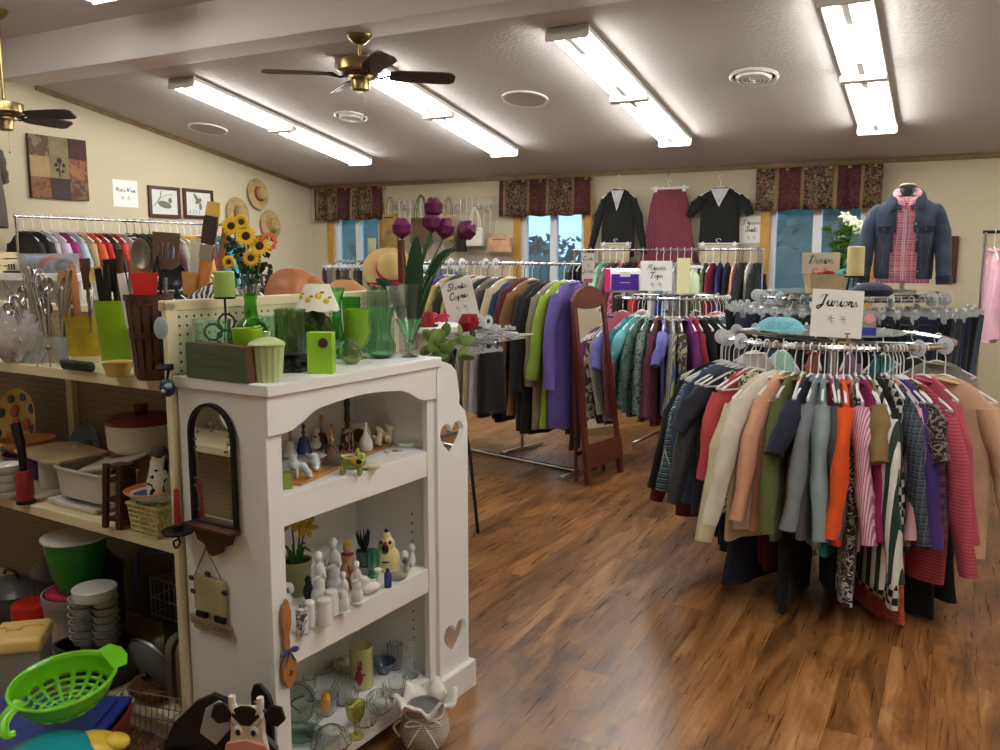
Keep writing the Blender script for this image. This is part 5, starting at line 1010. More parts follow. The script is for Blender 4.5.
cut('clear pressed glass dish with star pattern near the yellow goblet',365,724,[(9,0),(12,4),(13,14),(10,18)]); cut('round clear faceted bowl beside the wicker basket',380,712,[(8,0),(13,6),(13,16),(10,20)]); cut('shallow clear pressed bowl near the candlestick',397,694,[(8,0),(13,6),(14,12)])
cut('clear pressed bowl behind the yellow rabbit glass',347,672,[(8,0),(12,5),(13,12)],'cut_glass_bowl'); cut('wide shallow clear plate at the back of the shelf',318,671,[(7,0),(16,3),(20,5)],'glass_plate','plate',(20,.02))
ves('yellow_goblet','small stemmed goblet with yellow glass bowl','goblet',356,737,S3,[(0,0),(8,0),(8,1),(2,3),(1.5,13),(5,17),(9,24),(10.5,36),(9.7,36),(8,24),(4,18),(0,17)],glass((214,214,120),.08),K3_)
ves('clear_candlestick','clear glass candlestick with leafy top','candlestick',411,676,S3,[(0,0),(8,0),(7,2),(2.4,5),(2,12),(4,15),(2,18),(2,26),(5,30),(4,34),(0,33)],cg,K3_,seg=32,flute=(8,.06))
ves('cream_votive','cream frosted votive glass by the back board','votive',340,671,S3,hollow([(5,0),(5.5,1),(5.5,12)],.9),mat('cream_frost',(214,204,164),.4),K3_)
ves('orange_filled_glass','clear cup filled with an orange and yellow wax candle','glass',326,714,S3,hollow([(7,0),(11,5),(12.5,20)],.9),cg,K3_)
p=pz(326,714,S3); s=mpp(p); c_=M().lathe([(0,1.5*s),(5*s,1.5*s),(6*s,5*s),(5*s,15*s),(3.4*s,22*s),(0,23*s)],18).build('orange_candle',mat('orange_wax',(226,150,40),.5)); tag(c_,'orange and yellow candle standing inside the clear cup','candle',loc=p)
t,s=item('glass_clock_plate','round glass plate with dark green leaf drawing leaning at the shelf end','plate',296,722,S3,0,K3_); M().at((0,2*s,20*s),(pi/2-.25,0,0)).lathe([(0,0),(17*s,.6*s),(21*s,2*s),(21.4*s,2.6*s),(0,1*s)],36).build('plate_body',glass((200,215,205),.08),t)
q=M().at((0,0,20*s),(-.25,0,0)); q.tube([(p.x,0,p.z) for p in circ((0,0,0),18.5*s,30,'xz')],.5*s,5,closed=True).tube(spl([(-9*s,0,-8*s),(-2*s,0,3*s),(9*s,0,7*s)],5),.9*s,5).tube(spl([(-10*s,0,2*s),(0,0,-5*s),(6*s,0,-10*s)],5),.7*s,5); q.build('leaf_drawing',mat('dark_green_line',(36,70,54),.5),t)
cut('clear stemmed dish near the leaf plate',312,735,[(6,0),(3,3),(3,10),(10,16),(11,22)],'glass_compote','dish'); cut('clear ribbed tumbler in the far corner of the bottom shelf',395,668,[(6,0),(7,20),(7.5,26)],'glass_tumbler','tumbler')
cut('small clear footed glass beside the orange candle cup',310,700,[(5,0),(2,3),(2,9),(6,14),(7,24)],'footed_glass','glass',(8,.03)); cut('green tinted shallow glass dish at the shelf end',303,738,[(10,0),(18,4),(20,6)],'glass_dish','dish',(6,.02),glass((170,200,180),.08))
# white wicker basket with ruffle on the floor
p=pz(425,745,0); s=mpp(p); wb=thing('wicker_basket','white wicker basket with ruffled paper rim and string bow on the floor','basket',p,YAW)
m,nt,b,N,LK=nodes('white_wicker',.6); b.inputs['Base Color'].default_value=lin((222,214,202)); tc=N('ShaderNodeTexCoord'); wv=N('ShaderNodeTexBrick'); 
sp=N('ShaderNodeSeparateXYZ'); LK(tc.outputs['Object'],sp.inputs[0]); at=N('ShaderNodeMath',operation='ARCTAN2'); LK(sp.outputs['Y'],at.inputs[0]); LK(sp.outputs['X'],at.inputs[1]); cb=N('ShaderNodeCombineXYZ'); mu=N('ShaderNodeMath',operation='MULTIPLY'); LK(at.outputs[0],mu.inputs[0]); mu.inputs[1].default_value=.12; LK(mu.outputs[0],cb.inputs[0]); LK(sp.outputs['Z'],cb.inputs[1]); LK(cb.outputs[0],wv.inputs[0])
wv.inputs['Scale'].default_value=60; wv.inputs['Brick Width'].default_value=.9; wv.inputs['Row Height'].default_value=.4; wv.inputs['Mortar Size'].default_value=.08; wv.inputs['Color1'].default_value=W1; wv.inputs['Color2'].default_value=(.8,.8,.8,1); wv.inputs['Mortar'].default_value=(.1,.1,.1,1)
bumpit(nt,N,LK,b,wv.outputs['Color'],.9,.004); LK(mix(nt,N,LK,wv.outputs['Fac'],lin((222,214,202)),lin((150,138,124))),b.inputs['Base Color']); wick=m
M().lathe([(r*s,h*s) for r,h in hollow([(16,0),(21,5),(25,16),(24,27),(18,38),(17,44)],1.5)],40).build('basket_body',wick,wb)
q=M().lathe([(16*s,42*s),(20*s,46*s),(26*s,52*s),(30*s,50*s)],60,mod=lambda r,z,a,i:(r*(1+(.10*i/3)*cos(6*a)),(7*s)*(i/3)*sin(6*a+.6)+(i/3)*3*s*sin(11*a))).build('ruffle',mat('ruffle_paper',(236,230,222),.6),wb,smooth=80,solid=.002)
M().lathe([(0,40*s),(16*s,40*s)],24).build('grey_lining',mat('grey_lining',(120,122,124),.8),wb)
q=M().tube([(19.5*s*cos(a_),19.5*s*sin(a_),36*s+1.2*s*sin(3*a_)) for a_ in [2*pi*k/24 for k in range(24)]],1*s,6,closed=True)
for sx_ in (-1,1): q.tube(spl([(0,-20*s,34*s),(sx_*12*s,-23*s,38*s),(sx_*17*s,-22*s,32*s),(0,-20.5*s,33*s)],5),.9*s,6); q.tube(spl([(0,-20*s,34*s),(sx_*9*s,-25*s,22*s),(sx_*15*s,-26*s,12*s)],5),.8*s,6)
q.tube(spl([(-23*s,-6*s,30*s),(-30*s,-8*s,24*s),(-24*s,-8*s,14*s)],5),1.2*s,6); q.build('string_bow',mat('white_cord',(230,224,214),.7),wb)
# ------------------------------------------------------------ tall leaning floor mirror
fm=thing('floor_mirror','tall cherry wood floor mirror with arched top leaning beside the purple coat','mirror',(-2.165,5.376,0),pi/2-R(9))   # local x runs along world y, local y toward -x
wM=.50; tb=1.33; lean=-.125
out=[(0,0),(.05,0),(.05,.10),(.10,.14),(wM-.10,.14),(wM-.05,.10),(wM-.05,0),(wM,0),(wM-.035,tb-.1)]+[(wM/2+(wM/2-.035)*cos(a),tb-.1+.13*sin(a)) for a in [pi*k/12 for k in range(1,12)]]+[(.035,tb-.1)]
inn=[(.06,.27),(wM-.06,.27),(wM-.08,tb-.10)]+[(wM/2+(wM/2-.08)*cos(a),tb-.10-.03*sin(a)) for a in [pi*k/8 for k in range(1,8)]]+[(.08,tb-.10)]
rt_=Euler((lean*-1,0,0))
M().plate([out,inn],.028).build('frame',redwood,fm,smooth=0,bevel=.003,rot=(lean,0,0))
M().plate([[(.06,.25),(wM-.06,.25),(wM-.085,tb-.06),(.085,tb-.06)]],.004).build('mirror_plate',mirror_m,fm,smooth=0,rot=(lean,0,0),loc=(0,-.002,0))
for x in (.06,wM-.06): M().tube([(x,.12,0),(x,.16,tb-.15)],.013,6).build('rear_leg',redwood,fm)
M().box(.06,.115,.18,wM-.06,.135,.21).build('cross_bar',redwood,fm); M().box(.0,-.02,.11,wM,.0,.25).build('bottom_rail',redwood,fm,bevel=.003,rot=(lean,0,0))
t,s=item('tag_sign','x','sign',588,282,1.37); bpy.data.objects.remove(t)
cs=card('jackets_sign','narrow white card reading Coats clipped above the tall floor mirror',.085,.19,[('Coats',.80,.8),('&',.55,.18),('Jackets',.34,.86)],pyy(588,281,5.60),R(24),doodle=False)
M().box(-.03,-.002,-.01,.03,.002,.015).build('pink_tag',mat('pink_tag',(226,90,130),.6),cs)

# ------------------------------------------------------------ mannequin torso with denim jacket on the denim rack
DTZ=DZ+.036
mp_=pyy(903,268,5.95); mx,my=mp_.x,5.95; s=mpp((mx,my,1.6))
man=thing('mannequin','headless torso mannequin on a metal pole on top of the denim rack','mannequin',(mx,my,DTZ),YAW-R(26))
M().tube([(0,0,0),(0,0,.16)],.015,12).lathe([(0,0),(.09,0),(.09,.01),(0,.014)],28).build('pole',steel,man)
neckz=(290-186)*s
M().lathe([(0,neckz-.012),(.045,neckz-.012),(.052,neckz-.03),(.05,neckz-.08),(.075,neckz-.11),(0,neckz-.12)],24).build('neck_form',mat('black_mannequin',(24,22,24),.5),man)
M().at((0,0,neckz),(-.35,0,0)).lathe([(0,.006),(.05,.004),(.056,-.006),(0,-.012)],24,oy=.8).build('neck_cap',mat('white_cap',(220,210,210),.4),man)
def torso(rows,n=32,open_w=None):
    out=[]
    for z,hw,hd in rows:
        row=[]
        for k in range(n):
            a=2*pi*k/n; row.append((hw*math.copysign(abs(cos(a))**.8,cos(a)),hd*math.copysign(abs(sin(a))**.85,sin(a)),z))
        out.append(row)
    return out
nz=neckz
dj=F('denim',(46,56,78),(74,86,110)); djd=plain(40,48,68)
ps=F('plaid',(206,84,120),(226,150,170),(240,214,220),scale=1.4)
sh=thing('plaid_shirt','pink plaid collared shirt on the mannequin under the denim jacket','shirt',man.location,man.rotation_euler.z)
top=nz-.085; bot=.055
M().rings(torso([(bot,.165,.09),(bot+.1,.155,.085),(bot+.22,.15,.085),(bot+.34,.16,.095),(top-.08,.16,.09),(top-.02,.12,.07),(top+.02,.07,.055)]),(False,True)).build('shirt_body',ps,sh,smooth=70,solid=.003)
psl=F('plaid',(220,120,150),(236,170,186),(240,214,220),scale=1.4)
for s_ in (-1,1):
    M().tube(spl([(0,.055,top+.07),(s_*.05,.03,top+.07),(s_*.066,-.02,top+.045),(s_*.045,-.07,top+.0),(s_*.012,-.09,top-.035)],4),[.024]*9+[.026]*4+[.02,.016,.01,.004],8,flat=.25).build('collar',psl,sh)
M().box(-.012,-.100,bot+.02,.012,-.090,top-.06).build('placket',F('vstripe',(236,214,220),(214,140,160),scale=3),sh,bevel=.002)
jk=thing('denim_jacket','dark blue denim jacket worn open over the pink plaid shirt on the mannequin','jacket',man.location,man.rotation_euler.z)
jb=bot+.025
rows=torso([(jb,.178,.100),(jb+.05,.182,.104),(jb+.16,.182,.108),(jb+.28,.19,.114),(top-.10,.205,.112),(top-.06,.200,.10),(top-.025,.17,.085),(top+.01,.115,.07),(top+.03,.078,.062)],64)
q=M(); vs=[p for r_ in rows for p in r_]; fs=[]
n=64
for i in range(len(rows)-1):
    for k in range(n):
        fr_=(rows[i][k][2]-jb)/(top+.03-jb); opening=.082-.05*fr_; a=2*pi*(k+.5)/n
        if sin(a)<0 and abs(rows[i][k][0]+rows[i][(k+1)%n][0])/2<opening: continue
        fs.append((i*n+k,i*n+(k+1)%n,(i+1)*n+(k+1)%n,(i+1)*n+k))
q.add(vs,fs).build('jacket_body',dj,jk,smooth=70,solid=.006)
for s_ in (-1,1):
    pts=[V((s_*.140,0,top-.045)),V((s_*.186,-.003,top-.10)),V((s_*.222,-.01,top-.20)),V((s_*.236,-.03,top-.33)),V((s_*.252,-.045,bot+.0))]
    rr_=[.030,.044,.053,.057]+[.059-.0008*i for i in range(17)]
    o=M().tube(spl(pts,5),rr_,20,flat=1.0); o.v=[v+V((noise.noise(v*14)*.008,noise.noise(v*14+V((5,0,0)))*.008,0)) for v in o.v]; o.build('sleeve',dj,jk,smooth=70)
    M().tube([pts[-1]+V((-s_*.004,0.003,.045)),pts[-1]+V((0,0,-.004))],[.051,.049],20).build('cuff',djd,jk)
    M().tube(spl([(0,.07,top+.075),(s_*.06,.04,top+.07),(s_*.088,-.02,top+.03),(s_*.085,-.085,top-.03),(s_*.10,-.108,top-.075)],4),[.03]*9+[.034]*4+[.03,.022,.012,.004],8,flat=.22).build('collar',djd,jk)
    M().box(s_*.125-.04,-.118,top-.195,s_*.125+.04,-.104,top-.155).build('pocket_flap',djd,jk,bevel=.004); M().at((s_*.125,-.120,top-.175),(pi/2,0,0)).lathe([(0,.002),(.006,.002),(.006,0)],12).build('button',chrome,jk)
    M().tube([(s_*.125-.03,-.112,top-.2),(s_*.11,-.112,jb+.05)],.0012,4).tube([(s_*.125+.03,-.112,top-.2),(s_*.14,-.110,jb+.05)],.0012,4).build('seam',mat('seam_thread',(110,100,90),.7),jk)
for k in range(5): M().at((.055+.009*k,-.112,top-.05-.095*k),(pi/2,0,0)).lathe([(0,.002),(.0075,.002),(.0075,0)],12).build('button',chrome,jk)
for o_ in (man,sh,jk): o_.scale=(.92,.95,1)
# candle, lily, basket, beret on the denim rack
t,s=item('candle_stand','black three-legged iron candle stand beside the mannequin','candle stand',854,293,DTZ)
for k in range(3): a=k*2.1; M().tube([(9*s*cos(a),9*s*sin(a),0),(6*s*cos(a),6*s*sin(a),16*s)],.9*s,6).build('leg',iron,t)
M().lathe([(0,15.5*s),(10*s,15.5*s),(11*s,17*s),(0,17*s)],24).build('plate',iron,t)
c_=M().lathe([(0,0),(8*s,0),(8.2*s,1*s),(8.2*s,28*s),(7*s,29*s),(4*s,27*s),(0,27*s)],28).build('pillar_candle',mat('ivory_wax',(226,208,150),.4)); tag(c_,'thick ivory pillar candle beside the denim jacket','candle',loc=t.location+V((0,0,17.2*s)))
t,s=item('lily_plant','white lily plant with bright green leaves in front of the window','potted plant',838,287,DTZ,0,dd=.1)
M().lathe([(0,0),(7*s,0),(9*s,14*s),(8*s,14*s),(0,13*s)],20).build('pot',mat('moss_pot',(90,90,60),.6),t)
q=M(); r_=random.Random(5); lf=M()
for k in range(7):
    x,y=r_.uniform(-14,12),r_.uniform(-6,6); hh=r_.uniform(48,78); q.tube(spl([(0,0,12*s),(x*.5*s,y*s,hh*.5*s),(x*s,y*s,hh*s)],4),.7*s,5)
    for j in range(20):
        f_=.2+.8*j/20; a=r_.uniform(0,6.28); p=V((x*f_*s,y*f_*s,hh*f_*s)); d=V((cos(a),sin(a),r_.uniform(-.1,.5)))*r_.uniform(9,14)*s; side_=V((-sin(a),cos(a),.3))*4.2*s
        n0=[p,p+d*.5+side_,p+d,p+d*.5-side_]; lf.add(n0,[(0,1,2,3)])
q.build('stem',leafm,t); lf.build('foliage',mat('bright_leaf',(110,150,50),.5),t,smooth=0)
for (x,z_,rz_) in ((2,68,0),(9,64,1),(15,60,2)):
    q=M()
    for j in range(6): a=j*pi/3+rz_; q.at((x*s,-5*s,z_*s),(.9,0,0)).tube([(0,0,0),(4*s*cos(a),4*s*sin(a),2.5*s),(8*s*cos(a),8*s*sin(a),1*s)],[.6*s,2*s,.3*s],6,flat=.3)
    q.build('lily_blossom',mat('lily_white',(236,232,214),.5),t)
t,s=item('wicker_planter','tan woven rectangular basket holding scarves below the Denim card','basket',825,292,DTZ,.1); m=mat('tan_wicker',(186,160,124),.7,0,(160,.6),var=.25)
M().rings([[(x*s*f,y*s*f,z*s) for x,y in ((-20,-8),(20,-8),(20,8),(-20,8))] for z,f in ((0,.85),(17,1),(18,1.04),(18,.96),(3,.8))],(True,True)).build('basket_body',m,t,smooth=0)
for nm,c,x in (('red scarf',(196,40,40),4),('teal scarf',(60,160,170),14),('rose scarf',(200,120,120),-8)):
    q=M(); 
    for j in range(6): q.ell(((x+rnd.uniform(-5,5))*s,rnd.uniform(-4,4)*s,(18+rnd.uniform(0,3))*s),(6*s,4*s,2.6*s),10,6,(0,rnd.uniform(-.4,.4),j))
    o=q.build('scarf',plain(*c)); tag(o,'%s crumpled in the tan basket below the Denim card'%nm,'scarf','scarves in the tan basket',loc=t.location,rz=t.rotation_euler.z)
card('denim_sign','beige card sign reading Denim standing in the tan basket',.22,.13,[('Denim',.62,.66)],t.location+V((-.03,-.02,18*s)),R(18),mcard=mat('beige_card',(206,196,178),.6),doodle=.2)
t,s=item('beret','navy blue knitted beret on the denim rack top','hat',872,297,DTZ); bpy.data.objects.remove(t); p=pz(872,296,DTZ); o=M().lathe([(0,.075),(.05,.072),(.09,.055),(.11,.035),(.105,.012),(.085,0),(0,0)],28).build('beret',F('plain',(30,36,66))); tag(o,'navy blue knitted beret lying below the denim jacket','hat',loc=p)
# ------------------------------------------------------------ garments on the back wall
def wall_garment(kind,fab,lab,px,py,h,scale,grp=None,h2='w'):
    p=pyy(px,py,D-.10); g=garment(kind,fab,lab,p,0,grp,h2,scale); return g
g=wall_garment('ls',blk,'black wrap long-sleeved sweater with a silver necklace hanging on the wall','619'and 619,177,0,(.92,1,1.02))
def vneck(g,col,zlo=-.34,w=.075):
    M().add([(-w,-.034,-.135),(w,-.034,-.135),(0,-.05,zlo)],[(0,1,2)]).build('white_neck_panel',plain(*col),g,solid=.006,smooth=0)
    q=M().tube(spl([(-.05,-.045,-.14),(-.03,-.056,-.21),(0,-.06,-.26),(.03,-.056,-.21),(.05,-.045,-.14)],4),.003,6).ell((0,-.062,-.27),(.012,.006,.016),8,6); q.build('necklace',steel,g)
vneck(g,(214,212,216))
q=F('vstripe',(128,52,70),(104,38,56),scale=1.6)
g=wall_garment('skirt',q,'long dusty rose pleated skirt hanging on the wall','x'and 670,182,0,(1.12,1,1.0))
g=wall_garment('ss',blk,'black short-sleeved wrap top with white collar hanging on the wall','x'and 721,176,0,(1.0,1,.90)); vneck(g,(220,220,224),-.33,.09)
p=pyy(619,240,D-.06); g=garment('pants',plain(190,176,150),'beige trousers hanging below the black sweater',(p.x,D-.16,p.z+.0),0,None,'w',(1,1,.6)); p=pyy(721,240,D-.06); garment('pants',plain(196,182,158),'beige trousers hanging below the black short-sleeved top',(p.x,D-.16,p.z+.0),0,None,'w',(1.2,1,.6))
for k,px in enumerate((619,671,722)):
    p=pyy(px,(171,174,170)[k],D); o=M().tube([(0,-.0,0),(0,-.06,-.005),(0,-.09,-.02),(0,-.1,.0)],.004,6).build('wall_hook',chrome); tag(o,'small metal hook on the wall above the %s'%('black sweater','pleated skirt','black wrap top')[k],'hook',loc=p)
card('dresses_sign','white card reading Dresses Suits taped on the wall beside the window casing',.235,.26,[('Dresses',.76,.72),('Suits',.5,.5)],pyy(751,243,D-.004),0,doodle=.22)
# wire grid with handbags
gp0=pyy(388,201,D-.06); gp1=pyy(505,243,D-.06); gw=gp1.x-gp0.x-.12; ghh=1.25
gr=thing('wire_grid_panel','white wire grid panel on the wall between two windows holding handbags','grid panel',(gp0.x,D-.05,gp0.z-ghh)); q=M()
nx=int(gw/.075); nzz=int(ghh/.075)
for i in range(nx+1): q.tube([(gw*i/nx,0,0),(gw*i/nx,0,ghh)],.0028,4)
for j in range(nzz+1): q.tube([(0,0,ghh*j/nzz),(gw,0,ghh*j/nzz)],.0028,4)
q.build('wire_mesh',steel,gr)
def bag(lab,px,py,w,h,m,strap=18,pxh=190,d=.05):
    p=pyy(px,py,D-.12); s=mpp(p); w*=s;h*=s; st_=strap*s
    t=thing('handbag',lab,'handbag',(p.x,D-.13,p.z),0,'handbags on the wire grid')
    M().rings([[(x*w/2*f,y*d/2*g,z) for x,y in ((-1,-1),(-.5,-1.25),(.5,-1.25),(1,-1),(1,1),(-1,1))] for z,f,g in ((0,.93,.9),(.04*h,1,1),(h*.9,.94,.7),(h,.93,.35))]).build('bag_body',m,t,smooth=50)
    for y in (-.02,.02): M().tube(spl([(-w*.28,y,h*.9),(-w*.24,y,h+st_*.5),(0,y*.6,h+st_),(w*.24,y,h+st_*.5),(w*.28,y,h*.9)],5),.006,6,flat=.5).build('strap',m,t)
    M().box(-w*.3,-.032,h*.85,w*.3,-.026,h*.89).build('trim_band',darkwood,t); return t
bag('tan woven rattan tote with brown straps',391,246,18,32,mat('rattan',(150,118,70),.7,0,(120,.7),var=.4),16); bag('brown and gold looped-handle bag behind the purple tulips',422,244,24,26,F('vstripe',(120,96,60),(60,44,28),scale=2),22)
bag('small tan shoulder bag between the looped bag and white purse',449,240,14,24,mat('tan_leather',(150,116,80),.5,var=.2),18); bag('white handbag with tan piping on the grid',475.5,246,18,18,mat('white_leather',(224,214,200),.45),20); bag('black fringed bag hanging low next to the white handbag',462,252,10,22,F('plain',(34,28,26)),8)
bag('peach netted bag at the end of the grid',500,252,26,14,mat('peach_straw',(196,150,120),.7,0,(90,.8),var=.3),4)
for k,px in enumerate((396,407,419,431,445,457,480,490)): 
    p=pyy(px,209,D-.06); o=M().box(-.02,-.03,0,.02,-.0,.05).tube([(0,0,.0),(0,-.07,.0),(0,-.08,.02)],.004,5).build('display_hook',clearpl); tag(o,'clear plastic display hook on the wire grid panel','hook','display hooks on the wire grid',loc=p)
# necklaces / scarves hanging by the corner window
t=thing('scarf_hanger','cream and gold scarves hanging beside the corner window','scarf',pyy(372,238,8.2)); q=M()
for k in range(6): q.tube(spl([(.02*k-.05,0,.0),(.02*k-.06+.01*sin(k),.01,-.25),(.02*k-.05,.0,-.55-.04*(k%3))],5),.011,6,flat=.4)
q.build('scarf_strands',F('vstripe',(206,196,150),(120,130,120),scale=2),t)
p=pyy(381,262,8.1); garment('jacket',blk,'black jacket hanging near the corner window beside the rattan tote',(p.x,8.1,1.72),.3,None,'k')

# ------------------------------------------------------------ things on the gable wall
XW=XL+.0
A=pxx(27,133,XL+.03); B=pxx(89,203,XL+.03); cw=B.y-A.y; ch=pxx(27,197,XL+.03); hh=A.z-ch.z
cv=thing('canvas_picture','square patchwork canvas of brown tan and plum blocks on the gable wall','picture',(XL+.002,A.y,ch.z),pi/2)
M().box(0,-.035,0,cw,-.002,hh).build('canvas_wrap',darkwood,cv,bevel=.002)
pal=[((168,140,104),(120,90,70)),((150,136,96),(120,106,74)),((86,44,50),(104,56,60)),((186,156,112),(170,138,98)),((146,132,92),(60,58,46)),((148,84,74),(178,126,84)),((140,86,62),(160,110,76)),((72,58,54),(86,70,62)),((104,74,56),(150,112,80))]
q=random.Random(4)
for k,(c1_,c2_) in enumerate(pal):
    i,j=k%3,2-k//3; M().box(cw*i/3+.001,-.0375,hh*j/3+.001,cw*(i+1)/3-.001,-.034,hh*(j+1)/3-.001).build('color_block',F('camo',tuple(int(x*.8) for x in c1_),tuple(int(x*.8) for x in c2_),scale=1.2) if k in (0,5,6,8) else mat('paint_block',tuple(int(x*.82) for x in c1_),.8,0,None,var=.2),cv)
q=M()
for (x,z_,r_) in ((.5,.62,.05),(.44,.55,.035),(.57,.55,.035),(.46,.47,.03),(.55,.45,.03)): q.ell((cw*x,-.038,hh*z_),(r_*cw,.001,r_*hh),10,5)
q.tube(spl([(cw*.5,-.038,hh*.36),(cw*.49,-.038,hh*.5),(cw*.52,-.038,hh*.6)],4),.006,5); q.build('leaf_motif',mat('leaf_dark',(48,50,44),.8),cv)
def onwall(px,py,off=.0): return pxx(px,py,XL+off)
p=onwall(126,207); card('mens_sign','white paper sign reading Men\'s Wear taped on the gable wall',.29,.26,[("Men's Wear",.62,.8)],(XL+.004,p.y,p.z),pi/2,doodle=.35)
def framed(lab,x0,y0,x1,y1,kind):
    A=onwall(x0,y0,.02); B=onwall(x1,y1,.02); w=B.y-A.y; h=A.z-onwall(x0,y1-2,.02).z
    t=thing('framed_print',lab,'picture',(XL+.002,A.y,A.z-h),pi/2,'framed bird prints')
    M().plate([[(0,0),(w,0),(w,h),(0,h)],[(.035,.035),(w-.035,.035),(w-.035,h-.035),(.035,h-.035)]],.024).build('frame',darkwood,t,smooth=0,loc=(0,-.014,0),bevel=.002)
    M().box(.03,-.014,.03,w-.03,-.008,h-.03).build('print_paper',mat('pale_print',(206,208,204),.5,0,None,var=.08),t)
    q=M()
    if kind: 
        q.ell((w*.5,-.015,h*.42),(.09,.002,.035),12,6,(0,.2,0)).ell((w*.68,-.015,h*.56),(.025,.002,.03),8,6)
        q.tube(spl([(w*.15,-.015,h*.35),(w*.35,-.015,h*.62),(w*.4,-.015,h*.85)],4),.004,5).tube(spl([(w*.35,-.015,h*.6),(w*.55,-.015,h*.72),(w*.75,-.015,h*.75)],4),.003,5)
    else:
        q.ell((w*.5,-.015,h*.6),(.05,.002,.025),12,6,(0,-.5,0)).ell((w*.42,-.015,h*.72),(.05,.002,.018),10,5,(0,.9,0)).ell((w*.56,-.015,h*.42),(.02,.002,.04),10,5)
        for k in range(4): q.tube([(w*(.2+.1*k),-.015,h*.14),(w*(.22+.1*k),-.015,h*.3)],.0025,4)
    q.build('painted_bird',mat('grey_print',(110,106,98),.7),t)
framed('brown framed print of a bird resting under a bare branch, by the paper sign',148,185,181,219,1); framed('brown framed print of a bird taking flight, partly behind the upright brush',183,188,214,220,0)
straw=mat('straw',(164,138,94),.8,0,(220,.6),var=.25)
def hat(lab,px,py,band,r=.165):
    p=onwall(px,py,.03); t=thing('straw_hat',lab,'hat',p,rot=(0,pi/2-.1,0),group='straw hats on the gable wall')
    M().lathe([(r,0),(r*.98,.008),(r*.5,.012),(r*.46,.03),(r*.42,.09),(r*.3,.105),(0,.095),(0,.088),(r*.3,.095),(r*.40,.08),(r*.44,.0),(r*.98,.0)],40,ox=1.08).build('hat_body',straw,t)
    M().lathe([(r*.475,.02),(r*.47,.05),(r*.455,.05),(r*.46,.02)],36,ox=1.08).build('hat_band',mat('hat_band',band,.7),t)
hat('round straw hat with a red and black band, topmost of the wall hats',258,194,(130,40,40)); hat('plain natural straw hat below the red-banded hat',270.5,225,(176,146,96)); hat('frayed straw hat behind the sunflowers',238,214,(120,90,60),.175)
p=pxx(-6,150,XL+.35); g=garment('ss',plain(92,84,74),'olive brown t-shirt hanging high on the gable wall, cut by the picture edge',(XL+.35,p.y-.02,p.z+.28),pi/2+.9,None,'w',(1.25,1.5,1.2))
M().box(0,-.001,0,.0,.0,.0) 

p=pyy(951,283,D-.03); q_=pyy(951,236,D-.03); t=thing('wood_wall_rack','narrow dark wooden rack on the wall behind the denim jacket sleeve','rack',(p.x-.12,D-.002,p.z)); M().box(0,-.03,0,.16,0,q_.z-p.z).build('rack_board',darkwood,t,bevel=.003); M().box(.01,-.05,.02,.15,-.03,.04).build('peg_bar',darkwood,t)
def project(P):
    d=V(P)-V((0,0,H)); return 500+FPX*d.dot(_r)/d.dot(_w),375-FPX*d.dot(_u)/d.dot(_w)
def zat(p,py):
    lo,hi=-1,4
    for _ in range(40):
        m_=(lo+hi)/2
        if project((p[0],p[1],m_))[1]>py: lo=m_
        else: hi=m_
    return lo
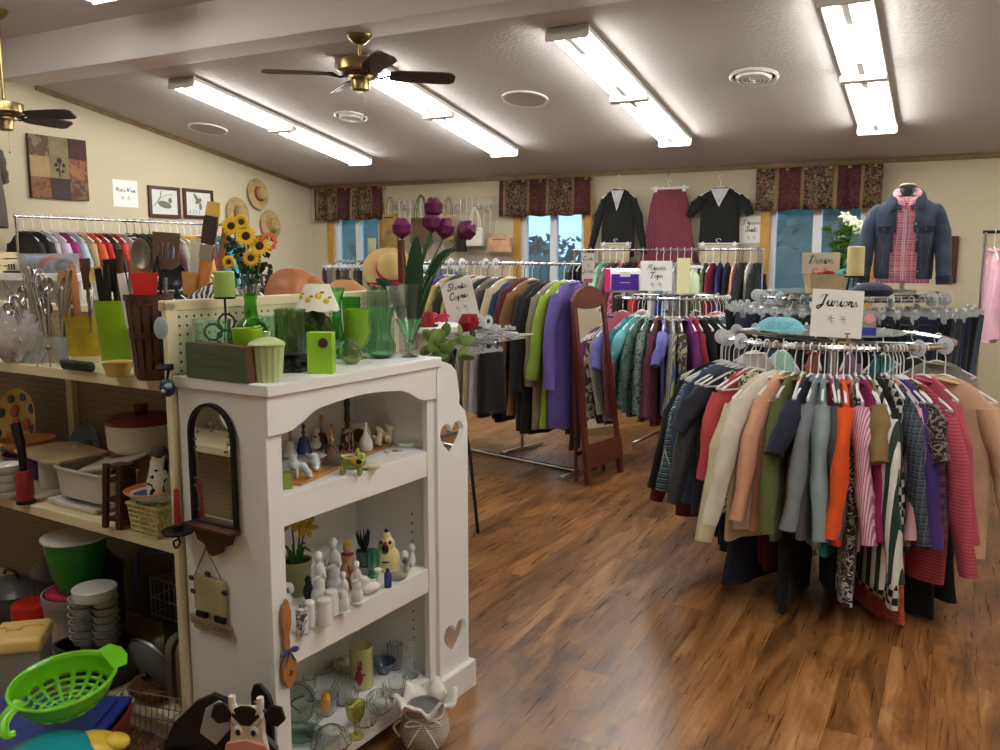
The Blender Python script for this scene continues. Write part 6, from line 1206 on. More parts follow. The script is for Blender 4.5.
# ------------------------------------------------------------ utensils
def utensil(kind,lab,base,L,lean,az,hm,mm,grp=None,w=.03):
    """base point inside the holder, length L, leaning by lean toward azimuth az"""
    t=thing({'spoon':'serving_spoon','spatula':'slotted_spatula','whisk':'whisk','ladle':'ladle','knife':'knife','brush':'pastry_brush','fork':'serving_fork','wood':'wooden_spoon','tongs':'tongs','turner':'turner'}[kind],lab,'utensil',base,group=grp)
    t.rotation_euler=Euler((0,lean,az),'XYZ')
    hl=L*.55
    if kind in('spoon','ladle','wood'):
        M().tube([(0,0,0),(0,0,L*.72)],[.006,.0045] if kind!='wood' else [.007,.006],8,flat=.5 if kind!='wood' else 1).build('handle',hm,t)
        if kind=='ladle': M().at((0,-.01,L*.83),(pi/2,0,0)).lathe([(0,-.035),(w*.6,-.03),(w*.95,-.012),(w,0),(w*.96,0),(w*.9,-.012),(w*.55,-.027),(0,-.031)],20).build('bowl',mm,t)
        else: M().at((0,0,L*.86),(pi/2,0,0),(1,1.45,1)).lathe([(0,-.012),(w*.6,-.010),(w*.93,-.004),(w,0),(w*.96,.001),(w*.55,-.006),(0,-.009)],20).build('bowl',mm,t)
    elif kind=='spatula':
        M().tube([(0,0,0),(0,0,L*.68)],.0055,8,flat=.5).build('handle',hm,t); a=w
        outs=[[(-a,L*.77),(-a*.5,L*.74),(a*.5,L*.74),(a,L*.77),(a*1.08,L),(-a*1.08,L)]]+[[(x-.0025,L*.82),(x+.0025,L*.82),(x+.0025,L*.93),(x-.0025,L*.93)] for x in (-a*.6,-a*.2,a*.2,a*.6)]
        M().plate(outs,.003).build('blade',mm,t,smooth=0)
    elif kind=='turner':
        M().tube([(0,0,0),(0,0,L*.7)],.006,8,flat=.5).build('handle',hm,t); M().plate([[(-w*.7,L*.68),(w*.7,L*.68),(w,L),(-w,L)]],.004).build('blade',mm,t,smooth=0,bevel=.001)
    elif kind=='whisk':
        M().tube([(0,0,0),(0,0,L*.5)],.007,8).build('handle',hm,t); q=M()
        for k in range(4):
            a=k*pi/4; c_,s_=cos(a),sin(a); q.tube(spl([(0,0,L*.5),(w*.8*c_,w*.8*s_,L*.72),(w*c_,w*s_,L*.9),(0,0,L),(-w*c_,-w*s_,L*.9),(-w*.8*c_,-w*.8*s_,L*.72),(0,0,L*.5)],4),.0012,4)
        q.build('wires',mm,t)
    elif kind=='fork':
        M().tube([(0,0,0),(0,0,L*.75)],.005,8,flat=.5).build('handle',hm,t); q=M()
        for x in (-.01,0,.01): q.tube([(x*.3,0,L*.73),(x,0,L*.8),(x,0,L)],.0018,5)
        q.build('tines',mm,t)
    elif kind=='brush':
        M().tube([(0,0,0),(0,0,L*.35),(0,0,L*.68)],[.011,.015,.024],10,flat=.4).build('handle',hm,t); M().box(-.026,-.011,L*.66,.026,.011,L*.78).build('ferrule',chrome,t,bevel=.002)
        M().rings([[(x*f,y*f,z) for x,y in ((-.024,-.009),(.024,-.009),(.024,.009),(-.024,.009))] for z,f in ((L*.77,1),(L*.93,1.12),(L,1.0))]).build('bristle',mm,t)
    elif kind=='knife':
        M().tube([(0,0,L*.45),(0,0,L*.75),(0,0,L)],[.011,.013,.012],8,flat=.6).build('handle',hm,t,bevel=0); M().box(-.011,-.001,0,.011,.001,L*.46).build('blade',mm,t)
    elif kind=='tongs':
        for s_ in (-1,1): M().tube(spl([(0,0,L),(s_*.018,0,L*.6),(s_*.008,0,.0)],4),.004,6,flat=.6).build('arm',mm,t)
    return t
Z=1.195
yb=pz(87,362,Z); s=mpp(yb)
m=mat('mustard_wicker',(176,152,26),.7,0,(150,.8),var=.25,bdist=.004)
t=thing('woven_basket','mustard yellow woven basket full of whisks and wooden handles','basket',yb); M().lathe([(r*s,h*s) for r,h in hollow([(16,6),(18,44),(18.5,46)],1.4)],32).build('basket_body',m,t); M().lathe([(0,0),(15*s,0),(16.5*s,7*s),(0,7*s)],32).build('cream_base',creamc,t)
lb=pz(118,368,Z); o=M().lathe([(r*s,h*s) for r,h in hollow([(12,0),(13.5,2),(17.5,62),(18.2,64)],1.2)],36).build('lime_cup',mat('lime_plastic',(140,184,30),.3,coat=.3)); tag(o,'tall lime green plastic cup packed with black utensil handles','cup',loc=lb)
l2=pz(141,372,Z)+AY*.05; o=M().lathe([(r*s,h*s) for r,h in hollow([(12,0),(14,50)],1.2)],36).build('lime_cup',mat('lime_plastic',(140,184,30),.3,coat=.3)); tag(o,'second lime green cup, half hidden by the dark slatted basket','cup',loc=l2)
bb=pz(153,379,Z); bk=thing('slatted_basket','dark brown slatted wooden basket of ladles and spoons at the shelf end','basket',bb,YAW); q=M()
M().lathe([(0,0),(12*s,0),(12.5*s,4*s),(0,4*s)],24).build('basket_base',darkwood,bk)
for k in range(14): a=2*pi*k/14; q.at((0,0,0),(0,0,a)); q.rings([[(x*s,y*s,z*s) for x,y in ((r_,-w_),(r_+1,-w_),(r_+1,w_),(r_,w_))] for z,r_,w_ in ((1,12,2.1),(70,18,3.1))])
q.build('slats',mat('stained_slat',(84,56,40),.6,0,(40,.2),var=.25),bk,smooth=0)
for z_,r_ in ((4,13.4),(36,16),(68,19)): M().lathe([(r_*s,z_*s),((r_+1.2)*s,z_*s),((r_+1.2)*s,(z_+5)*s),(r_*s,(z_+5)*s)],28).build('hoop',darkwood,bk)
wd2=mat('maple_handle',(196,150,90),.45,var=.15); dk=mat('dark_walnut',(84,52,34),.45); orr=mat('copper_handle',(196,130,90),.4)
U='utensils standing in the cups and baskets'
kinds=[('wood','pale wooden spoon in the mustard basket',(-.03,-.02),.30,-.12,wd2,wd2,.024),('knife','terracotta handled utensil in the mustard basket',(-.02,.0),.31,-.05,orr,steel,.02),('whisk','steel whisk in the mustard basket beside the white handle',(.02,.01),.24,.1,steel,steel,.025),('spoon','steel serving spoon drooping from the mustard basket',(-.04,.02),.22,-.35,steel,steel,.028),('fork','steel serving fork in the mustard basket',(.03,-.02),.21,.25,steel,steel,.02),('turner','brown wooden turner at the back of the mustard basket',(.0,.03),.33,-.04,dk,dk,.02),('wood','yellow wooden spoon with a round bowl in the mustard basket',(.02,.03),.31,.05,wd2,mat('pale_wood',(220,190,120),.5),.028)]
for k,(kd,l,(dx,dy),L,ln,hm_,mm_,w) in enumerate(kinds): utensil(kd,l,yb+V((dx,dy,.02)),L,ln,YAW+rnd.uniform(-.5,.5),hm_,mm_,U,w)
kinds=[('knife','black handled knife in the lime cup',(-.03,0),.30,-.1,blackpl,steel,.02),('knife','fat black handled knife in the lime cup, next to the first',(-.01,-.01),.31,-.02,blackpl,steel,.02),('tongs','black tongs crossing in the lime cup',(.0,.02),.35,.05,blackpl,blackpl,.02),('knife','dark wood handled knife in the lime cup',(.02,0),.36,.06,dk,steel,.02),('turner','black nylon turner at the back of the lime cup',(-.01,.03),.33,-.08,blackpl,blackpl,.026),('knife','white handled knife in the lime cup',(-.04,.01),.26,-.2,whitepl,steel,.02),('knife','cream handled knife leaning in the lime cup',(.04,0),.31,.22,mat('bone_handle',(214,196,140),.4),steel,.02),('knife','steel and black handled knife by the big spoon',(.03,.02),.33,.12,steel,steel,.02)]
for k,(kd,l,(dx,dy),L,ln,hm_,mm_,w) in enumerate(kinds): utensil(kd,l,lb+V((dx*.8,dy,.02)),L,ln,YAW+rnd.uniform(-.3,.3),hm_,mm_,U,w)
Lsp=zat(bb,234)-Z-.02
kinds=[('spoon','big grey steel spoon standing highest over the lime cup',(-.012,.01),Lsp*1.0,-.05,steel,mat('dull_steel',(150,146,138),.4,.8),.031),('spatula','wide brown slotted metal spatula in the slatted basket',(.025,.02),zat(bb,232)-Z-.02,.07,chrome,mat('bronze_steel',(128,106,86),.45,.7),.038),('turner','tan wooden paddle in the slatted basket',(-.03,.02),.36,-.05,wd2,wd2,.03),('tongs','black tongs in the slatted basket',(.0,-.01),.34,.12,blackpl,blackpl,.02),('spoon','chrome serving spoon in the slatted basket',(-.01,.03),.36,-.02,chrome,chrome,.03),('turner','bright red silicone scraper in the slatted basket',(.01,-.02),.29,.0,redp,mat('red_silicone',(206,40,36),.4),.04),('knife','white stubby handle in the slatted basket',(-.035,-.02),.29,-.12,whitepl,steel,.02)]
for k,(kd,l,(dx,dy),L,ln,hm_,mm_,w) in enumerate(kinds): utensil(kd,l,bb+V((dx,dy,.02)),L,ln,YAW+rnd.uniform(-.15,.15),hm_,mm_,U,w)
# tall kitchen tools on the rear shelf in a pot
RP=L2W(-2.80,2.32,Z); s2=mpp(RP); t=thing('stock_pot','steel pot on the rear shelf holding tall brushes and boards','pot',RP); M().lathe([(r*s2,h*s2) for r,h in hollow([(34,0),(35,3),(35,42),(36,44)],1.2)],36).build('pot_body',steel,t)
def tall(kd,l,px0,px1,py1,hm_,mm_,w,dy=0):
    b=RP+_r*((px0-208)*s2)+AY*dy+V((0,0,.02)); z1=zat(b,py1); L=(z1-b.z); dx=(px1-px0)*s2; utensil(kd,l,b,math.hypot(L,dx),math.atan2(dx,L),YAW,hm_,mm_,U,w)
tall('brush','large pale wooden brush with yellow bristles standing tallest',192,214,202,wd2,mat('yellow_bristle',(222,180,90),.9),.03)
tall('brush','orange wood scrub brush with a dark bristle end beside the pale brush',198,221,216,mat('orange_wood',(190,120,60),.4),mat('black_sleeve',(60,40,34),.7),.03,-.05)
tall('turner','long brown wooden board handle leaning by the sunflowers',208,232,228,mat('orange_wood',(190,120,60),.4),mat('orange_wood',(190,120,60),.4),.02,-.03)
tall('turner','clear spatula in a plastic sleeve beside the pale brush',190,203,240,clearpl,clearpl,.03,-.03)
tall('ladle','black nylon ladle leaning in front of the tall brushes',192,182,262,blackpl,mat('black_nylon',(36,36,42),.35),.055,-.06)
tall('turner','honey bamboo turner next to the green candle',196,201,272,wood,wood,.03,-.07)
tall('turner','short bamboo slat next to the bamboo turner',201,208,275,wood,wood,.02,-.05)
# silverware bunch
sb=pz(52,362,Z); s=mpp(sb); t=thing('silverware_caddy','clear plastic caddy at the shelf edge holding silver cutlery','caddy',sb,YAW); M().rings([[(x*s*f,y*s*f,z*s) for x,y in ((-26,-10),(26,-10),(26,10),(-26,10))] for z,f in ((0,.9),(26,1),(26,.97),(1,.88))],(True,True)).build('caddy_body',clearpl,t,smooth=0)
r_=random.Random(9)
for k in range(30):
    kd=('fork','spoon','tongs','whisk','spoon','knife')[k%6]; dx=r_.uniform(-14,16)*s; L=r_.uniform(.2,.33)*(1.1-abs(dx)*3)
    utensil(kd,'bright steel %s in the splayed cutlery bunch in the clear caddy'%({'fork':'fork','spoon':'spoon','tongs':'tongs','whisk':'whisk','knife':'table knife'}[kd]),sb+V((dx*cos(YAW),dx*sin(YAW)+r_.uniform(-.02,.02),.005)),L,-.25*r_.random()*2+.12+dx*5,YAW+r_.uniform(-.5,.5),chrome,chrome,'cutlery bunch in the clear caddy',.018)
t=thing('tripod_whisk','small silver tripod stand with a gold knob in front of the cutlery','stand',pz(50,366,Z),YAW)
for k in range(5): a=k*1.26; M().tube([(0,0,18*s),(13*s*cos(a),8*s*sin(a),0)],.7*s,5).build('leg',chrome,t)
M().ell((0,0,18*s),3*s,10,7).build('gold_knob',brass,t)
# plastic bag
pb=pz(20,362,Z); t=thing('plastic_bag','crumpled clear plastic bag of odds and ends at the shelf end','bag',pb,YAW); q=M(); q.ell((0,0,26*s),(30*s,16*s,27*s),40,26)
nv=[]
for v in q.v:
    n_=noise.noise(v*55)*.02+noise.noise(v*130)*.008; nv.append(v*(1+n_*9)+V((0,0,n_)))
for v in nv: v.z=max(v.z,0)
q.v=nv; q.build('bag_film',mat('milky_plastic',(232,226,224),.2,0,(30,.8),.5,bdist=.01),t)
for k,(c,dx) in enumerate((((150,110,100),-8),((190,180,170),6),((90,90,96),0))): M().ell((dx*s,0,(12+k*7)*s),(9*s,6*s,7*s),12,8,(0,k,k)).build('bagged_item',mat('bagged_%d'%k,c,.5),t)
o=M().lathe([(r*s,h*s) for r,h in hollow([(9,0),(10,2),(12,12),(14,13)],1.2)],32,flute=(8,.03)).build('scalloped_cup',mat('butter_plastic',(220,190,110),.4)); tag(o,'small butter yellow scalloped cup on the shelf edge','cup',loc=pz(118,376,Z))
q=M(); 
for k in range(9): q.ell(((-20+5*k)*s,0,5*s),(4*s,4*s,5*s),8,6).ell(((-20+5*k)*s,-3*s,7*s),(1.8*s,2*s,3*s),6,4)
o=q.build('corn_mold',mat('dark_green_rubber',(48,56,50),.5)); tag(o,'dark green bumpy bar lying in front of the yellow basket','mold',loc=pz(78,371,Z),rz=TH)
# ornaments hooked on the end frame
e=V(L2W(-2.075,1.525,0)); z_=plx(163,345,-2.08)[2]; t=thing('crystal_ornament','oval faceted crystal ornament on a black stand at the shelf end','ornament',ply(0,0,1)[0:0] or (pz(163,372,1.222)-AY*.02),YAW); s=mpp(t.location)
M().ell((0,0,38*s),(7*s,3*s,11*s),9,7).build('crystal',mat('crystal',(200,220,224),.08,0,None,.5),t,smooth=0); M().tube([(0,0,0),(0,0,28*s)],1.6*s,8).lathe([(0,0),(7*s,0),(5*s,3*s),(0,4*s)],14).build('stand',iron,t)
t.location=L2W(*ply(163,368,1.50))
t2=thing('beaded_ornament','small dark blue and black trinket hanging below the crystal ornament','ornament',L2W(*ply(168,398,1.52)),YAW); M().ell((0,0,10*s),(8*s,4*s,9*s),12,8).build('trinket_body',mat('navy_trinket',(40,56,90),.3),t2); M().ell((2*s,-3*s,12*s),(4*s,2*s,3*s),8,5).ell((-3*s,-3*s,7*s),(3*s,2*s,2*s),8,5).build('painted_patch',mat('pale_patch',(170,190,200),.4),t2); M().tube([(0,0,18*s),(0,.02,30*s)],1.5*s,6).box(-8*s,-2*s,27*s,6*s,3*s,33*s).build('hanger_clip',iron,t2)
# rear shelf: sunflowers, gourd, lampshade ...
SP=V(ply(0,0,1)[0:0] or L2W(*ply(249,290,2.36))); SP.z=Z; s=mpp(SP)
t=thing('sunflower_bouquet','bouquet of yellow sunflowers and orange blooms in a clear glass vase','bouquet',SP,YAW)
M().lathe([(r*s,h*s) for r,h in hollow([(8,0),(10,4),(9,50),(12,62)],1)],24).build('vase',cg,t)
cx0,_=project(SP); zz=lambda py:(zat(SP,py)-Z)
q=M(); fl_=[(-13,226,9,.2),(1,236,10,0),(-3,222,7,.4),(14,246,10,-.3),(-17,262,6,.6),(5,258,8,.2)]
for k,(dx,py,r0,tl) in enumerate(fl_):
    z0=zz(py); X=(cx0+dx-cx0)*s+0; q.tube(spl([(0,0,.1),(dx*.5*s,0,z0*.6),(dx*s,0,z0)],4),1*s,6)
    f=M().at((dx*s,-6*s,z0),(pi/2-.2+tl*.5,tl*.5,0))
    for j in range(16): a=j*pi/8; f.tube([(r0*.35*s*cos(a),r0*.35*s*sin(a),0),(r0*.75*s*cos(a),r0*.75*s*sin(a),.6*s),(r0*1.15*s*cos(a),r0*1.15*s*sin(a),-.6*s)],[1.0*s,1.9*s,.3*s],5,flat=.3)
    f.build('petals',mat('sunflower_yellow',(228,184,30),.6),t); M().at((dx*s,-7*s,z0),(pi/2-.2,0,0)).lathe([(0,1.4*s),(r0*.35*s,1*s),(r0*.42*s,0)],16).build('seed_head',mat('seed_brown',(60,36,22),.9,0,(300,.7)),t)
r_=random.Random(2); lf=M()
for k in range(60):
    p=V((r_.uniform(-18,22)*s,r_.uniform(-4,8)*s,zz(r_.uniform(238,285)))); a=r_.uniform(0,6.28); d=V((cos(a),-.3,sin(a)))*8*s; e_=V((-sin(a),0,cos(a)))*3*s; lf.add([p,p+d*.5+e_,p+d,p+d*.5-e_],[(0,1,2,3)])
lf.build('leaf_spray',mat('deep_leaf',(34,50,26),.6),t,smooth=0); q.build('stem',leafm,t)
f=M()
for k in range(9):
    a=k*.7; f.at((( 22+7*cos(a))*s,-5*s,zz(242)+7*s*sin(a)),(1.4,0,0))
    for j in range(6): b_=j*pi/3; f.tube([(0,0,0),(3.6*s*cos(b_),3.6*s*sin(b_),.5*s)],[1.2*s,.3*s],5,flat=.4)
f.build('orange_blossom',mat('orange_bloom',(214,104,56),.6),t)
GP=V(L2W(*ply(305,290,2.42))); GP.z=Z; s=mpp(GP); k_=(zat(GP,268)-Z)
t=thing('clay_gourd','terracotta gourd-shaped jar behind the lemon lampshade','jar',GP,YAW); M().lathe([(0,0),(.05,0),(.10,.04),(.105,k_*.55),(.10,k_*.75),(.075,k_*.92),(.04,k_*.99),(0,k_*1.0)],32,flute=(5,.04)).build('gourd_body',mat('terracotta',(178,110,72),.45,var=.15),t,loc=(-.05,0,0)); M().ell((.03,0,k_*.72),(.05,.06,.06),14,9).build('spout_bulge',mat('terracotta',(178,110,72),.45,var=.15),t)
LP=pz(319,360,1.223); Z_=1.223; s=mpp(LP); zl0,zl1=zat(LP,309)-Z_,zat(LP,284)-Z_
t=thing('lemon_lampshade','small white scalloped lampshade painted with lemons on a short stand','lampshade',LP,YAW)
M().lathe([(22*s,zl0),(12*s,zl1),(11.4*s,zl1),(21.4*s,zl0)],48,mod=lambda r,z,a,i:(r,(-.006*abs(sin(4*a)) if z<zl1-.01 else 0))).build('shade',mat('white_shade',(232,228,210),.7),t)
q=M(); g_=M()
for a,hf in ((-1.9,.4),(-1.3,.55),(-.9,.35),(-2.5,.5)):
    rr=(22-10*hf)*s+.001; zl=zl0+(zl1-zl0)*hf; q.ell((rr*cos(a),rr*sin(a),zl),(3.4*s,1.2*s,3*s),10,6,(0,0,a+pi/2)); g_.ell((rr*cos(a+.22),rr*sin(a+.22),zl+3.4*s),(2.4*s,.8*s,1.2*s),8,5,(0,0,a+pi/2))
q.build('painted_lemon',mat('lemon_paint',(226,188,50),.6),t); g_.build('painted_leaf',greenc,t); M().tube([(0,0,0),(0,0,zl0+.03)],.006,8).lathe([(0,0),(.03,0),(.026,.01),(0,.012)],20).build('lamp_stand',brass,t)
for nm,lab,px,xl,yl,pyt,rx,c in (('tan_dome','tan domed bread box behind the green bud vases',345,-2.13,2.40,280,.085,(190,140,90)),('patterned_mitt','black and white patterned padded mitt lying behind the green candle',214,-2.62,2.20,286,.09,(60,60,64)),('dark_pan','dark round frying pan standing on its rim beside the clay gourd',277,-2.47,2.28,270,.0,(40,38,36))):
    P_=V(L2W(*ply(px,290,yl))); P_.z=Z; h_=zat(P_,pyt)-Z
    if nm=='dark_pan':
        t=thing('frying_pan',lab,'pan',P_,YAW); M().at((0,0,.085),(pi/2-.15,0,.3)).lathe([(0,0),(.07,0),(.085,.03),(.083,.03),(.068,.003),(0,.003)],36).build('pan_body',iron,t); M().tube([(-.09,0,.085),(-.13,0,.085)],[.009,.012],8,flat=.5).build('handle',blackpl,t)
    else:
        t=thing({'tan_dome':'bread_box','patterned_mitt':'oven_mitt'}[nm],lab,{'tan_dome':'bread box','patterned_mitt':'oven mitt'}[nm],P_,YAW)
        M().lathe([(0,0),(rx,0),(rx*1.02,h_*.5),(rx*.8,h_*.85),(rx*.3,h_),(0,h_)],32,ox=1.3,oy=.8).build('body',F('zebra',(210,210,208),(40,40,44),scale=1) if nm!='tan_dome' else mat('tan_enamel',c,.4),t); M().tube(spl([(-.03,0,h_*.98),(0,0,h_+.012),(.03,0,h_*.98)],4),.004,6).build('handle',darkwood,t)
# ------------------------------------------------------------ middle shelf of the gondola
Z=.706
def on(px,py): return pz(px,py,Z)
t=thing('bowl_stack','x','x'); bpy.data.objects.remove(t)
p=on(7,498); s=mpp(p)
for k in range(4):
    o=M().lathe([(r*s,h*s) for r,h in hollow([(9,0),(15,6),(16,9)],1)],28).build('white_bowl',porcelain); tag(o,'white shallow bowl in the stack at the dark end of the middle shelf','bowl','stacked white bowls',loc=p+V((0,0,k*8.5*s)))
p=on(26,503); s=mpp(p); t=thing('red_canister','red cylinder with a tall black nozzle on the middle shelf','canister',p); M().lathe([(0,0),(8*s,0),(8.4*s,2*s),(8*s,28*s),(6*s,33*s),(0,34*s)],24).build('can_body',mat('red_enamel',(150,40,34),.3),t); M().lathe([(0,0),(9*s,0),(9*s,4*s),(0,4*s)],24).build('black_base',blackpl,t); M().tube(spl([(0,0,33*s),(-1*s,0,55*s),(-8*s,0,80*s)],4),[4*s]*5+[5*s]*4,10).build('nozzle',blackpl,t)
p=on(76,509)+AY*.10; s=mpp(p)
def tub(name,lab,cat,p,w,d,h,mt__,rz=TH,grp=None,flare=.92,rim=True,th=.004):
    t=thing(name,lab,cat,p,rz,grp); n=24
    def ring(f,z,k=0): return [((w/2*f-k)*math.copysign(abs(cos(a))**.35,cos(a)),(d/2*f-k)*math.copysign(abs(sin(a))**.35,sin(a)),z) for a in [2*pi*j/n for j in range(n)]]
    M().rings([ring(flare,0),ring(1,h),ring(1,h,th),ring(flare,th,th)],(True,True)).build('tub_body',mt__,t,smooth=50)
    if rim: M().rings([ring(1.0,h-.006,-.006),ring(1.0,h+.002,-.006),ring(1.0,h+.002,th),ring(1,h-.006,th)],(False,False)).build('rim',mt__,t,smooth=50)
    return t
wt=mat('cream_plastic',(206,200,182),.35); 
tub('storage_tub','cream plastic rectangular tub in the middle of the shelf','tub',p+V((0,0,.028)),.31,.18,.10,wt)
t=thing('serving_tray','white shallow tray under the cream tub','tray',p-AY*.03,TH); M().rings([[(x*f,y*f,z) for x,y in ((-.13,-.085),(.13,-.085),(.13,.085),(-.13,.085))] for z,f in ((0,.9),(.02,1.04),(.024,1.04),(.006,.88))]).build('tray_body',porcelain,t,bevel=.003)
t=thing('tub_lid','cream plastic lid leaning on top of the cream tub','lid',p+V((.06,.03,.145)),TH,rot=(R(10),R(-13),TH)); M().rings([[(x*f,y*f,z) for x,y in ((-.13,-.08),(.13,-.08),(.13,.08),(-.13,.08))] for z,f in ((0,1),(.008,1),(.014,.9),(.014,.2))]).build('lid_panel',wt,t,bevel=.002); M().box(-.13,-.085,-.004,.13,-.078,.006).build('lid_rim',wt,t,bevel=.001)
# tan board on white canisters
cbp=V(L2W(*ply(62,452,1.78))); 
for k,dx in enumerate((-.07,.06)):
    hh_=cbp.z-Z-.008; o=M().lathe([(0,0),(.045,0),(.047,.004),(.047,hh_-.02),(.049,hh_-.018),(.049,hh_),(0,hh_)],26).build('white_canister',porcelain); tag(o,'white lidded canister holding up the tan board, the one %s'%('near the red cylinder','near the blue plate')[k],'canister',loc=V((cbp.x,cbp.y,Z))+AX*dx)
t=thing('cutting_board','tan rectangular board lying flat across two white canisters','board',V((cbp.x,cbp.y,cbp.z-.006)),TH-.1); M().prism([(-.15,-.10),(.13,-.12),(.17,.0),(.16,.11),(-.12,.11),(-.16,.05)],0,.012); q=M().rings([[(x,y,z) for x,y in ((-.16,-.10),(.12,-.12),(.17,-.09),(.16,.10),(-.13,.11),(-.17,.06))] for z in (0,.012)]); q.build('board_panel',mat('tan_board2',(196,172,132),.5,var=.15),t,bevel=.002)
def leanplate(lab,px,py,rad,m_,parts,yl=1.93,name='serving_plate'):
    P_=V(L2W(*ply(px,py,yl))); P_.z=Z; t=thing(name,lab,'plate',P_,TH); q=M().at((0,0,rad*.97),(pi/2-.22,0,0)); q.lathe([(0,0),(rad*.75,0),(rad,.015),(rad,.019),(rad*.73,.005),(0,.005)],40).build('plate_body',m_,t)
    for nm,mm_,lst in parts:
        for (a,rr,r1) in lst: M().at((0,0,rad*.97),(pi/2-.22,0,0)).lathe([(0,.008+.014*max(0,(rr-.7))),(r1*rad,.0085+.014*max(0,rr-.7)),(r1*rad,.004)],12,c=(rr*rad*cos(a),rr*rad*sin(a),.004)).build(nm,mm_,t)
    return t
s=mpp(on(30,470)); leanplate('large yellow round tray with dark blue and red spots leaning at the back',18,425,.155,mat('ochre_glaze',(200,160,70),.4),[('blue_spot',mat('navy_glaze',(40,60,90),.4),[(k*.7,.82,.13) for k in range(9)]),('red_spot',mat('red_glaze',(180,60,40),.4),[(0,.0,.2),(2,.42,.17),(.2,.45,.17),(4.1,.42,.17)])])
leanplate('clear blue glass plate leaning against the pegboard',86,428,.105,mat('blue_smoke_glass',(150,176,196),.2,0,None,.5),[('flower_print',mat('blue_print',(70,90,130),.5),[(k*1.2,.3,.16) for k in range(5)])])
P_=V(L2W(*ply(28,455,1.80))); P_.z=Z; o=M().lathe([(r,h) for r,h in [(0,0),(.05,0),(.085,.06),(.09,.10),(.086,.10),(.08,.06),(.045,.006),(0,.006)]],32).build('nested_bowl',mat('plum_glaze',(96,70,110),.4)); tag(o,'plum coloured deep bowl behind the red cylinder','bowl',loc=P_)
o=M().lathe([(0,.0),(.06,.0),(.10,.05),(.096,.05),(.055,.005),(0,.005)],32).build('orange_bowl',mat('orange_glaze',(190,120,60),.4)); tag(o,'orange shallow bowl resting on the plum bowl','bowl',loc=P_+V((0,0,.105)))
# casserole
P_=V(L2W(*ply(143,449,1.86))); hb_=P_.z-Z
M_=tub('cooking_crate','brown cardboard box under the white casserole','box',V((P_.x,P_.y,Z)),.20,.16,hb_-.002,mat('cardboard',(120,90,60),.8,var=.1),rim=False,flare=1)
s=mpp(P_); t=thing('casserole_pot','round cream casserole with a dark red lid','pot',P_,TH); M().lathe([(0,0),(28*s,0),(32*s,4*s),(34*s,28*s),(32*s,28*s),(0,27*s)],40).build('pot_body',mat('cream_enamel',(214,206,184),.3),t); M().lathe([(34.5*s,28*s),(35*s,31*s),(30*s,35*s),(10*s,38*s),(6*s,39*s),(7*s,46*s),(0,47*s),(0,28*s)],40).build('lid',mat('burgundy_lid',(120,24,32),.25,coat=.5),t)
# slanted wooden rack
p=on(114,528); s=mpp(p); t=thing('wooden_crate','dark brown wooden rack tilted beside the cream tub','rack',p,TH+.15)
for x in (-9,9): M().prism([((x-3)*s,0),((x+3)*s,0),((x+9)*s,66*s),((x+3)*s,66*s)],-4*s,0).build('side_post',darkwood,t)
for z_ in (8,28,48,62): M().box((-8+z_*.09)*s,-3*s,z_*s,(12+z_*.09)*s,14*s,(z_+3)*s).build('rung',darkwood,t)
M().box(-6*s,13*s,0,18*s,15*s,60*s).build('back_board',darkwood,t)
# yellow basket + bowl + cow pot
p=on(155,533); s=mpp(p); t=thing('plastic_basket','pale yellow plastic basket with square holes at the end of the middle shelf','basket',p,TH); W_,D_,Hh=23*s,13*s,31*s
q=M()
for (xa,ya,xb,yb) in ((-1,-1,1,-1),(1,-1,1,1),(1,1,-1,1),(-1,1,-1,-1)):
    A_=V((xa*W_,ya*D_,0));B_=V((xb*W_,yb*D_,0)); nn_=10 if xa!=xb else 6
    for i in range(nn_+1): c=A_.lerp(B_,i/nn_); q.tube([c*.84,c+V((0,0,Hh))],.9*s,4)
    for j in range(7): f=.84+.16*j/6; q.tube([A_*f+V((0,0,Hh*j/6)),B_*f+V((0,0,Hh*j/6))],.9*s,4)
q.build('basket_mesh',mat('pale_yellow_plastic',(214,200,140),.4),t); M().box(-W_*.84,-D_*.84,0,W_*.84,D_*.84,.004).build('basket_floor',mat('pale_yellow_plastic',(214,200,140),.4),t)
q=M(); q.tube([(W_*1.03,D_*1.03,Hh),(-W_*1.03,D_*1.03,Hh),(-W_*1.03,-D_*1.03,Hh),(W_*1.03,-D_*1.03,Hh)],1.8*s,6,closed=True).build('basket_rim',mat('pale_yellow_plastic',(214,200,140),.4),t)
bz=p+V((0,0,Hh+2*s)); t=thing('banded_bowl','white bowl with orange banded rim and blue center on the yellow basket','bowl',bz,TH); M().lathe([(0,0),(12*s,0),(22*s,7*s),(27*s,12*s),(26*s,12.6*s),(20*s,8*s),(11*s,1.4*s),(0,1.4*s)],36).build('bowl_body',porcelain,t); M().lathe([(22*s,9.9*s),(26.2*s,12.9*s),(27.4*s,12.2*s),(26.4*s,11.4*s)],36).build('orange_band',mat('orange_band',(200,120,60),.4),t); M().lathe([(0,1.6*s),(11*s,1.7*s),(19*s,8*s),(18.8*s,7.6*s),(11*s,1.5*s)],30).build('blue_center',mat('slate_blue_glaze',(80,90,120),.3),t)
t=thing('cow_spot_pitcher','white ceramic jar with black cow spots standing in the banded bowl','jar',bz+V((.035,.0,2.2*s)),TH); m=fabric('camo',(228,226,220),(228,226,220),(20,20,20),scale=2.2,rough=.25); M().lathe([(0,0),(10*s,0),(13*s,8*s),(12.5*s,20*s),(9*s,34*s),(8*s,44*s),(8.6*s,46*s),(7.6*s,46*s),(7*s,40*s),(0,39*s)],32).build('jar_body',m,t); M().lathe([(8.8*s,46*s),(8.8*s,50*s),(6*s,54*s),(0,55*s)],24).build('smoked_lid',mat('smoked_lid',(70,70,70),.3),t)
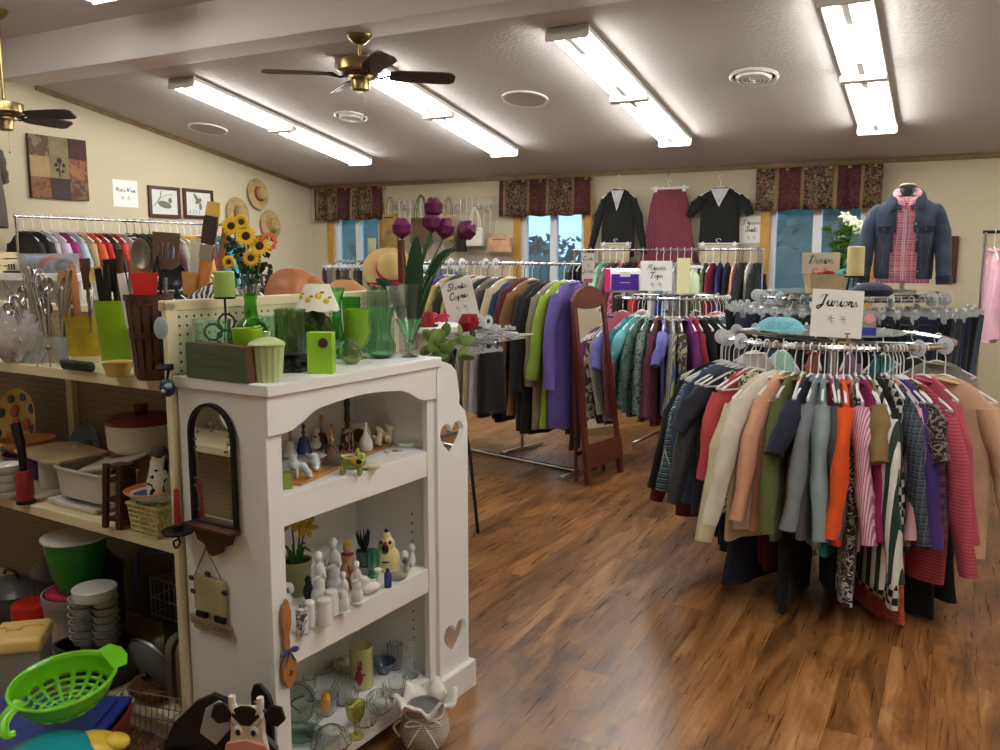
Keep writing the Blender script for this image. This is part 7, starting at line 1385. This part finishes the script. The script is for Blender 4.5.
# ------------------------------------------------------------ bottom shelf and the things in front of it
Z=.132
P_=V(L2W(-2.86,1.72,Z)); zt=zat(P_,590)
s=mpp(P_+V((0,0,.3))); t=thing('pitcher_container','tall frosted clear container with a pink lid','container',P_,TH); M().lathe([(0,0),(.10,0),(.118,zt-Z-.03),(.122,zt-Z-.03),(.122,zt-Z),(.116,zt-Z),(.11,.01),(0,.01)],32).build('container_body',mat('frosted_clear',(190,184,184),.4,0,None,.45),t); M().lathe([(0,zt-Z+.002),(.108,zt-Z+.002),(.108,zt-Z-.015),(0,zt-Z-.02)],32).build('pink_lid',mat('raspberry_plastic',(170,40,70),.35),t); M().tube(spl([(-.10,0,zt-Z-.02),(-.11,0,zt-Z+.05),(-.03,0,zt-Z+.10)],5),.006,6).build('handle',mat('frosted_clear',(190,184,184),.4,0,None,.45),t)
zb_=zt+.004; s=mpp((P_.x,P_.y,zb_)); bp=V((P_.x,P_.y,zb_))+_r*(0*s)
hh_=zat(bp,536)-zb_; t=thing('mixing_bowl','deep green mixing bowl with a flat white lid','bowl',bp); rw=29*s; M().lathe([(0,0),(rw*.55,0),(rw*.8,hh_*.3),(rw*.95,hh_*.75),(rw,hh_),(0,hh_*.98)],40).build('bowl_body',mat('kelly_green_plastic',(40,130,40),.3),t); M().lathe([(0,hh_+.008),(rw*.5,hh_+.007),(rw*.9,hh_+.006),(rw*1.07,hh_+.003),(rw*1.07,hh_-.005),(rw*1.0,hh_-.004),(0,hh_)],40).build('white_lid',whitepl,t)
# deli containers
p=pz(98,642,Z+.12); s=mpp(p); bxp=V((p.x,p.y,Z)); tub('baking_dish','dark baking pan stacked under the translucent deli cups','pan',bxp,.26,.2,.115,mat('dark_enamel',(40,40,44),.35),flare=.95)
for k,(dx,h) in enumerate(((-13,50),(9,46))):
    for j in range(6):
        o=M().lathe([(r*s,hh*s) for r,hh in hollow([(10.5,0),(13,7.4),(14,7.6)],.7)],24).build('deli_cup',mat('milky_cup',(214,214,210),.35,0,None,.35)); tag(o,'translucent white deli cup in a nested stack beside the green bowl','cup','nested deli cups',loc=V((p.x,p.y,Z+.12))+_r*(dx*s)+V((0,0,j*7.8*s)))
o=M().lathe([(0,0),(20*s,0),(21*s,10*s),(20*s,11*s),(0,11*s)],30).build('round_container',mat('milky_lid',(224,224,220),.4)); tag(o,'round white lidded container on top of the nested cups','container',loc=V((p.x,p.y,Z+.12))+_r*(0*s)+V((0,0,6*7.8*s+.001)))
# dish rack (black wire, blue ends)
P_=V(L2W(-2.48,1.88,Z)); t=thing('dish_rack','black wire dish rack with blue handles at the back of the bottom shelf','dish rack',P_,TH); q=M()
for k in range(12): x=-.03+.026*k; q.tube([(x,-.10,.20),(x,-.10,.33),(x,.08,.33),(x,.08,.20)],.002,5)
for z_ in (.20,.26,.33): q.tube([(-.05,-.10,z_),(.30,-.10,z_),(.30,.08,z_),(-.05,.08,z_)],.0025,5,closed=True)
for x in (-.05,.3):
    for y in (-.1,.08): q.tube([(x,y,0),(x,y,.33)],.003,5)
q.build('wire_frame',steel,t); M().tube(spl([(-.08,-.13,.30),(-.06,-.13,.43),(.0,-.13,.44),(.10,-.12,.45),(.13,-.12,.42)],4),.006,6).build('blue_handle',mat('blue_coating',(30,50,110),.4),t)
for xl,yl,w_,h_,nm,lb,c in ((-2.45,1.93,.40,.30,'dark_filler_pan','black speckled pan added to darken the back of the bottom shelf behind the cups',(30,32,38)),(-3.05,1.84,.36,.34,'slow_cooker','dark slow cooker pot behind the green bowl',(34,30,30)),(-3.30,1.72,.22,.20,'sauce_pot','dull grey sauce pot at the unlit end of the bottom shelf',(80,80,80))):  # first pan is added to darken the lit pegboard behind the cups
    P_=V(L2W(xl,yl,Z)); t=thing(nm,lb,'pan',P_,TH); M().lathe([(0,0),(w_*.42,0),(w_*.5,.03),(w_*.5,h_*.7),(w_*.53,h_*.71),(w_*.5,h_*.74),(w_*.3,h_*.93),(0,h_)],36,oy=.42 if nm=='dark_filler_pan' else .8).build('pot_body',mat(nm+'_enamel',c,.35),t)
    M().tube(spl([(-.05,0,h_),(-.03,0,h_+.02),(.03,0,h_+.02),(.05,0,h_)],4),.006,6).build('handle',blackpl,t)
P_=V(L2W(-3.05,1.66,Z)); o=M().lathe([(0,0),(.05,0),(.07,.03),(.075,.16),(.07,.17),(0,.165)],24).build('red_tin',mat('red_tin',(190,34,30),.35)); tag(o,'bright red tin at the unlit end of the bottom shelf','tin',loc=P_)
# upright pans and glass lid
for k,(px,c) in enumerate(((163,(150,144,130)),(169,(176,160,130)),(176,(190,180,160)))):
    P_=V(L2W(-2.235+.05*k,1.76,Z)); h_=zat(P_,622+3*k)-Z; t=thing('baking_sheet','metal baking sheet standing on edge, %s of three'%('the outer','the middle','the innermost by the post')[k],'baking sheet',P_,TH+pi/2,'baking sheets on edge')
    M().rings([[(x,y,z) for y,z in ()] for x in ()]) if False else None
    q=M(); n=20
    def rr_(w,h,y): return [(w*math.copysign(abs(cos(a))**.35,cos(a)),y,h_/2+h*math.copysign(abs(sin(a))**.35,sin(a))) for a in [2*pi*j/n for j in range(n)]]
    q.rings([rr_(.13,h_/2-.01,.0),rr_(.14,h_/2,.016),rr_(.136,h_/2-.004,.016),rr_(.126,h_/2-.014,.003)]).build('sheet_body',mat('sheet_metal%d'%k,c,.35,.7),t,smooth=40)
P_=V(L2W(-2.42,1.70,Z)); t=thing('glass_pot_lid','round glass pot lid leaning against the baking sheets','lid',P_,TH+.35,rot=(R(25),R(28),TH+.2)); M().at((0,0,.12),(pi/2,0,0)).lathe([(0,.03),(.06,.024),(.11,.006),(.115,0),(.11,-.002),(.06,.018),(0,.024)],36).build('lid_glass',mat('smoky_glass',(150,156,156),.1,0,None,.5),t); M().at((0,0,.12),(pi/2,0,0)).lathe([(.108,.003),(.119,.003),(.119,-.006),(.108,-.006)],36).build('metal_rim',steel,t); M().ell((0,-.04,.12),(.015,.012,.015),10,6).build('lid_knob',blackpl,t)
P_=V(L2W(-2.36,1.66,Z)); o=M().lathe([(0,0),(.05,0),(.08,.03),(.085,.05),(.08,.05),(.05,.008),(0,.008)],24,flute=(6,.04)).build('clay_dish',mat('speckled_clay',(130,90,60),.6)); tag(o,'small brown dish behind the colander rim','dish',loc=P_)
# canister with beige lid at the corner
P_=pz(28,735,.02); P_.z=0; zt=zat(P_,628); s=mpp((P_.x,P_.y,zt)); t=thing('cereal_keeper','tall translucent square keeper with a beige flip lid in the corner','container',P_,YAW+.25)
w=23*s
M().rings([[(x*f*w,y*f*w*1.1,z) for x,y in ((-1,-1),(1,-1),(1,1),(-1,1))] for z,f in ((0,.85),(zt-.05,1.0),(zt-.05,.96),(.005,.82))]).build('keeper_body',mat('frosted_grey',(170,168,160),.45,0,None,.3),t,bevel=.012)
M().rings([[(x*f*w,y*f*w*1.1,z) for x,y in ((-1,-1),(1,-1),(1,1),(-1,1))] for z,f in ((zt-.052,1.08),(zt-.02,1.08),(zt-.004,.98),(zt-.002,.5))]).build('beige_lid',mat('beige_lid',(222,186,116),.4),t,bevel=.01); M().box(-w*.5,-w*.2,zt-.004,w*.1,w*.15,zt+.006).box(-w,w*.15,zt-.003,w*.9,w*.22,zt+.004).build('flip_tab',mat('beige_lid',(222,186,116),.4),t,bevel=.003)
# colander on top of bins in front
CZ_=.34; cp=pz(66,708,CZ_); s=mpp(cp+V((0,0,.06)))
bn=tub('storage_bin','dark red plastic storage bin on the floor under the colander','bin',V((cp.x-.1,cp.y-.02,0)),.42,.34,.26,mat('brick_plastic',(110,30,28),.4),YAW)
lp=thing('bin_lid','royal blue plastic lid lying on the red bin','lid',V((cp.x-.10,cp.y-.03,.262)),YAW); M().box(-.2,-.17,0,.2,.17,.012).box(-.17,-.14,.012,.17,.14,.018).build('lid_panel',mat('royal_plastic',(30,50,130),.35),lp,bevel=.006)
gp=mat('apple_green_plastic',(106,190,20),.25,coat=.3)
t=thing('colander','bright apple green plastic colander with a curled handle and spout','colander',cp,YAW+R(18)); t.rotation_euler=(R(14),R(-6),YAW+R(38))
rx,ry=47*s,38*s; hc=.095; n=48
def cring(f,z,k=0): 
    return [((rx*f-k)*cos(a)*(1+.06*max(0,cos(a-.0))),(ry*f-k)*sin(a),z) for a in [2*pi*j/n for j in range(n)]]
rows=[cring(.45,0),cring(.62,.008),cring(.78,.03),cring(.9,.058),cring(.98,hc)]
# slotted wall: leave out faces in a regular pattern
q=M(); vs=[];fs=[]; NR=16; NA=96
def cpt(u,a):  # u 0 center bottom -> 1 rim
    f=min(1,u*1.0); r_=.0+.98*(1-(1-f)**1.7)*1.0; z=hc*max(0,(f-.3)/.7)**1.6; return (rx*r_*cos(a)*(1+.06*max(0,cos(a))),ry*r_*sin(a),z)
for i in range(NR+1):
    for j in range(NA): vs.append(cpt(.05+.95*i/NR,2*pi*j/NA))
for i in range(NR):
    for j in range(NA):
        if i in (2,4,6,8,10) and (j%6) in (1,2,3,4): continue
        fs.append((i*NA+j,i*NA+(j+1)%NA,(i+1)*NA+(j+1)%NA,(i+1)*NA+j))
fs.append(tuple(range(NA))[::-1])
q.add(vs,fs).build('bowl',gp,t,smooth=70,solid=.0025)
q=M().tube([V(p)+V((0,0,.001)) for p in cring(1.01,hc)],.0058,6,closed=True,flat=.6).build('rim',gp,t)
q=M(); q.rings([[(x,-sgn*.0,z) for x,z in ()] for sgn in ()]) if False else None
q=M(); pts=[(rx*.93,-.05,hc),(rx*1.2,-.055,hc),(rx*1.34,-.02,hc+.001),(rx*1.34,.02,hc+.001),(rx*1.2,.055,hc),(rx*.93,.05,hc)]
q.rings([[p for p in pts],[(p[0],p[1],p[2]+.005) for p in pts]]).build('spout_handle',gp,t,bevel=.001,rot=(0,0,R(8)))
q=M().tube(spl([(-rx*.82,-.02,hc-.002),(-rx*1.1,-.05,hc-.004),(-rx*1.22,-.075,hc-.012),(-rx*1.2,-.10,hc-.022),(-rx*1.05,-.105,hc-.02)],5),[.020-.0006*i for i in range(21)],8,flat=.28).build('curled_handle',gp,t)
o=M().lathe([(0,.06),(.07,.055),(.12,.03),(.135,.0),(.13,0),(.115,.025),(0,.05)],32,flute=(5,.03)).build('teal_bowl',mat('teal_plastic',(20,140,150),.3)); tag(o,'teal plastic bowl upside down on the blue lid, cut by the picture edge','bowl',loc=pz(50,762,.29)+V((0,0,-.01)))
o=M().ell((0,0,.02),(.075,.05,.024),20,12).ell((.05,.02,.03),(.04,.03,.02),14,8).build('yellow_mold',mat('custard_plastic',(214,180,60),.35)); tag(o,'yellow oval plastic mold beside the teal bowl','mold',loc=pz(97,748,.29)); o.location.z=.282
# wire basket and cow
P_=pz(135,745,.12); t=thing('wire_basket','small silver wire basket in front of the bottom shelf','basket',V((P_.x,P_.y,0)),YAW-.3); q=M()
for k in range(13): x=-.13+.0217*k; q.tube([(x,-.07,.22),(x*.9,-.05,.10),(x*.9,.09,.10),(x,.11,.22)],.0018,5)
for z_,f in ((.22,1),(.18,.97),(.14,.93),(.10,.9)): q.tube([(-.13*f,-.07,z_),(.13*f,-.07,z_),(.13*f,.11,z_),(-.13*f,.11,z_)],.002,5,closed=True)
for x in (-.12,.12):
    for y in (-.05,.09): q.tube([(x,y,0),(x,y,.22)],.003,5)
q.build('wire_frame',steel,t)
cwp=V(L2W(*ply(248,725,1.36))); s=mpp(cwp)*1.2; cwp=cwp+V((0,0,10*s)); t=thing('wooden_cow','black and white painted wooden cow with curved horns and pink muzzle','figure',V((cwp.x,cwp.y,0)),YAW-.1); z0=cwp.z
bk_=mat('black_enamel',(20,20,22),.35); wk=mat('cow_white',(224,216,196),.45); pk=mat('cow_pink',(206,140,120),.5)
def pl(outs,y,d,m_,nm,par=t): return M().plate([[(x*s,z0+z*s) for x,z in outs]],d).build(nm,m_,par,smooth=0,loc=(0,y,0),bevel=.0015)
body=[(-78,-200),(-80,-40),(-70,-18),(-50,2),(-34,10),(-18,4),(0,-16),(20,-36),(20,-200)]
pl(body,.035,.018,bk_,'body'); pl([(-46,-24),(-40,-2),(-28,6),(-16,0),(-16,-16),(-32,-34)],.024,.006,mat('grey_patch',(170,170,172),.5),'body_patch'); pl([(-100,-60),(-60,-48),(-56,-40),(-64,-38),(-100,-50)],.0,.014,mat('white_leg',(220,216,210),.5),'hoof')
head=[(-14,-18),(-18,-40),(-14,-60),(14,-60),(18,-40),(14,-18),(14,-2),(8,6),(-8,6),(-13,-2)]
pl(head,0,.02,wk,'head'); pl([(-10,6),(-12,0),(-4,-8),(4,-8),(12,0),(10,6),(4,9),(-4,9)],-.012,.006,bk_,'forelock')
pl([(-17,-24),(-20,-36),(-14,-60),(14,-60),(20,-36),(17,-24),(0,-20)],-.014,.012,pk,'muzzle')
for sx_ in (-1,1):
    M().tube(spl([(sx_*9*s,-.005,z0+2*s),(sx_*12*s,-.005,z0+9*s),(sx_*12*s,-.005,z0+16*s)],4),[3.6*s]*4+[3*s]*5,10).build('horn',wk,t)
    pl([(sx_*14,0),(sx_*20,8),(sx_*29,6),(sx_*32,-4),(sx_*26,-10),(sx_*16,-8)] if sx_>0 else [(sx_*16,-8),(sx_*26,-10),(sx_*32,-4),(sx_*29,6),(sx_*20,8),(sx_*14,0)],.004,.012,bk_,'ear')
    M().ell((sx_*7*s,-.013,z0-13*s),(4*s,.003,4.6*s),12,7).build('eye',porcelain,t); M().ell((sx_*6.6*s,-.016,z0-14*s),(2.2*s,.003,3*s),10,6).build('pupil',bk_,t); M().ell((sx_*6*s,-.021,z0-32*s),(2.4*s,.002,1.8*s),8,5).build('nostril',bk_,t)
    q=M(); [q.tube([(sx_*(9+k)*s,-.014,z0-(9-k)*s),(sx_*(13+k)*s,-.016,z0-(4-k*1.5)*s)],.0008,4) for k in range(3)]; q.build('eyelash',bk_,t)
P_=V(L2W(*ply(262,690,1.47))); s=mpp(P_); t=thing('chalkboard_plaque','small black rounded board standing behind the cow beside the cabinet','board',V((P_.x,P_.y,0)),TH); M().plate([[(x*s,P_.z+z*s) for x,z in ((-14,-90),(-14,-6),(-10,4),(-2,6),(10,-2),(14,-10),(14,-90))]],.012).build('board_panel',bk_,t,smooth=0,bevel=.002); M().plate([[(x*s,P_.z+z*s) for x,z in ((-9,-22),(-8,-12),(8,-18),(8,-26))]],.004).build('tan_patch',mat('tan_patch',(140,110,90),.5),t,smooth=0,loc=(0,-.008,0))
# ------------------------------------------------------------ tulips in the clear flared vase
fv=[o for o in bpy.data.objects if o.name.startswith('frosted_flute_vase')][0].location; s=mpp(fv)
t=thing('tulip_bouquet','purple artificial tulips with broad green leaves in the clear flared vase','bouquet',fv,YAW)
tp=mat('tulip_purple',(98,18,72),.5,var=.2)
fl_=[(-7,118,0),(22,124,0),(33,118,.2),(50,118,.7),(24,138,0)]
st=M()
for k,(dx,dz,tl) in enumerate(fl_):
    st.tube(spl([(0,0,4*s),(dx*.3*s,0,dz*.5*s),(dx*s,0,(dz-8)*s)],5),.9*s,6); q=M().at((dx*s,(k%3-1)*4*s,(dz-8)*s),(0,tl,0))
    for j in range(6):
        a=j*pi/3; q.tube([(1*s*cos(a),1*s*sin(a),0),(7*s*cos(a),7*s*sin(a),6*s),(7.5*s*cos(a),7.5*s*sin(a),13*s),(4*s*cos(a),4*s*sin(a),20*s)],[1.2*s,6*s,6*s,.6*s],14,flat=.3)
    q.build('tulip_flower',tp,t)
st.build('stem',leafm,t)
for k,(dx,dz,w_,y_) in enumerate(((-34,70,5,0),(8,112,9,-6),(-12,44,6,-8),(62,78,5,2),(46,100,4,6),(4,60,6,-4))):
    mid=(dx*.55,dz*.85 if k!=1 else dz*.6); pts=spl([(0,0,6*s),(mid[0]*s,y_*s,mid[1]*s),(dx*s,y_*s*1.5,dz*s)],6); n_=len(pts); M().tube(pts,[max(.4,w_*sin(pi*(i+1.2)/(n_+1)))*s for i in range(n_)],8,flat=.12).build('leaf',darkleaf,t)
# display table with hat and roses behind the cabinet
TY=3.55; tp0=pyy(398,334,TY); tp1=pyy(476,331,TY); tz=tp1.z; tpw=pyy(448,331,TY); t=thing('display_table','white display table behind the cabinet carrying roses and a straw hat','table',(tp0.x,TY,0)); Wt=tpw.x-tp0.x-.06
M().box(-.45,0,tz-.025,Wt,.42,tz).build('tabletop',white,t,bevel=.002); 
M().box(-.30,.15,0,-.02,.35,tz-.025).build('pedestal',white,t); M().box(-.36,.1,0,.0,.4,.03).build('base_plate',white,t)
def rose(lab,px,py,zb,red=True):
    p=V(pyy(px,334,TY+.08)); p.z=tz; s=mpp(p); h_=zat(p,py)-tz; t=thing('rose_stem',lab,'flower',p,YAW); st=M().tube(spl([(0,0,0),(3*s,0,h_*.5),(0,0,h_)],4),.9*s,6); st.build('stem',darkleaf,t)
    q=M(); rm=mat('rose_red',(150,16,36),.5,var=.2)
    for j in range(9): a=j*2.4; rr=(1.5+j*.8)*s; q.tube([(rr*.3*cos(a),rr*.3*sin(a),h_-7*s),(rr*cos(a),rr*sin(a),h_+2*s),(rr*.95*cos(a),rr*.95*sin(a),h_+10*s)],[3*s,6.5*s,2.4*s],14,flat=.3)
    q.build('rose_bloom',rm,t); q=M()
    for j in range(5): a=j*1.3; q.ell((8*s*cos(a),4*s*sin(a),h_*.3-j*1.5*s),(6*s,3.4*s,.8*s),10,5,(.5,.3*j,a))
    q.build('leaf',darkleaf,t); M().lathe([(0,0),(5*s,0),(6*s,2*s),(3*s,4*s),(0,4*s)],16).build('base_cup',cg,t)
rose('red rose standing beside the martini glass',425,322,0); rose('red rose beside the round dividers of the capris rack',469,324,0)
p=V(pyy(447,350,TY-.03)); s=mpp(p); t=thing('hydrangea_spray','pale green artificial leaf cluster drooping from the white table edge','flower',V((p.x,TY-.04,tz-.0)),YAW); q=M(); r_=random.Random(8)
for k in range(26): q.ell((r_.uniform(-22,22)*s,r_.uniform(-8,4)*s,r_.uniform(-34,4)*s),(8*s,1.2*s,5.5*s),10,6,(r_.uniform(-1,1),r_.uniform(-1.5,1.5),r_.uniform(-.6,.6)))
q.build('leaf_cluster',mat('sage_leaf',(112,140,70),.6,var=.3),t); M().tube([(-10*s,0,2*s),(0,0,-26*s)],.8*s,5).build('stem',leafm,t)
p=V(pyy(392,330,TY+.3)); p.z=tz; s=mpp(p); hz=zat(p,282)-tz
t=thing('red_gift_box','red lidded box on the white table under the straw hat','box',p,YAW); M().box(-.11,-.08,0,.11,.08,hz-.02).build('box_body',mat('crimson_card',(150,20,40),.5),t,bevel=.002); M().box(-.115,-.085,hz-.03,.115,.085,hz).build('box_lid',mat('crimson_card',(150,20,40),.5),t,bevel=.002)
t=thing('sun_hat','pale straw sun hat with a pink ribbon resting on the red box','hat',p+V((0,0,hz+.015)),YAW,rot=(R(55),0,YAW+.3)); M().lathe([(.15,0),(.148,.004),(.08,.006),(.075,.06),(.055,.08),(0,.085),(0,.08),(.05,.076),(.07,.056),(.075,0),(.148,-.002)],36).build('hat_body',mat('pale_straw',(220,190,130),.8,0,(220,.5)),t,loc=(0,.0,.0)); M().lathe([(.082,.008),(.079,.03),(.076,.03),(.079,.008)],30).build('ribbon',mat('fuchsia_ribbon',(200,30,100),.6),t); t.location.z+=.045
p=V(pyy(402,300,TY+.15)); o=M().box(-.014,-.014,0,.014,.014,zat(p,240)-tz).build('wooden_post',redwood,bevel=.002); tag(o,'dark cherry wooden post standing on the white table among the tulips','post',loc=(p.x,p.y,tz))
q=M(); 
for k in range(9): q.ell((r_.uniform(-.06,.06),r_.uniform(-.03,.03),.03+r_.uniform(0,.07)),(.035,.025,.03),10,6,(r_.random(),r_.random(),0))
p=V(pyy(437,300,TY+.3)); p.z=tz; o=q.build('silk_scarf',plain(200,40,80)); o.scale=(.8,.8,.45); tag(o,'pink and red scarf heaped on the white table','scarf',loc=p)
# ------------------------------------------------------------ white counter with bins far beyond the gondola
CY_=3.7; a=pyy(-25,283,CY_); b=pyy(78,283,CY_); cz=zat((b.x,CY_),274); t=thing('white_counter','long white counter by the men\'s rail with bins on it','counter',(a.x,CY_,0)); M().box(0,0,cz-.05,b.x-a.x,.55,cz).build('countertop',white,t,bevel=.003)
for x in (.0,b.x-a.x-.04): M().box(x,.02,0,x+.04,.53,cz-.05).build('end_panel',white,t)
M().box(0,.5,0,b.x-a.x,.52,cz-.05).build('back_panel',white,t); M().box(0.04,.02,cz-.5,b.x-a.x-.04,.5,cz-.48).build('shelf',white,t)
p=pyy(50,272,CY_+.15); s=mpp(p); p.z=cz
tub('clear_bin','clear plastic bin of folded cloths on the white counter','bin',p,50*s,.3,19*s,mat('clear_bin_plastic',(236,238,240),.12,0,None,.85),0)
for k,(nm,c,dx,dz,w_) in enumerate((('light blue',(140,160,196),-14,14,13),('grey',(96,96,100),14,10,14),('red',(200,50,46),3,13,5))):
    q=M(); 
    for j in range(4): q.ell(((j-1.5)*w_*.35*s,0,(j%2)*2*s),(w_*.5*s,.08,7*s),12,7,(0,.1*j,0))
    o=q.build('folded_cloth',plain(*c)); tag(o,'%s cloth bundle in the clear bin on the counter'%nm,'cloth','cloths in the clear bin',loc=p+V((dx*s,0,(dz-5)*s)))
p2=pyy(24,274,CY_+.12); p2.z=cz; t=thing('sneaker','white and black striped shoe on the counter in front of the clear bin','shoe',V((p2.x,CY_+.06,cz))); M().ell((0,0,4*s),(13*s,.035,4.6*s),16,9).ell((6*s,0,8*s),(7*s,.032,5*s),14,8).build('shoe_upper',mat('white_leather',(224,214,200),.45),t); M().box(-13*s,-.035,0,13*s,.035,2*s).build('sole',blackpl,t,bevel=.004); q=M(); [q.box((-3+4*k)*s,-.036,3*s,(-1+4*k)*s,-.034,9*s) for k in range(3)]; q.build('stripe',blackpl,t)
p3=pyy(4,274,CY_+.1); t=thing('cream_crate','cream wooden crate at the end of the white counter, cut by the picture edge','crate',V((p3.x-.05,CY_+.1,cz))); 
for k in range(3): M().box(-.12,-.08,k*.05,.10,.08,k*.05+.042).build('crate_board',mat('cream_wood',(206,190,150),.6,var=.15),t,bevel=.002)
p4=pyy(20,250,CY_+.35); q=M(); q.ell((0,0,.06),(.10,.05,.07),14,9).ell((.07,-.01,.05),(.05,.04,.04),12,7); o=q.build('striped_slipper',F('zebra',(230,230,232),(24,24,28),scale=.6)); tag(o,'black and white striped stuffed slipper on the counter behind the shoe','slipper',loc=V((p4.x,CY_+.4,cz)))

# ------------------------------------------------------------ shelving across the aisle, seen in the small wall mirror
g2=LT('aisle_shelving','cream shelving across the aisle seen only in the small arched mirror','shelving',0,0)
AX0,AX1=-4.6,-2.75
M().box(AX0,-.02,.02,AX1,0,1.35).build('back_pegboard',peg2,g2)
for z in (.13,.62,1.02): M().box(AX0,0,z-.02,AX1,.30,z).box(AX0,.295,z-.035,AX1,.305,z).build('metal_shelf',cream,g2,bevel=.002)
for x in (AX0,AX1): M().box(x-.02,-.03,0,x+.02,.0,1.37).box(x-.02,-.02,0,x+.02,.3,.10).build('upright',cream,g2)
t=LT('serving_platter','large white oval platter with a brown flower print leaning across the aisle','plate',-3.45,.10,.622); M().at((0,-.05,.17),(-pi/2+.2,0,0)).lathe([(0,0),(.13,0),(.19,.02),(.188,.025),(.12,.008),(0,.008)],40,oy=.85).build('platter_body',porcelain,t); M().at((0,-.028,.17),(-pi/2+.2,0,0)).ell((0,0,.0),(.05,.06,.002),14,8).build('flower_print',mat('brown_print',(110,80,60),.6),t)
for k,(x,z,lb,mm) in enumerate(((-3.9,.622,'tall white vase on the shelf across the aisle',porcelain),(-3.1,.622,'green glass vase on the shelf across the aisle',gg),(-3.3,1.022,'cream pitcher on the upper shelf across the aisle',creamc),(-3.7,1.022,'red jar on the upper shelf across the aisle',redp),(-4.1,1.022,'brown crock on the upper shelf across the aisle',darkwood))):
    o=M().lathe([(0,0),(.04,0),(.06,.05),(.05,.12),(.03,.17),(.04,.2),(.035,.2),(.024,.17),(0,.16)],24).build('vase',mm); tag(o,lb,'vase',loc=L2W(x,.15,z))
vs_=sc.view_settings; vs_.view_transform='Standard'; vs_.look='None'; vs_.gamma=1; vs_.use_curve_mapping=False; vs_.exposure=EXPO
sc.display_settings.display_device='sRGB'
sc.cycles.max_bounces=10; sc.cycles.transparent_max_bounces=12; sc.cycles.transmission_bounces=8; sc.cycles.diffuse_bounces=4; sc.cycles.use_denoising=True
sc.cycles.sample_clamp_indirect=4; sc.cycles.caustics_refractive=True
